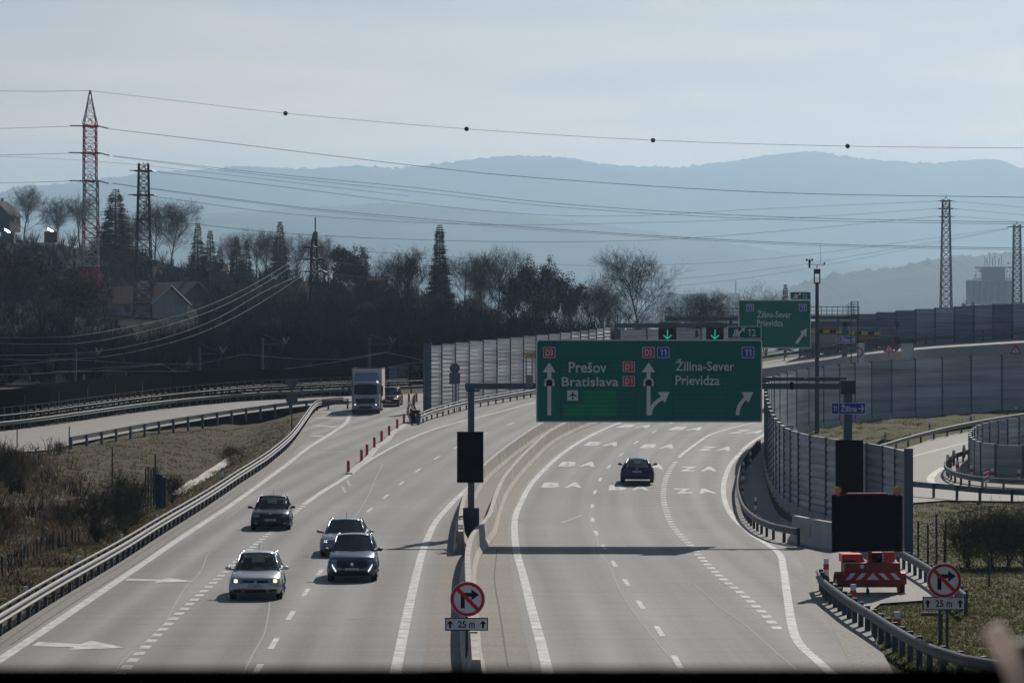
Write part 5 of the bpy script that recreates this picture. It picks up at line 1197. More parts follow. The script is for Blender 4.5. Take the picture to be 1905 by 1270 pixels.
for x in (1565, 1681):
    m = MB(); cx_ = (x-1627)/s_; m.cyl((cx_-.10, .6, .31), (cx_+.10, .6, .31), .31, 20); wv = m.build('wheel', 'black_rubber', tr, local=True)
    m = MB(); m.cyl((cx_-.11, .6, .31), (cx_+.11, .6, .31), .16, 16); m.build('rim', 'alloy', wv, local=True)
    m = MB(); n = 9; vs = []
    for k in range(n+1):
        a = math.pi*k/n; vs += [(cx_-.14, .6-.42*math.cos(a), .31+.42*math.sin(a)), (cx_+.14, .6-.42*math.cos(a), .31+.42*math.sin(a)), (cx_+.14, .6-.38*math.cos(a), .31+.38*math.sin(a)), (cx_-.14, .6-.38*math.cos(a), .31+.38*math.sin(a))]
    m.add(vs, [[4*k+j, 4*k+(j+1) % 4, 4*k+4+(j+1) % 4, 4*k+4+j] for k in range(n) for j in range(4)]+[[0, 1, 2, 3], [4*n+3, 4*n+2, 4*n+1, 4*n]]); m.build('mudguard', 'trailer_maroon', tr, local=True)
m = MB(); cx_ = (1612-1627)/s_; m.cyl((cx_-.04, -.25, .10), (cx_+.04, -.25, .10), .10, 14); m.bar((cx_, -.1, .3), (cx_, -.25, .1), .03); m.build('jockey_wheel', 'black_rubber', tr, local=True)
for x, y in ((1674.5, .2), (1681, -.1)):
    m = MB(); m.bar(((x-1627)/s_, y, .45), ((x-1627)/s_, y, .0), .03); m.box(((x-1627)/s_, y, .015), (.14, .14, .03)); m.build('support_leg', 'trailer_maroon', tr, local=True)
# ================================================================== VEHICLES
# local frame: front of the car at y = 0 looking to -Y, rear at y = +L
def make_car(name, label, loc, rz, L, wid, h, prof, paint, gh, front, rear=None, group=None, wheel_r=.32, wb=(.85, 3.45), kf=.32, kr=.22, rails=False, seats=True, mirror_z=None, glass='car_glass'):
    root = thing(name, label, 'car', loc, group, rz); w2 = wid/2
    us = [-1, -.985, -.94, -.86, -.72, -.5, -.25, 0, .25, .5, .72, .86, .94, .985, 1]; m = MB(); n = len(prof)
    def shape(u, y, z, k):
        a = abs(u); yy, zz = y, z
        if k == 'f': yy += kf*a**2.6
        elif k == 'r': yy -= kr*a**2.6
        elif k == 't': zz -= .085*a**5
        if k in 'fr': zz -= 0 if z < .5 else .05*a**5
        if a > .93:
            q = (a-.93)/.07; zz -= (.05*q*q if z > .5 else -.05*q*q)
            if k == 'f': yy += .06*q*q
        tum = 1.0 if z < .55 else 1-.05*((z-.55)/.5)
        if z < .3: tum = .95
        return u*w2*tum, yy, zz
    for u in us:
        for y, z, k in prof: m.v.append(shape(u, y, z, k))
    for i in range(len(us)-1):
        for j in range(n): m.f.append([i*n+j, i*n+(j+1) % n, (i+1)*n+(j+1) % n, (i+1)*n+j]); m.mi.append(0)
    m.f += [list(range(n))[::-1], [(len(us)-1)*n+j for j in range(n)]]; m.mi += [0, 0]
    body = m.build('body', paint, root, local=True, smooth=False, fix=True)
    for p in body.data.polygons: p.use_smooth = len(p.vertices) == 4
    fp = [(z, y) for y, z, k in prof if k == 'f']; fp.sort(); rp = sorted((z, y) for y, z, k in prof if k == 'r')
    def fy(x, z): return interp(z, fp)+kf*(abs(x)/w2)**2.6
    def ry(x, z): return interp(z, rp)-kr*(abs(x)/w2)**2.6
    def patch(nm, mat, cols, side='f', off=.015, parent=None, rows=3, thick=.03):
        """cols: (x, zlo, zhi) columns; a slightly proud panel that follows the nose or the tail"""
        m = MB(); k = len(cols)
        for e in (off, -thick):
            for x, a, b in cols:
                for r in range(rows+1):
                    z = a+(b-a)*r/rows; y = fy(x, z)-e if side == 'f' else ry(x, z)+e; m.v.append((x, y, z))
        R1 = rows+1
        for i in range(k-1):
            for r in range(rows): m.f.append([i*R1+r, (i+1)*R1+r, (i+1)*R1+r+1, i*R1+r+1]); m.mi.append(0)
        o = k*R1; ringi = [i*R1 for i in range(k)]+[(k-1)*R1+r for r in range(1, R1)]+[i*R1+rows for i in range(k-2, -1, -1)]+[r for r in range(rows-1, 0, -1)]
        for a, b in zip(ringi, ringi[1:]+ringi[:1]): m.f.append([a, b, b+o, a+o]); m.mi.append(0)
        return m.build(nm, mat, parent or root, local=True, fix=True)
    def sym(nm, mat, cols, **k):
        a = patch(nm, mat, cols, **k); b = patch(nm, mat, [(-x, p, q) for x, p, q in cols][::-1], **k); return a, b
    # greenhouse
    yf, yr, zb, rf, rr_, zt, wb_, wt = gh     # base front / rear, belt height, roof front / rear, roof height, base half width, roof half width
    bf = .20
    base = [(-wb_, yf+.10, zb), (-wb_*.55, yf-bf*.55, zb+.01), (0, yf-bf, zb+.015), (wb_*.55, yf-bf*.55, zb+.01), (wb_, yf+.10, zb)]
    top = [(-wt, rf+.10, zt-.045), (-wt*.55, rf+.02, zt-.01), (0, rf, zt), (wt*.55, rf+.02, zt-.01), (wt, rf+.10, zt-.045)]
    m = MB(); m.add(base+top, [[i, i+1, i+6, i+5] for i in range(4)]); m.build('windscreen', glass, root, local=True)
    rb = [(-wb_*.97, yr-.12, zb+.02), (0, yr, zb+.03), (wb_*.97, yr-.12, zb+.02)]; rt = [(-wt*.96, rr_-.06, zt-.07), (0, rr_, zt-.03), (wt*.96, rr_-.06, zt-.07)]
    m = MB(); m.add(rb+rt, [[1, 0, 3, 4], [2, 1, 4, 5]]); m.build('rear_window', glass, root, local=True)
    for s in (-1, 1):
        a, b, c, d = (s*wb_, yf+.12, zb), (s*wb_*.97, yr-.14, zb+.02), (s*wt*.96, rr_-.08, zt-.07), (s*wt, rf+.12, zt-.045)
        m = MB(); m.poly([a, b, c, d]); m.build('side_window', glass, root, local=True)
    m = MB(); sl = []
    for t in (0, .12, .35, .65, .88, 1):
        y = rf+(rr_-rf)*t; zz = zt+.03*math.sin(math.pi*min(1, t*1.05+.12))-(.03*t); ww = wt*(1-.04*t)
        sl.append([(-ww-.015, y+.10*(1-t)-.06*t, zz-.055), (-ww*.8, y+.05*(1-t)-.04*t, zz-.012), (-ww*.4, y+.01, zz+.008), (0, y, zz+.014), (ww*.4, y+.01, zz+.008), (ww*.8, y+.05*(1-t)-.04*t, zz-.012), (ww+.015, y+.10*(1-t)-.06*t, zz-.055)])
    vs = [p for r in sl for p in r]; q = 7; m.add(vs+[(x, y, z-.05) for x, y, z in vs], [[i*q+j, i*q+j+1, (i+1)*q+j+1, (i+1)*q+j] for i in range(5) for j in range(6)]+[[42+i*q+j, 42+(i+1)*q+j, 42+(i+1)*q+j+1, 42+i*q+j+1] for i in range(5) for j in range(6)]+[[j, 42+j, 42+j+1, j+1] for j in range(6)]+[[35+j, 35+j+1, 77+j+1, 77+j] for j in range(6)]+[[i*q, (i+1)*q, 42+(i+1)*q, 42+i*q] for i in range(5)]+[[i*q+6, 42+i*q+6, 42+(i+1)*q+6, (i+1)*q+6] for i in range(5)])
    m.build('roof', paint, root, local=True, smooth=True, fix=True)
    for s in (-1, 1):
        m = MB(); m.bar((s*wb_*1.0, yf+.02, zb-.06), (s*wt*1.0, rf+.09, zt-.04), .040, .032, 6); m.bar((s*wb_*.97, yr-.06, zb-.05), (s*wt*.96, rr_-.04, zt-.06), .10, .08, 6)
        ym = (rf+rr_)/2; m.bar((s*wb_*.995, ym-.05, zb-.03), (s*wt*.99, ym, zt-.05), .045, .04, 6)
        m.bar((s*wt*1.0, rf+.08, zt-.045), (s*wt*.965, rr_-.05, zt-.065), .04, .04, 6); m.build('window_pillars', paint, root, local=True, smooth=True)
    m = MB()
    for s in (-1, 1):
        for yy in (yf+1.0, ): m.box((s*.36, yy+.35, zb-.15), (.44, .14, .6)); m.box((s*.36, yy+.38, zb+.24), (.26, .10, .20))
    m.box((0, yf+2.0, zb-.10), (1.1, .16, .5))
    for s in (-1, 1): m.box((s*.36, yf+2.0, zb+.22), (.24, .1, .16))
    if seats: m.build('seats', 'upholstery', root, local=True)
    mz_ = mirror_z or zb+.06
    for s in (-1, 1):
        m = MB(); cx_ = s*(w2+.10); yy = yf+.42; pts = []
        for k in range(8): a = 2*math.pi*k/8; pts.append((cx_+.115*math.cos(a), mz_+.075*math.sin(a)))
        m.add([(x, yy-.02, z) for x, z in pts]+[(cx_+(x-cx_)*.72, yy-.10, mz_+(z-mz_)*.72) for x, z in pts]+[(x, yy+.05, z) for x, z in pts], [[8+k for k in range(8)][::-1]]+[[k, (k+1) % 8, 8+(k+1) % 8, 8+k] for k in range(8)]+[[k, 16+k, 16+(k+1) % 8, (k+1) % 8] for k in range(8)]+[[16+k for k in range(8)]])
        m.bar((s*(w2-.10), yy, mz_-.05), (cx_, yy, mz_-.03), .03, n=5); m.build('mirror', front.get('mirror', paint), root, local=True, fix=True)
    for s in (-1, 1):
        for yy in wb:
            m = MB(); x0 = s*(w2-.21); x1 = s*(w2+.004); m.lathe((0, 0, 0), [(wheel_r*.55, 0), (wheel_r*.93, .0), (wheel_r, .04), (wheel_r, .17), (wheel_r*.93, .21), (wheel_r*.6, .21)], 22)
            m.v = [(x0+(x1-x0)*z/.21, yy+a, wheel_r+b) for a, b, z in m.v]; wo = m.build('wheel', 'black_rubber', root, local=True, fix=True)
            m = MB()
            for k in range(5):
                a = 2*math.pi*k/5; m.bar((x1+s*.004, yy, wheel_r), (x1+s*.004, yy+math.cos(a)*wheel_r*.62, wheel_r+math.sin(a)*wheel_r*.62), .035, .028, 4)
            m.build('rim', 'alloy', wo, local=True)
            m = MB(); N = 14; vs = []
            for k in range(N+1):
                a = math.pi*k/N
                for rr2, xo in ((wheel_r*1.03, .006), (wheel_r*1.2, .006), (wheel_r*1.2, -.06), (wheel_r*1.03, -.06)): vs.append((s*(w2+xo), yy+rr2*math.cos(a), max(.2, wheel_r*.9+rr2*math.sin(a))))
            m.add(vs, [[4*k+j, 4*k+(j+1) % 4, 4*k+4+(j+1) % 4, 4*k+4+j] for k in range(N) for j in range(4)]); m.build('wheel_arch', 'plastic_black', root, local=True, fix=True)
    if rails:
        for s in (-1, 1):
            m = MB(); m.tube([(s*wt*.97, rf+.3, zt-.02), (s*wt*.97, rf+.42, zt+.05), (s*wt*.95, rr_-.4, zt+.03), (s*wt*.95, rr_-.25, zt-.05)], .022, 6); m.build('roof_rail', 'chrome', root, local=True)
    for s in (-1, 1):
        m = MB(); m.box((s*(w2*.985), yf+.9, zb-.13), (.025, .2, .03)); m.build('door_handle', paint, root, local=True)
    for spec in front['parts']:
        kind, mat, cols = spec[:3]; kw = spec[3] if len(spec) > 3 else {}
        if kw.pop('pair', False): sym(kind, mat, cols, **kw)
        else: patch(kind, mat, cols, **kw)
    m = MB(); m.bar((0, rr_-.3, zt), (0, rr_-.1, zt+.22), .008, n=4); m.build('aerial', 'plastic_black', root, local=True)
    return root
def P_(y0, hood, cowl, belt_r, tail, L, low=.20):
    """side profile ring: front bottom -> hood -> belt -> rear -> underside"""
    return [(y0+.16, low, 'f'), (y0+.03, low+.12, 'f'), (y0, low+.26, 'f'), (y0+.02, hood-.16, 'f'), (y0+.06, hood-.05, 'f'), (y0+.16, hood, 'f'), (y0+.55, hood+(cowl[1]-hood)*.55, 't'), (cowl[0], cowl[1], 't'), (cowl[0]+.5, cowl[1]+.01, 't'), (belt_r[0], belt_r[1], 't'), (tail[0], tail[1], 'r'), (L-.02, tail[1]-.14, 'r'), (L, .52, 'r'), (L-.03, .34, 'r'), (L-.14, low+.04, 'r')]
def rowx(xs, lo, hi):   # columns with interpolated bounds
    return [(x, lo(x) if callable(lo) else lo, hi(x) if callable(hi) else hi) for x in xs]
def span(a, b, n=7): return [a+(b-a)*i/(n-1) for i in range(n)]
# silver hatchback
hb_front = {'parts': [
    ('grille', 'plastic_black', rowx(span(-.42, .42), .60, .685)), ('badge', 'chrome', rowx(span(-.055, .055, 3), .59, .70), {'off': .025}),
    ('headlight', 'lamp_clear', [(.44, .60, .70), (.55, .57, .73), (.68, .58, .735), (.77, .62, .725)], {'pair': True}),
    ('headlight_bulb', 'lamp_warm', [(.60, .61, .70), (.66, .595, .715), (.72, .61, .70)], {'pair': True, 'off': .028}),
    ('lower_intake', 'plastic_black', rowx(span(-.36, .36), .27, .37)), ('fog_intake', 'plastic_black', [(.46, .28, .36), (.56, .275, .375), (.72, .29, .375)], {'pair': True}),
    ('number_plate', 'plate', rowx(span(-.26, .26, 5), .445, .555), {'off': .03})]}
prof = P_(0, .78, (1.05, .95), (3.7, .98), (4.08, .92), 4.20)
make_car('silver_hatchback', 'silver hatchback with warm lit headlights, nearest on the left carriageway', GP(475, 1117), R(2.6), 4.2, 1.76, 1.48, prof, 'car_silver', (1.10, 3.98, .93, 1.80, 3.55, 1.47, .76, .58), hb_front)
# slate SUV
su_front = {'mirror': 'plastic_black', 'parts': [
    ('grille', 'plastic_black', rowx(span(-.56, .56, 9), lambda x: .50+.22*max(0, abs(x)-.28), .78)), ('badge', 'chrome', rowx(span(-.05, .05, 3), .61, .72), {'off': .022}),
    ('headlight', 'lamp_clear', [(.55, .74, .82), (.66, .745, .83), (.78, .77, .83)], {'pair': True}),
    ('daylight_strip', 'lamp_white', [(.58, .36, .44), (.63, .42, .50)], {'pair': True, 'off': .03}), ('daylight_strip', 'lamp_white', [(.63, .42, .50), (.68, .50, .58), (.73, .60, .66)], {'pair': True, 'off': .03}),
    ('lower_intake', 'plastic_black', rowx(span(-.60, .60, 9), .24, .40)), ('skid_plate', 'steel_dull', rowx(span(-.40, .40), .20, .235)),
    ('number_plate', 'plate', rowx(span(-.26, .26, 5), .435, .535), {'off': .035})]}
prof = P_(0, .93, (1.12, 1.09), (3.8, 1.10), (4.15, 1.0), 4.30, .22)
make_car('slate_suv', 'dark grey compact SUV with slanted white daytime lights', GP(655, 1083), R(1.6), 4.3, 1.77, 1.60, prof, 'car_slate', (1.15, 4.0, 1.08, 1.85, 3.65, 1.60, .77, .60), su_front, wheel_r=.35, mirror_z=1.10, glass='dark_glass', seats=True)
# pearl saloon behind it
po_front = {'parts': [
    ('headlight', 'lamp_clear', [(.62, .60, .72), (.70, .575, .76), (.80, .59, .755), (.87, .63, .73)], {'pair': True}), ('headlight_bulb', 'lamp_white', [(.69, .69, .735), (.735, .685, .74)], {'pair': True, 'off': .026}), ('headlight_bulb', 'lamp_white', [(.77, .69, .735), (.81, .69, .735)], {'pair': True, 'off': .026}),
    ('headlight_bulb', 'lamp_white', [(.69, .61, .65), (.735, .605, .655)], {'pair': True, 'off': .026}), ('headlight_bulb', 'lamp_white', [(.77, .61, .65), (.81, .61, .65)], {'pair': True, 'off': .026}),
    ('lower_intake', 'plastic_black', rowx(span(-.52, .52), .24, .42)), ('side_intake', 'plastic_black', [(.58, .25, .46), (.72, .25, .47), (.86, .3, .46)], {'pair': True}), ('number_plate', 'plate', rowx(span(-.26, .26, 5), .45, .55), {'off': .03})]}
prof = P_(0, .72, (1.35, .92), (4.3, .96), (4.85, .86), 5.0, .18)
make_car('pearl_saloon', 'pale silver low saloon partly hidden behind the dark grey SUV', GP(640, 1037), R(1.6), 5.0, 1.94, 1.42, prof, 'car_pearl', (1.38, 4.55, .90, 2.1, 3.9, 1.41, .82, .62), po_front, wheel_r=.36, wb=(.95, 3.9), glass='dark_glass')
# black estate
es_front = {'parts': [
    ('grille', 'plastic_black', rowx(span(-.46, .46), .60, .745)), ('grille_trim', 'chrome', rowx(span(-.47, .47), .75, .765), {'off': .02}), ('badge', 'chrome', rowx(span(-.045, .045, 3), .755, .82), {'off': .02}),
    ('headlight', 'lamp_clear', [(.50, .64, .75), (.62, .62, .77), (.76, .64, .775), (.83, .67, .76)], {'pair': True}), ('lower_intake', 'plastic_black', rowx(span(-.48, .48), .27, .38)), ('fog_light', 'lamp_clear', [(.60, .32, .37), (.68, .31, .38), (.76, .33, .38)], {'pair': True, 'off': .025}),
    ('number_plate', 'plate', rowx(span(-.26, .26, 5), .455, .555), {'off': .03})]}
prof = P_(0, .82, (1.2, .97), (4.3, 1.0), (4.7, .92), 4.84)
make_car('black_estate', 'black estate car with chrome roof rails in the left lane', GP(503, 987), R(2.6), 4.84, 1.82, 1.50, prof, 'car_ink', (1.22, 4.6, .96, 1.95, 4.2, 1.50, .77, .60), es_front, wb=(.95, 3.7), rails=True)
# navy fastback seen from behind
fb_parts = {'parts': [
    ('tail_light', 'lamp_tail', [(.48, .74, .86), (.62, .735, .87), (.78, .74, .86)], {'pair': True, 'side': 'r'}), ('number_plate', 'plate', rowx(span(-.26, .26, 5), .64, .75), {'side': 'r', 'off': .025}),
    ('rear_diffuser', 'plastic_black', rowx(span(-.70, .70, 9), .24, .38), {'side': 'r'}), ('badge', 'chrome', rowx(span(-.10, .10, 3), .86, .90), {'side': 'r', 'off': .02}),
    ('exhaust_trim', 'chrome', [(.50, .28, .33), (.66, .28, .33)], {'pair': True, 'side': 'r', 'off': .03}), ('grille', 'plastic_black', rowx(span(-.4, .4), .45, .72)), ('headlight', 'lamp_clear', [(.55, .62, .70), (.78, .64, .72)], {'pair': True})]}
prof = P_(0, .76, (1.35, .94), (4.2, 1.0), (4.93, .96), 4.97)
pA = GP(1185, 903); ln = Vector((math.sin(R(3)), math.cos(R(3)), 0))*4.97; q = pA+ln
make_car('navy_fastback', 'navy blue fastback seen from behind on the right carriageway', onG(q), R(180-3), 4.97, 1.91, 1.42, prof, 'car_navy', (1.4, 4.72, .96, 2.15, 3.75, 1.42, .80, .58), fb_parts, wheel_r=.36, wb=(.95, 3.87))
# small car behind the truck
sm = dict(es_front); sm = {'parts': [('grille', 'plastic_black', rowx(span(-.5, .5), .60, .80)), ('headlight', 'lamp_clear', [(.52, .74, .84), (.72, .75, .86), (.84, .77, .86)], {'pair': True}), ('daylight_strip', 'lamp_warm', [(.50, .70, .725), (.84, .72, .745)], {'pair': True, 'off': .03}), ('lower_intake', 'plastic_black', rowx(span(-.7, .7), .26, .46)), ('number_plate', 'plate', rowx(span(-.26, .26, 5), .48, .58), {'off': .03})]}
prof = P_(0, .92, (1.1, 1.05), (3.9, 1.08), (4.3, 1.0), 4.45, .24)
pS = gp(722, 261.5)
make_car('dark_suv', 'dark SUV with silver roof rails half hidden behind the white truck', pS, R(-3), 4.45, 1.85, 1.66, prof, 'car_ink', (1.15, 4.2, 1.06, 1.8, 3.9, 1.66, .80, .64), sm, wheel_r=.36, rails=True)

# ---- white box truck ----------------------------------------------
tk = GP(680, 770); root = thing('box_truck', 'white box truck with a blue roof deflector coming down the ramp', 'truck', tk, rz=R(-.3))
m = MB(); w2 = 1.14
def ringx(y, w_, z): return [(-w_, y+.16, z), (-w_*.86, y+.03, z), (0, y-.05, z), (w_*.86, y+.03, z), (w_, y+.16, z), (w_, 1.85, z), (-w_, 1.85, z)]
lv = [ringx(.05, 1.12, .42), ringx(0, 1.15, .62), ringx(0, 1.15, 1.30), ringx(.03, 1.15, 1.62), ringx(.30, 1.08, 2.62), ringx(.48, 1.02, 2.76)]
vs = [p for r in lv for p in r]; q = 7; m.add(vs, [[i*q+j, i*q+(j+1) % q, (i+1)*q+(j+1) % q, (i+1)*q+j] for i in range(5) for j in range(7)]+[list(range(7))[::-1], [35+j for j in range(7)]])
cab = m.build('cab', 'cab_blue', root, local=True, fix=True)
def cabpatch(nm, mat, pts, off=.02, parent=None):
    """pts (x, z) outline on the cab front"""
    def yy(x, z): return interp(z, [(.42, .05), (.62, 0), (1.3, 0), (1.62, .03), (2.62, .30), (2.76, .48)])-.05+.08*min(1, abs(x)/.97)+(max(0, abs(x)-.97)/.16)*.13
    P2 = []
    for (xa, za), (xb, zb) in zip(pts, pts[1:]+pts[:1]):
        P2.append((xa, za))
        if xa*xb < -1e-6: t = xa/(xa-xb); P2.append((0.0, za+(zb-za)*t))
    pts = P2
    m = MB(); n = len(pts); vs = [(x, yy(x, z)-off, z) for x, z in pts]+[(x, yy(x, z)+.06, z) for x, z in pts]
    cx_ = sum(p[0] for p in pts)/n; cz_ = sum(p[1] for p in pts)/n; vs.append((cx_, yy(cx_, cz_)-off, cz_))
    m.add(vs, [[k, (k+1) % n, 2*n] for k in range(n)]+[[k, n+k, n+(k+1) % n, (k+1) % n] for k in range(n)]); return m.build(nm, mat, parent or root, local=True, fix=True)
cabpatch('windscreen', 'dark_glass', [(-.98, 1.66), (-.5, 1.62), (.5, 1.62), (.98, 1.66), (.95, 2.45), (.5, 2.52), (-.5, 2.52), (-.95, 2.45)])
cabpatch('grille', 'plastic_black', [(-.85, 1.32), (-.80, .98), (-.72, .86), (.72, .86), (.80, .98), (.85, 1.32), (0, 1.34)])
cabpatch('badge', 'steel_dark', [(-.13, 1.32), (-.1, 1.22), (.1, 1.22), (.13, 1.32), (0, 1.40)], off=.04)
cabpatch('lower_grille', 'plastic_black', [(-.55, .55), (-.5, .48), (.5, .48), (.55, .55), (.5, .68), (-.5, .68)])
for s in (-1, 1):
    hl = cabpatch('headlight', 'lamp_clear', [(s*.74, .70), (s*1.0, .70), (s*1.08, .80), (s*1.08, .95), (s*.84, .86)]); cabpatch('headlight_bulb', 'lamp_white', [(s*.80, .74), (s*.94, .74), (s*.94, .84), (s*.82, .83)], off=.035, parent=hl)
    m = MB(); m.box((s*1.36, .35, 2.05), (.20, .14, .62)); m.box((s*1.36, .36, 1.62), (.20, .14, .20)); m.bar((s*1.08, .3, 2.35), (s*1.36, .35, 2.30), .025); m.build('mirror', 'plastic_black', root, local=True)
    m = MB(); m.poly([(s*1.155, .35, 1.66), (s*1.155, 1.3, 1.66), (s*1.115, 1.3, 2.45), (s*1.12, .52, 2.45)]); m.build('side_window', 'dark_glass', root, local=True)
m = MB(); m.add([(-1.0, .75, 2.70), (1.0, .75, 2.70), (.97, 1.75, 3.45), (-.97, 1.75, 3.45), (-1.0, 1.8, 2.70), (1.0, 1.8, 2.70), (.62, .62, 2.72), (-.62, .62, 2.72)], [[7, 6, 1, 2, 3, 0], [0, 3, 4], [1, 5, 2], [4, 3, 2, 5], [0, 4, 5, 1, 6, 7]]); m.build('deflector', 'deflector', root, local=True, fix=True)
m = MB(); m.box((0, 5.1, 2.48), (2.46, 6.3, 2.66)); bx = m.build('cargo_box', 'box_white', root, local=True)
m = MB(); m.box((0, 1.96, 3.83), (2.50, .10, .08)); m.box((0, 5.1, 1.12), (2.48, 6.32, .10))
for s in (-1, 1): m.box((s*1.235, 1.97, 2.48), (.06, .10, 2.68)); m.box((s*1.235, 5.1, 3.83), (.05, 6.3, .07))
m.build('trim', 'steel', bx, local=True)
m = MB(); m.box((0, 4.6, .85), (.9, 7.0, .35)); m.build('chassis', 'steel_dark', root, local=True)
m = MB()
for s in (-1, 1): m.box((s*1.15, 4.0, .62), (.05, 2.6, .45))
m.build('side_guard', 'steel_dull', root, local=True)
for yy in (1.15, 6.2):
    for s in (-1, 1):
        m = MB(); m.cyl((s*.86, yy, .47), (s*1.15, yy, .47), .47, 22); wo = m.build('wheel', 'black_rubber', root, local=True); m = MB(); m.cyl((s*1.10, yy, .47), (s*1.16, yy, .47), .26, 14); m.build('rim', 'steel_dull', wo, local=True)
m = MB(); m.box((0, .55, .36), (2.1, .9, .10)); m.build('bumper_lip', 'plastic_black', root, local=True)
# ================================================================== PYLONS AND POWER LINES
def lattice(m, Y, cx_, rows, r, mi=lambda z: 0, depth=None):
    """rows: list of (py, half width px); square tower with X bracing"""
    s = Y/F; c0 = wx(cx_, Y)
    def corners(py, hw): z = wz(py, Y); a = hw*s; return [Vector((c0-a, Y-a, z)), Vector((c0+a, Y-a, z)), Vector((c0+a, Y+a, z)), Vector((c0-a, Y+a, z))]
    C_ = [corners(*q) for q in rows]
    for A_, B_ in zip(C_, C_[1:]):
        k = mi(A_[0].z)
        for j in range(4):
            m.bar(A_[j], B_[j], r, n=4, mi=k); m.bar(A_[j], B_[(j+1) % 4], r*.55, n=3, mi=k); m.bar(A_[(j+1) % 4], B_[j], r*.55, n=3, mi=k); m.bar(B_[j], B_[(j+1) % 4], r*.5, n=3, mi=k)
def tower_rows(y0, y1, w0, w1, n, mid=None):
    out = []
    for i in range(n+1): t = i/n; out.append((y0+(y1-y0)*t, w0+(w1-w0)*t))
    return out
def ins(m, a, b, r=.14):
    a, b = Vector(a), Vector(b); n = 8
    for k in range(n): p = a.lerp(b, k/n); q = a.lerp(b, (k+.62)/n); m.bar(p, q, r, r*.8, 6)
    m.bar(a, b, r*.3, n=4)
# tall red and white tower
Yp = 480; cx_ = 167.5
py1 = thing('power_pylon', 'tall red and white lattice power pylon with a pointed top', 'pylon', Vector((wx(cx_, Yp), Yp, wz(602, Yp))))
m = MB(); s = Yp/F; zr = [wz(v, Yp) for v in (600, 545, 487, 428, 395, 340, 300, 216, 165)]
def band(z):
    for i, (a, b) in enumerate(zip(zr, zr[1:])):
        if a <= z <= b: return (1, 1, 0, 1, 0, 0, 1, 0)[i]
    return 1
lattice(m, Yp, cx_, [(168, .7), (185, 3.5), (200, 6.2), (216, 9.2), (232, 12.5)], .075, band)
lattice(m, Yp, cx_, [(232+ (337-232)*i/9, 11+.9*i/9) for i in range(10)], .09, band)
lattice(m, Yp, cx_+1.5, [(337+(600-337)*i/15, 12+3.4*i/15) for i in range(16)], .11, band)
m.build('tower', ['pylon_white', 'pylon_red'], py1)
def arms(root, Y, cx_, arr, mat, ir=.15):
    for py, hw, dep, il, ir_ in arr:
        m = MB(); z = wz(py, Y); c0 = wx(cx_, Y); s = Y/F
        m.bar((c0-hw*s, Y-.8, z), (c0+hw*s, Y-.8, z), .10, n=4); m.bar((c0-hw*s, Y+.8, z), (c0+hw*s, Y+.8, z), .10, n=4)
        for sg in (-1, 1):
            m.bar((c0-.9, Y, z), (c0, Y+sg*dep, z), .08); m.bar((c0+.9, Y, z), (c0, Y+sg*dep, z), .08); m.bar((c0, Y, z+1.3), (c0, Y+sg*dep, z), .06)
        m.build('arm', mat, root)
        for sg in (-1, 1):
            m = MB(); a = (c0+sg*hw*s, Y-.9, z); b = (c0+sg*(hw+il)*s, Y-1.0, z-(ir_ if sg > 0 else 0)*s); ins(m, a, b, ir); m.build('insulator', 'insulator', root)
arms(py1, Yp, cx_, [(235, 16, 4, 20, 5), (285, 18, 4.5, 20, 5), (337, 17, 4, 20, 5)], 'pylon_red')
Yd = 462; cx2 = 267
py2 = thing('power_pylon', 'dark flat topped lattice pylon right of the red and white one', 'pylon', Vector((wx(cx2, Yd), Yd, wz(597, Yd))))
m = MB(); lattice(m, Yd, cx2, [(304+(408-304)*i/8, 8.6+2.4*i/8) for i in range(9)]+[(408+(597-408)*i/10, 11+6.5*i/10) for i in range(1, 11)], .105)
m.build('tower', 'pylon_dark', py2); arms(py2, Yd, cx2, [(318, 17, 3, 8, 3), (363, 20, 4, 8, 4), (408, 16, 3, 5, 2)], 'pylon_dark', .10)
Ym = 442; cx3 = 584.5
py3 = thing('power_pylon', 'slim dark pylon with three crossarms and a grey antenna mast above the trees', 'pylon', Vector((wx(cx3, Ym), Ym, wz(602, Ym))))
m = MB(); lattice(m, Ym, cx3, [(432, .5), (442, 2.5), (452, 5)]+[(452+(602-452)*i/12, 5.2+3.0*i/12) for i in range(1, 13)], .13); m.build('tower', 'pylon_dark', py3)
m = MB(); m.bar((wx(587, Ym), Ym, wz(455, Ym)), (wx(587, Ym), Ym, wz(431, Ym)), .34, n=10); m.bar((wx(586.5, Ym), Ym, wz(431, Ym)), (wx(586.5, Ym), Ym, wz(404, Ym)), .11, n=6); m.bar((wx(585, Ym), Ym, wz(413, Ym)), (wx(587, Ym), Ym, wz(413, Ym)), .05); m.build('antenna', 'steel_dull', py3)
arms(py3, Ym, cx3, [(460, 18, 2, 7, 4), (482, 20, 2.5, 8, 4), (505, 18, 2, 7, 2)], 'pylon_dark', .09)
for px, yt, yb, w0, w1, Y, lab, arm in ((1760, 371, 590, 6.2, 10.5, 690, 'dark lattice pylon behind the flyover left of the silo', ((374, 11), (388, 14), (403, 11))), (1892, 418, 582, 6, 8.2, 740, 'dark lattice pylon rising beside the silo at the right edge', ((422, 15), (450, 0)))):
    rt = thing('power_pylon', lab, 'pylon', Vector((wx(px, Y), Y, g(500))))
    m = MB(); lattice(m, Y, px, [(yt+(yb-yt)*i/16, w0+(w1-w0)*i/16) for i in range(17)], .12)
    zb_ = wz(yb, Y); a = w1*Y/F
    for sx in (-1, 1):
        for sy in (-1, 1): m.bar((wx(px, Y)+sx*a, Y+sy*a, zb_), (wx(px, Y)+sx*a*1.1, Y+sy*a*1.1, g(500)-.3), .12)
    m.build('tower', 'pylon_dark', rt); arms(rt, Y, px, [(py, hw, 3, 6, 2) for py, hw in arm if hw], 'pylon_dark', .08)
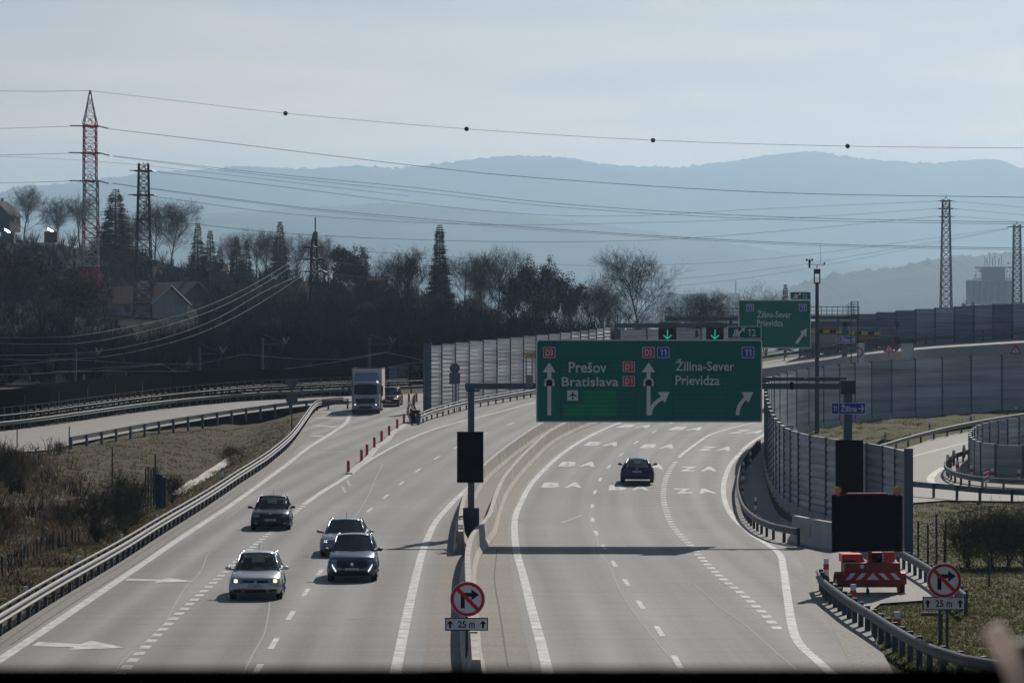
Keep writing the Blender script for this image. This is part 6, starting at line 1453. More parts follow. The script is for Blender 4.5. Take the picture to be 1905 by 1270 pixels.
def wire_depth(label, Y):
    if 'silo pylon' in label and 'dark flat' in label: return 462+(Y-560)*228/130
    if 'between the slim' in label: return 442+(Y-480)*298/260
    if 'sagging' in label: return Y if Y < 330 else 320+(Y-320)*122/160
    if 'red and white' in label or 'uppermost' in label: return 395+(Y-395)*85/210
    if 'overhead railway' in label: return 291+(Y-310)*.16
    return Y
def wire(label, pts, r=.045, mat='wire', group=None):
    pts = [(a, b, wire_depth(label, c)) for a, b, c in pts]
    P = cr_path([W(*p) for p in pts], 6.0); m = MB(); m.tube(P, r, 4); return tag(m.build('power_line', mat), label, 'power line', group)
TOP = [(167, 169, 605), (350, 190, 566), (531, 211, 530), (868, 240, 476), (1215, 261, 435), (1577, 272, 410), (1960, 276, 395)]
wire('uppermost power line, carrying dark marker balls across the sky', TOP, .035)
wire('uppermost power line left of the red and white pylon', [(-60, 169, 680), (70, 170, 640), (167, 169, 605)], .04)
for i, (x, y, Y) in enumerate([(531, 211, 530), (868, 240, 476), (1215, 261, 435), (1577, 272, 410)]):
    Y = wire_depth('uppermost', Y); c = W(x, y, Y); m = MB(); rr_ = 4.3*Y/F; m.lathe((c.x, c.y, c.z-rr_), [(rr_*math.sin(math.pi*k/10)+.005, rr_*(1-math.cos(math.pi*k/10))) for k in range(11)], 16)
    tag(m.build('marker_ball', 'sign_black', smooth=True), '%s dark marker ball on the uppermost power line, counted from the left' % ORD[i], 'marker ball', 'dark marker balls on the uppermost power line')
W_ = [
 ('thick line from the red and white pylon top arm, high over the signs', [(204, 240, 605), (440, 268, 560), (770, 308, 510), (1000, 331, 480), (1430, 358, 430), (1960, 368, 400)], .05),
 ('upper line of the pair from the middle arm of the red and white pylon', [(210, 290, 605), (480, 321, 560), (770, 349, 515), (1040, 379, 475), (1430, 403, 430), (1960, 415, 400)], .04),
 ('lower line of the pair from the middle arm of the red and white pylon', [(210, 291, 612), (480, 325, 570), (770, 356, 525), (1040, 385, 485), (1430, 408, 440), (1960, 418, 410)], .035),
 ('line from the lowest arm of the red and white pylon', [(210, 341, 605), (430, 370, 565), (600, 390, 540), (800, 408, 510), (1100, 431, 470), (1500, 453, 425), (1960, 463, 395)], .045),
 ('second line from the lowest arm, running just below its neighbour', [(210, 342, 612), (430, 372, 572), (600, 393, 547), (800, 412, 517), (1100, 434, 477), (1500, 456, 432), (1960, 466, 402)], .035),
 ('line from the dark flat topped pylon top arm to the silo pylon', [(293, 320, 560), (480, 342, 580), (900, 392, 620), (1150, 402, 650), (1430, 388, 670), (1746, 374, 690)], .04),
 ('line from the dark flat topped pylon middle arm to the silo pylon', [(297, 367, 560), (560, 400, 590), (900, 418, 620), (1200, 414, 650), (1500, 404, 670), (1743, 388, 690)], .04),
 ('line from the dark flat topped pylon lowest arm to the silo pylon', [(290, 409, 560), (560, 436, 590), (900, 449, 620), (1200, 447, 650), (1450, 430, 670), (1746, 402, 690)], .045),
 ('upper thin line between the slim dark pylon and the right edge pylon', [(610, 464, 480), (800, 475, 520), (1120, 494, 600), (1450, 479, 670), (1876, 424, 740)], .035),
 ('middle thin line between the slim dark pylon and the right edge pylon', [(612, 487, 480), (800, 505, 520), (1120, 525, 600), (1450, 498, 670), (1876, 425, 742)], .035),
 ('lower thin line between the slim dark pylon and the right edge pylon', [(610, 508, 480), (800, 528, 520), (1120, 540, 600), (1450, 508, 670), (1876, 426, 744)], .035),
 ('line running right from the top arm of the pylon by the silo', [(1774, 374, 690), (1905, 386, 700), (2000, 396, 705)], .035),
 ('line running right from the middle arm of the pylon by the silo', [(1776, 388, 690), (1905, 400, 700), (2000, 408, 705)], .035),
 ('line running right from the lowest arm of the pylon by the silo', [(1774, 402, 690), (1905, 413, 700), (2000, 424, 705)], .035),
 ('line running left from the top arm of the red and white pylon', [(-60, 241, 680), (70, 237, 640), (132, 235, 605)], .04),
 ('line running left from the middle arm of the red and white pylon', [(-60, 290, 680), (70, 287, 640), (130, 285, 605)], .04),
 ('thin line sloping away just below the middle arm of the red and white pylon', [(-60, 289, 690), (70, 294, 650), (167, 299, 620), (260, 307, 605), (480, 332, 570), (760, 365, 525)], .03),
 ('line running left from the lowest arm of the red and white pylon', [(-60, 342, 680), (70, 339, 640), (132, 337, 605)], .04)]
for lab, pts, r_ in W_: wire(lab, pts, r_)
for k, (lab, pts) in enumerate([
 ('uppermost bright line sagging from the slim pylon to the left edge', [(-40, 627, 300), (60, 628, 302), (130, 626, 305), (250, 606, 320), (360, 578, 360), (460, 535, 440), (540, 488, 480)]),
 ('second bright line sagging from the slim pylon to the left edge', [(-40, 637, 298), (60, 640, 300), (140, 639, 303), (250, 621, 318), (380, 583, 360), (470, 540, 440), (562, 484, 480)]),
 ('third bright line sagging from the slim pylon to the left edge', [(-40, 660, 296), (80, 660, 298), (170, 655, 302), (290, 633, 318), (400, 594, 360), (490, 543, 440), (565, 508, 480)]),
 ('lowest bright line sagging from the slim pylon to the left edge', [(-40, 667, 294), (80, 670, 296), (190, 664, 300), (300, 642, 316), (400, 608, 358), (490, 560, 435), (566, 510, 482)])]):
    wire(lab, pts, .022, 'wire_bright', 'bright lines sagging to the left edge')
# railway masts and overhead wires
for i, (x, yt, yb, Y) in enumerate([(140, 648, 716, 322), (371, 646, 702, 330), (488, 628, 698, 338), (687, 628, 690, 345)]):
    Y = 291.3+(Y-310)*.16
    b = W(x, yb+8, Y); root = thing('catenary_mast', '%s dark railway mast behind the black screen, from the left' % ORD[i], 'railway mast', b, 'dark railway masts behind the black screen')
    m = MB(); m.box((b.x, Y, (b.z+wz(yt, Y))/2), (.28, .28, wz(yt, Y)-b.z)); m.build('mast', 'steel_dark', root)
    m = MB(); z = wz(yt+12, Y); m.bar((b.x, Y, z), (b.x+2.4, Y, z+.05), .05); m.bar((b.x, Y, z+1.0), (b.x+2.4, Y, z+.05), .035); m.bar((b.x+2.2, Y, z), (b.x+1.9, Y, z-.9), .05); m.build('bracket', 'steel_dark', root)
    m = MB(); ins(m, (b.x+2.3, Y, z+.1), (b.x+2.0, Y, z+.7), .09); ins(m, (b.x+2.3, Y, z+.1), (b.x+2.65, Y, z+.7), .09); m.build('insulator', 'steel', root)
for k, (lab, pts) in enumerate([
 ('overhead railway wire hanging from the fourth mast to the third', [(-40, 686, 312), (130, 668, 322), (250, 676, 325), (370, 677, 330), (452, 659, 333), (560, 668, 338), (640, 668, 342), (717, 655, 346), (800, 672, 350)]),
 ('lower overhead railway wire running along the black screen top', [(-40, 697, 310), (80, 695, 318), (200, 683, 322), (300, 678, 326)]),
 ('middle overhead railway wire with a short sloping stay', [(60, 694, 314), (180, 690, 320), (300, 677, 326), (345, 700, 328)]),
 ('long low overhead railway wire crossing behind the truck', [(100, 690, 316), (330, 690, 328), (500, 690, 336), (620, 674, 342), (720, 655, 346)]),
 ('faint overhead railway wire right of the truck', [(720, 683, 344), (760, 676, 346), (800, 672, 348)])]):
    wire(lab, pts, .020, 'wire_bright', 'overhead railway wires')

# ================================================================== BUILDINGS
def house(name, label, c, wd, dp, hh, rh, rz, wall, roof, axis='x', windows=(), chimney=True, over=.4):
    root = thing(name, label, 'building', c, None, rz); hw, hd = wd/2, dp/2
    m = MB(); m.add([(-hw, -hd, -1), (hw, -hd, -1), (hw, hd, -1), (-hw, hd, -1), (-hw, -hd, hh), (hw, -hd, hh), (hw, hd, hh), (-hw, hd, hh), (-hw, 0, hh+rh), (hw, 0, hh+rh)], [[0, 1, 5, 4], [1, 2, 6, 9, 5], [2, 3, 7, 6], [3, 0, 4, 8, 7]]); m.build('wall', wall, root, local=True)
    m = MB(); t = .16; a, b = hw+over, hd+over; k = rh/hd
    for s in (-1, 1):
        e = [(-a, s*b, hh-k*over), (a, s*b, hh-k*over), (a, 0, hh+rh), (-a, 0, hh+rh)]; m.add([(x, y, z+.03) for x, y, z in e]+[(x, y, z+t) for x, y, z in e], [[0, 1, 2, 3], [7, 6, 5, 4], [0, 4, 5, 1], [1, 5, 6, 2], [2, 6, 7, 3], [3, 7, 4, 0]])
    rf_ = m.build('roof', roof, root, local=True)
    m = MB()
    for s in (-1, 1):
        for e in (-1, 1): m.bar((e*(a+.03), s*b, hh-k*over+.1), (e*(a+.03), 0, hh+rh+.1), .09)
    m.build('barge_board', 'marker_white' if wall == 'plaster' else 'steel_dark', rf_, local=True)
    if chimney: m = MB(); m.box((hw*.4, .3, hh+rh+.3), (.6, .6, 1.4)); m.build('chimney', 'plaster_dark', rf_, local=True)
    for x, z, w_, h_ in windows:
        m = MB(); m.box((x, -hd-.02, z), (w_+.2, .08, h_+.2)); f = m.build('window', 'timber', root, local=True); m = MB(); m.box((x, -hd-.05, z), (w_, .06, h_)); m.build('pane', 'dark_glass', f, local=True)
    return root
c = gp(262, 468); c.z = side_z(262, 468)-.3; house('house', 'low house with a dark red roof and pale gable beneath the dark pylon', c, 13.0, 7.6, 2.2, 2.6, R(-40), 'plaster', 'roof_red', windows=((-4, 1.4, 1, 1.1), (1, 1.4, 1, 1.1)))
c = W(330, 566, 530); house('house', 'grey roofed house just behind the red roofed one', c, 9, 7, 1.6, 2.2, R(-35), 'plaster_dark', 'roof_grey')
c = W(2, 424, 770); house('house', 'dark house with a steep roof at the top left edge', c, 8.5, 7.5, 3.2, 3.6, R(80), 'plaster_dark', 'roof_grey', windows=((0, 1.6, 1, 1.2),))
c = W(690, 545, 640); house('house', 'distant bluish flat house among firs above the slim pylon', c, 6.5, 6, 2.6, .8, R(8), 'plaster_dark', 'roof_grey', chimney=False)
c = W(608, 520, 560); house('house', 'small grey house half hidden in brush left of the slim pylon', W(404, 530, 560), 3.2, 4, 2.6, 1.2, R(10), 'plaster_dark', 'roof_grey', chimney=False, windows=((0, 1.3, 1, 1),))
Nrm = (SDIR+Vector((0.17, -1, -.045)).normalized()).normalized()
for i, (x, y) in enumerate(((14, 430), (94, 428.5))):
    c = W(x, y+6, 700); root = thing('garden_shed', ('shed with a glinting metal roof at the left edge below the dark house', 'second shed with a glinting metal roof, right of the first')[i], 'shed', c-Vector((0, 0, 2)), 'sheds with glinting roofs')
    m = MB(); m.box((0, 1.2, 1.2), (3.0, 2.4, 2.6)); m.build('wall', 'timber', root, local=True)
    u = Vector((1, 0, 0)); u = (u-Nrm*u.dot(Nrm)).normalized(); v = Nrm.cross(u); m = MB(); o = Vector((0, 0.3, 2.75)); hw, hv = (.75, .36) if i == 0 else (.7, .3)
    q = [o-u*hw-v*hv, o+u*hw-v*hv, o+u*hw+v*hv, o-u*hw+v*hv]; m.add(q+[p-Nrm*.08 for p in q], [[0, 1, 2, 3], [7, 6, 5, 4], [0, 4, 5, 1], [1, 5, 6, 2], [2, 6, 7, 3], [3, 7, 4, 0]]); m.build('roof', 'roof_metal', root, local=True)
# silo
Ys_ = 2000; c = W(1843, 600, Ys_); root = thing('silo', 'pale concrete silo tower crowned with antennas behind the flyover', 'silo', c); sc = Ys_/F
def sb(m, x0, y0, x1, y1, y=0, d=14): m.box((((x0+x1)/2-1843)*sc, y, (600-(y0+y1)/2)*sc), ((x1-x0)*sc, d, (y1-y0)*sc))
m = MB(); sb(m, 1827, 560, 1867, 640, 0, 10)
for x in (1803, 1814.5, 1826, 1837.5, 1849, 1860.5, 1872, 1881):
    m.cyl(((x-1843)*sc, 0, (600-566)*sc), ((x-1843)*sc, 0, (600-523.5)*sc), 6.1*sc, 16)
sb(m, 1798, 521, 1886, 525, 0, 4); m.build('storage_bins', 'silo_concrete', root, local=True)
m = MB(); sb(m, 1827, 498, 1868, 521.5, 0, 8); sb(m, 1815, 496.5, 1881, 498.5, 0, 9); sb(m, 1812, 517.5, 1884, 519, 0, 10)
for x in (1816, 1823, 1872, 1879): m.bar(((x-1843)*sc, 0, (600-518)*sc), ((x-1843)*sc, 0, (600-498)*sc), .2)
m.build('head_house', 'silo_concrete', root, local=True)
rr = random.Random(3); m = MB()
for x in (1832, 1836, 1841, 1846, 1851, 1858, 1863):
    h_ = rr.uniform(18, 30); m.bar(((x-1843)*sc, rr.uniform(-2, 2), (600-498)*sc), ((x-1843)*sc, 0, (600-498+h_)*sc), .16, n=5)
    for k in range(3): z = (600-498+h_*(.35+.22*k))*sc; m.box(((x-1843+rr.uniform(-1, 1))*sc, -.3, z), (.5, .4, 1.1))
for x in (1813, 1815, 1820, 1824, 1874, 1878, 1882): z = (600-rr.uniform(502, 514))*sc; m.box(((x-1843)*sc, -1, z), (.6, .4, 1.5))
m.bar(((1876-1843)*sc, 0, (600-497)*sc), ((1876-1843)*sc, 0, (600-490)*sc), .12); m.lathe(((1876-1843)*sc, -.2, (600-491)*sc), [(.1, 0), (.7, .3), (.9, .8)], 10); m.build('antenna', 'steel_dull', root, local=True)
# hazy far blocks
for x0, y0, x1, y1, Y, lab in ((1357, 546, 1377, 600, 4600, 'hazy far plant block with a slim chimney left of the far green sign'), (1240, 547, 1316, 610, 4300, 'long hazy flat block behind the bare trees'), (1575, 566, 1592, 610, 4000, 'hazy peaked roof building beyond the flyover')):
    c = W((x0+x1)/2, 640, Y); s = Y/F; root = thing('far_building', lab, 'building', c); m = MB(); m.box((0, 8, (640-y0)*s/2), ((x1-x0)*s, 16, (640-y0)*s)); 
    if y0 == 566: m.prism([(-(x1-x0)*s*.55, (640-y0)*s), ((x1-x0)*s*.55, (640-y0)*s), (0, (640-y0+7)*s)], -.5, 17)
    m.build('wall', 'silo_concrete', root, local=True)
    m = MB(); m.box((0, 8.3, (640-y0)*s+.3), ((x1-x0)*s*(1.03 if y0 != 566 else .2), 16.5, .6)); m.build('roof', 'roof_grey', root, local=True)
    if y0 == 546: m = MB(); m.bar(((1369-1367)*s, 5, (640-y0)*s), ((1369-1367)*s, 5, (640-521)*s), 2*s, 1.6*s, 8); m.build('chimney', 'silo_concrete', root, local=True)

# ================================================================== TREES
def bare(seed, hgt, spread=.5, stems=1, dens=1.0, leafy=0, low=.22, tw=.022, tmax=.34):
    r = random.Random(seed); T_, C_ = MB(), MB()
    def seg(mb, P, r0, r1, n):
        for i in range(len(P)-1):
            a = r0+(r1-r0)*i/(len(P)-1); b = r0+(r1-r0)*(i+1)/(len(P)-1); mb.bar(P[i], P[i+1], a, b, n, 0, caps=False)
    def grow(p, d, ln, rad, lv):
        k = 6 if lv == 0 else (4 if lv < 3 else 2); P = [p]; q = Vector(p); dd = Vector(d)
        for i in range(k):
            sg_ = .05 if lv == 0 else .13; dd = (dd+Vector((r.gauss(0, sg_), r.gauss(0, sg_), r.gauss(.03, .08)))).normalized(); q = q+dd*(ln/k); P.append(q.copy())
        seg(T_ if lv == 0 else C_, P, rad, rad*(.30 if lv == 0 else .45), (7, 5, 3, 3, 3)[lv])
        if lv >= 4: return P
        nb = int(((13, 8, 6, 4)[lv])*dens+r.random())
        for b in range(nb):
            t = (low+(1-low)*((b+r.random())/nb)) if lv == 0 else r.uniform(.22, 1.0); f = t*k; i = min(int(f), k-1); s = P[i].lerp(P[i+1], f-i); ax = (P[i+1]-P[i]).normalized()
            perp = ax.orthogonal().normalized(); perp.rotate(Matrix.Rotation(r.uniform(0, 6.283), 3, ax)); ang = R(r.uniform(28, 62))*(.65+spread*.7)
            nd = ax*math.cos(ang)+perp*math.sin(ang)+Vector((0, 0, .22))
            grow(s, nd.normalized(), ln*((.62*(1.10-.62*abs(t-.35))) if lv == 0 else r.uniform(.38, .66)), max(tw*.55, rad*(.40 if lv == 0 else .5)*(1.1-.55*t)), lv+1)
        return P
    for s in range(stems):
        a = 6.283*s/max(1, stems)+r.random(); tilt = 0 if stems == 1 else r.uniform(.12, tmax)
        grow(Vector((0, 0, 0)), Vector((math.cos(a)*tilt, math.sin(a)*tilt, 1)).normalized(), hgt*(.86 if stems == 1 else r.uniform(.6, .8)), hgt*.017/(stems**.35), 0 if stems == 1 else 0)
    if leafy:
        src = [C_.v[i] for i in range(0, len(C_.v), 3)]
        for _ in range(leafy):
            v = Vector(r.choice(src)); 
            if v.z < hgt*.15: continue
            for _ in range(2):
                o = v+Vector((r.gauss(0, .25), r.gauss(0, .25), r.gauss(0, .25))); a = Vector((r.uniform(-1, 1), r.uniform(-1, 1), r.uniform(-1, 1)))*.19; b = Vector((r.uniform(-1, 1), r.uniform(-1, 1), r.uniform(-1, 1)))*.19
                C_.add([o-a, o+b, o+a, o-b], [[0, 1, 2, 3]], 1)
    return T_, C_
def conifer(seed, hgt, rad, dens=1.0, narrow=False):
    r = random.Random(seed); T_, C_ = MB(), MB(); T_.bar((0, 0, 0), (0, 0, hgt*.97), hgt*.016, .02, 7)
    z = hgt*(.10 if not narrow else .05); n = 0
    while z < hgt*.985:
        t = z/hgt; R_ = rad*((1-t)**.8*(1.0 if t > .12 else .8)+.03)*r.uniform(.8, 1.12)
        if narrow: R_ = rad*(1.30-1.08*t)*(1 if t < .95 else (1-t)/.05*.7+.3)*(1+.28*noise.noise(Vector((z*.8, 3.3, 0))))*r.uniform(.9, 1.1)
        nb = max(6, int(15*dens*(R_/rad+.4)))
        for b in range(nb):
            a = r.uniform(0, 6.283); L_ = R_*r.uniform(.7, 1.1); droop = -.28*L_+r.uniform(-.1, .15)*L_; tip = Vector((math.cos(a)*L_, math.sin(a)*L_, z+droop+.12*L_)); base = Vector((0, 0, z)); mid = base.lerp(tip, .55)+Vector((0, 0, .05*L_))
            C_.bar(base, mid, .035, .02, 3, 0, caps=False)
            k = max(4, int(L_*4.0))
            for j in range(k):
                f = .18+.82*(j+r.random())/k; c = base.lerp(tip, f); wd = (.30+.40*L_*.33)*(1.2-f)*1.1; side = Vector((-math.sin(a), math.cos(a), 0)); dn = Vector((0, 0, -1))*wd*.45
                for s in (-1, 1):
                    e = c+side*s*wd*r.uniform(.7, 1.2)+Vector((math.cos(a), math.sin(a), 0))*wd*.5+dn*r.uniform(.4, 1.4); q = c+Vector((math.cos(a), math.sin(a), 0))*wd*.55+Vector((0, 0, r.uniform(0, .12)))
                    C_.add([c, e, q], [[0, 1, 2]], 0)
        z += hgt*.017*r.uniform(.7, 1.3)
    return T_, C_
PROTO = {}
def proto(kind, T_, C_, h_, mats):
    tm = [mats[0]]; cm = list(mats[1:])
    def mesh(mb, nm, mm):
        me = bpy.data.meshes.new(nm); me.from_pydata([tuple(v) for v in mb.v], [], mb.f); me.polygons.foreach_set('material_index', mb.mi)
        for q in mm: me.materials.append(M[q])
        me.update(); return me
    zs = sorted(v[2] for v in C_.v); h_ = zs[int(len(zs)*.992)]
    PROTO[kind] = (mesh(T_, 'trunk', tm), mesh(C_, 'crown', cm), h_)
proto('oak_a', *bare(1, 14, .62, dens=1.3, tw=.024), 13.5, ('bark', 'bark')); proto('oak_b', *bare(2, 14, .55, dens=1.3, tw=.024), 13.5, ('bark_pale', 'bark_pale'))
proto('tall_a', *bare(3, 16, .30, low=.28, dens=1.25, tw=.024), 15.5, ('bark', 'bark')); proto('tall_b', *bare(4, 16, .38, dens=1.25, tw=.024), 15.5, ('bark_pale', 'bark'))
proto('multi_a', *bare(5, 12, .45, stems=4, dens=.7), 10.5, ('bark', 'bark')); proto('multi_b', *bare(6, 12, .5, stems=3, dens=.8, leafy=900), 10.5, ('bark', 'bark', 'dead_leaf'))
proto('ivy', *bare(7, 14, .5, dens=1.0, leafy=4200), 13.5, ('bark', 'bark', 'ivy')); proto('ivy_b', *bare(17, 12, .6, stems=2, dens=.85, leafy=3200), 10.5, ('bark', 'bark', 'ivy'))
proto('spruce_a', *conifer(8, 16, 3.4, 1.25), 16, ('bark', 'needles')); proto('spruce_b', *conifer(9, 15, 2.4), 15, ('bark', 'needles')); proto('column', *conifer(10, 17, 2.2, 1.7, True), 17, ('bark', 'needles'))
pT, pC = bare(11, 12, .6, dens=.9, leafy=5500); proto('pine', pT, pC, 11.5, ('bark', 'bark', 'needles'))
proto('shrub', *bare(12, 4, .6, stems=15, dens=.5, low=.05, tw=.02, tmax=1.0), 3.4, ('twig_brown', 'twig_brown'))
def tree(kind, label, x, y, z, hgt, rz, wide=1.0, group=None, cat='tree', name=None):
    t_, c_, h_ = PROTO[kind]; root = thing(name or {'spruce_a': 'spruce', 'spruce_b': 'spruce', 'column': 'columnar_tree', 'pine': 'pine_tree', 'shrub': 'bare_bush'}.get(kind, 'bare_tree'), label, cat, (x, y, z), group, rz); s = hgt/h_; root.scale = (s*wide, s*wide, s)
    for me in (t_, c_):
        o = bpy.data.objects.new(me.name, me); COL.objects.link(o); o.parent = root
    return root
def on_hill(kind, px, ytop, Y, label, wide=1.0, group=None, rz=None, cat='tree', sink=.3):
    z = side_z(px, Y)-sink; hgt = max(2.0, wz(ytop, Y)-z)
    return tree(kind, label, wx(px, Y), Y, z, hgt, rz if rz is not None else (px*1.7) % 6.28, wide, group, cat)
CON = [('spruce_a', 215, 356, 640, 'broad dark spruce between the two left pylons', 2.1), ('spruce_b', 368, 417, 560, 'left narrow spruce of the pair right of the dark pylon', 1.6), ('spruce_b', 391, 431, 562, 'right narrow spruce of the pair right of the dark pylon', 1.7), ('spruce_b', 409, 462, 560, 'short spruce tucked beside the narrow pair', 2.0), ('spruce_b', 440, 443, 570, 'middling spruce in front of bare crowns', 1.9), ('spruce_b', 458, 450, 572, 'spruce touching the middling one on its right', 1.8), ('spruce_b', 521, 414, 610, 'pointed spruce among bare trees left of the slim pylon', 1.8), ('pine', 640, 461, 520, 'round topped dark pine right of the slim pylon', 1.0), ('pine', 655, 480, 515, 'lower dark pine leaning on the round topped one', .9), ('column', 818, 423, 455, 'tall ragged columnar tree standing above the grove', 1.25), ('spruce_b', 700, 507, 640, 'tiny far spruce left of its twin by the bluish house', 1.2), ('spruce_b', 711, 508, 642, 'tiny far spruce right of its twin by the bluish house', 1.2)]
for k, px, yt, Y, lab, wd in CON: on_hill(k, px, yt, Y, lab, wd)
BT = [('tall_b', 45, 347, 765, 'bare tree beside the dark house at the top left', 1.3), ('oak_b', 108, 368, 760, 'bare tree left of the red and white pylon', 1.2), ('tall_a', 148, 364, 730, 'bare tree just behind the red and white pylon', 1.2), ('tall_b', 245, 395, 700, 'pale bare tree between spruce and dark pylon', 1.0), ('oak_b', 288, 372, 680, 'large rounded bare tree right behind the dark pylon', 1.25), ('oak_a', 318, 376, 675, 'large rounded bare tree on the slope right of the dark pylon', 1.2), ('oak_b', 433, 436, 660, 'bare crown behind the middling spruce', 1.1), ('tall_b', 478, 427, 650, 'fine twigged bare tree left of the pointed spruce', 1.2), ('oak_b', 497, 432, 655, 'fine twigged bare tree touching the pointed spruce', 1.1), ('tall_b', 552, 434, 620, 'bare tree left of the slim pylon', 1.2), ('oak_b', 603, 442, 610, 'bare tree right behind the slim pylon', 1.2), ('oak_a', 674, 494, 560, 'low bare tree right of the round topped pine', 1.0),
 ('tall_a', 757, 463, 420, 'tall dark bare tree left of the ragged columnar tree', 1.25), ('oak_a', 735, 480, 440, 'dark bare tree leaning left beside the tall dark one', 1.0), ('oak_a', 862, 474, 450, 'spreading bare tree right of the ragged columnar tree', 1.05), ('oak_b', 893, 478, 445, 'bare tree left of the ivy clad group', 1.0), ('oak_a', 927, 463, 440, 'high bare crown touching the ivy clad group', 1.0),
 ('ivy', 985, 484, 430, 'tallest ivy clad tree of the dense dark group', .85), ('ivy', 1022, 486, 432, 'broad ivy clad tree right of the tallest one', .8), ('ivy_b', 1058, 512, 425, 'ivy clad tree at the right edge of the dense group', .85), ('ivy_b', 955, 512, 425, 'ivy clad tree at the left edge of the dense group', .85), ('ivy_b', 1000, 545, 410, 'low dense thicket tree before the ivy clad group', 1.1),
 ('oak_a', 1192, 467, 430, 'big isolated bare tree with a round open crown', 1.15), ('oak_b', 1120, 520, 425, 'smaller bare tree left of the big isolated one', 1.1), ('multi_a', 1150, 545, 420, 'many stemmed bare tree under the big isolated one', 1.3), ('oak_a', 1095, 535, 415, 'bare tree at the right foot of the dense group', 1.1), ('multi_a', 1240, 560, 425, 'low bare tree right of the big isolated one', 1.2), ('oak_a', 1286, 541, 430, 'rounded low bare tree over the lane arrows', 1.4), ('oak_b', 1335, 546, 435, 'rounded low bare tree left of the far green sign', 1.3), ('multi_a', 1310, 570, 420, 'small bare bush like tree over the right lane arrow', 1.3), ('multi_a', 1195, 575, 415, 'dark many stemmed tree below the isolated crown', 1.5), ('multi_a', 1060, 570, 412, 'dark many stemmed tree before the dense group', 1.4),
 ('multi_b', 20, 455, 420, 'dark many stemmed tree at the left edge of the hillside', 1.3), ('multi_a', 75, 470, 410, 'dark many stemmed tree near the left edge', 1.3), ('multi_b', 128, 500, 400, 'brown leaved tree left of the foot of the red and white pylon', 1.2), ('multi_b', 170, 520, 400, 'brown leaved tree before the foot of the red and white pylon', 1.1), ('multi_a', -30, 470, 405, 'dark tree cut by the left edge of the frame', 1.3), ('multi_a', 205, 560, 390, 'low dark tree in front of the red roofed house', 1.0), ('multi_a', 400, 540, 470, 'brown thicket tree right of the grey house', 1.4), ('multi_b', 455, 525, 480, 'brown thicket tree below the middling spruce', 1.4), ('multi_b', 520, 520, 470, 'brown thicket tree below the pointed spruce', 1.5), ('multi_a', 640, 545, 450, 'brown thicket tree below the round topped pine', 1.5), ('multi_b', 690, 560, 440, 'brown thicket tree below the twin tiny spruces', 1.5), ('multi_a', 790, 540, 420, 'dark thicket tree right of the tall dark one', 1.3), ('multi_b', 880, 550, 415, 'dark thicket tree below the spreading bare tree', 1.4), ('multi_b', 925, 575, 410, 'dark thicket tree left of the dense group', 1.4)]
for k, px, yt, Y, lab, wd in BT: on_hill(k, px, yt, Y, lab, wd)
for k, px, yt, Y, lab, wd in [('multi_a', 1398, 534, 480, 'bare tree peeping over the far green sign', 1.3), ('multi_a', 1425, 536, 485, 'twiggy tree peeping over the middle of the far green sign', 1.3), ('spruce_b', 1461, 531, 500, 'small fir peeping over the right end of the far green sign', 1.5), ('pine', 1811, 566, 700, 'small round pine in front of the silo', .7)]:
    z = g(420); tree(k, lab, wx(px, Y), Y, z, wz(yt, Y)-z, px % 6, wd*.8)
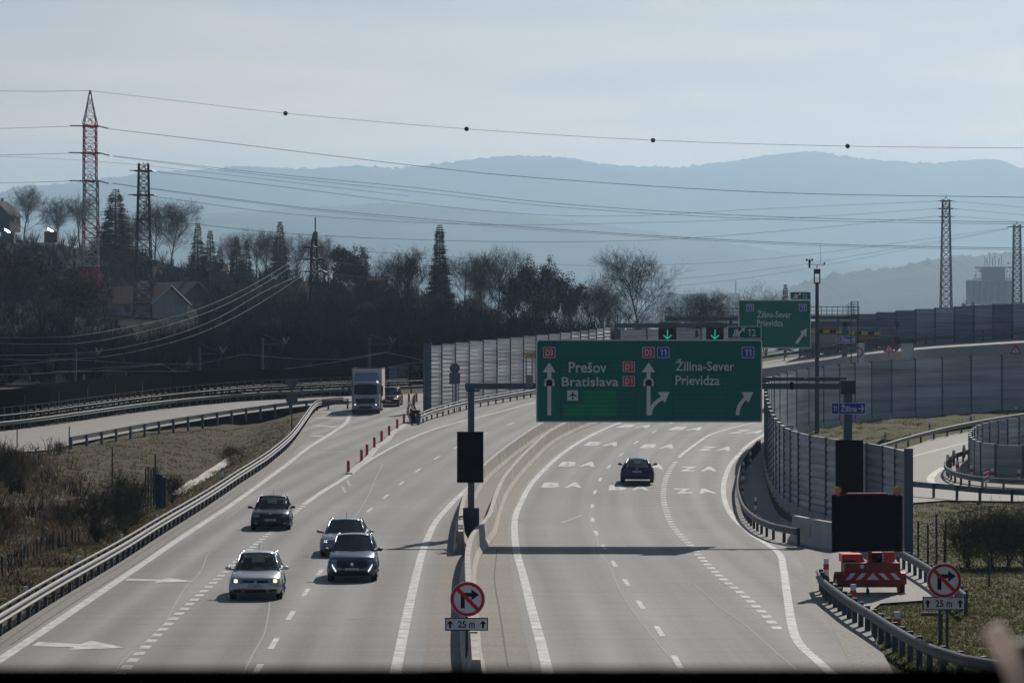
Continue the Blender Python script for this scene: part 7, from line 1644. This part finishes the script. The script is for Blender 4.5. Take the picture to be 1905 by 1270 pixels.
# bushes by the roads
def bush(px, yb, hpx, label, wide=1.0, kind='shrub', group=None):
    p = GP(px, yb); z = ground_z(p.x, p.y)-.05; return tree(kind, label, p.x, p.y, z, hpx*p.y/F, px % 6.28, wide, group, 'bush', 'bare_bush')
for px, yb, hp, lab, wd in ((1800, 1050, 105, 'biggest bare bush on the right verge', 1.05), (1843, 1052, 118, 'bare bush on the right verge just right of the biggest', 1.0), (1876, 1048, 108, 'bare bush on the right verge near the frame edge', 1.0), (1908, 1050, 112, 'bare bush cut by the right frame edge', 1.1)): bush(px, yb, hp, lab, wd)
for px, yb, hp, lab, wd in ((180, 1002, 105, 'largest bare bush on the left bank behind the guardrail', 1.15), (232, 985, 95, 'bare bush right of the largest one on the left bank', .7), (222, 960, 110, 'slender bare bush with dark seed heads on the left bank', .5), (255, 968, 92, 'slender bare bush just left of the pipe cluster', .55), (110, 842, 26, 'tiny bush at the edge of the service road', 1.1), (15, 900, 80, 'bare bush at the far left edge below the service road', 1.1), (-10, 985, 105, 'bare bush cut by the left frame edge', 1.0), (120, 945, 62, 'low bush in the dark hollow on the left', 1.4), (320, 925, 55, 'small bush below the drain channel', 1.1), (430, 850, 40, 'small bush beside the drain channel end', 1.2), (290, 900, 70, 'thin sapling behind the pipe cluster', .4)): bush(px, yb, hp, lab, wd)

# ================================================================== BRIDGE UNDER THE CAMERA
br = thing('bridge_railing', 'dark blurred bridge railing along the bottom edge of the view', 'railing', (0, 1.35, 7.0))
zt = H-(1246-HY)*1.35/F; m = MB(); m.box((0, 1.356, zt-.05), (16, .012, .10)); m.build('handrail', 'rail_black', br)
m = MB(); m.box((0, 1.38, 7.2), (16, .05, .05)); m.build('lower_rail', 'steel_dark', br)
for i in range(-3, 4):
    m = MB(); m.box((i*2.2+1.0, 1.38, (zt-.1+7.0)/2), (.05, .05, zt-.1-7.0)); m.build('post', 'steel_dark', br)
a = W(1845, 1168, 1.3); b = W(1893, 1262, 1.3); m = MB(); P = [a, a.lerp(b, .5)+Vector((0, 0, .002)), b, b+Vector((.003, 0, -.05))]; m.tube(P, .0052, 8)
tag(m.build('strap', 'strap_cloth', smooth=True), 'pale blurred strap end rising from the bridge railing at the lower right', 'strap')
c = W(1902, 1222, 1.3); m = MB(); m.box((c.x+.006, 1.32, c.z-.02), (.020, .02, .05)); tag(m.build('clamp', 'sign_black'), 'black blurred clamp on the bridge railing in the lower right corner', 'clamp')
m = MB(); m.box((0, -2.0, 6.75), (60, 7.0, .5)); struct(m, 'bridge_deck', 'concrete_dark')
# ================================================================== AIR
mb = MB(); mb.box((0, 8550, 525), (27000, 17700, 1056))
hz = mb.build('haze', [], origin=False)
hz['kind'] = 'stuff'
hm = bpy.data.materials.new('haze_air'); hm.use_nodes = True; t = hm.node_tree; t.nodes.clear()
o_ = t.nodes.new('ShaderNodeOutputMaterial'); v_ = t.nodes.new('ShaderNodeVolumePrincipled')
v_.inputs['Color'].default_value = HAZE_COLOR; v_.inputs['Density'].default_value = HAZE_DENSITY; v_.inputs['Anisotropy'].default_value = 0.5
t.links.new(v_.outputs[0], o_.inputs['Volume']); hz.data.materials.append(hm)
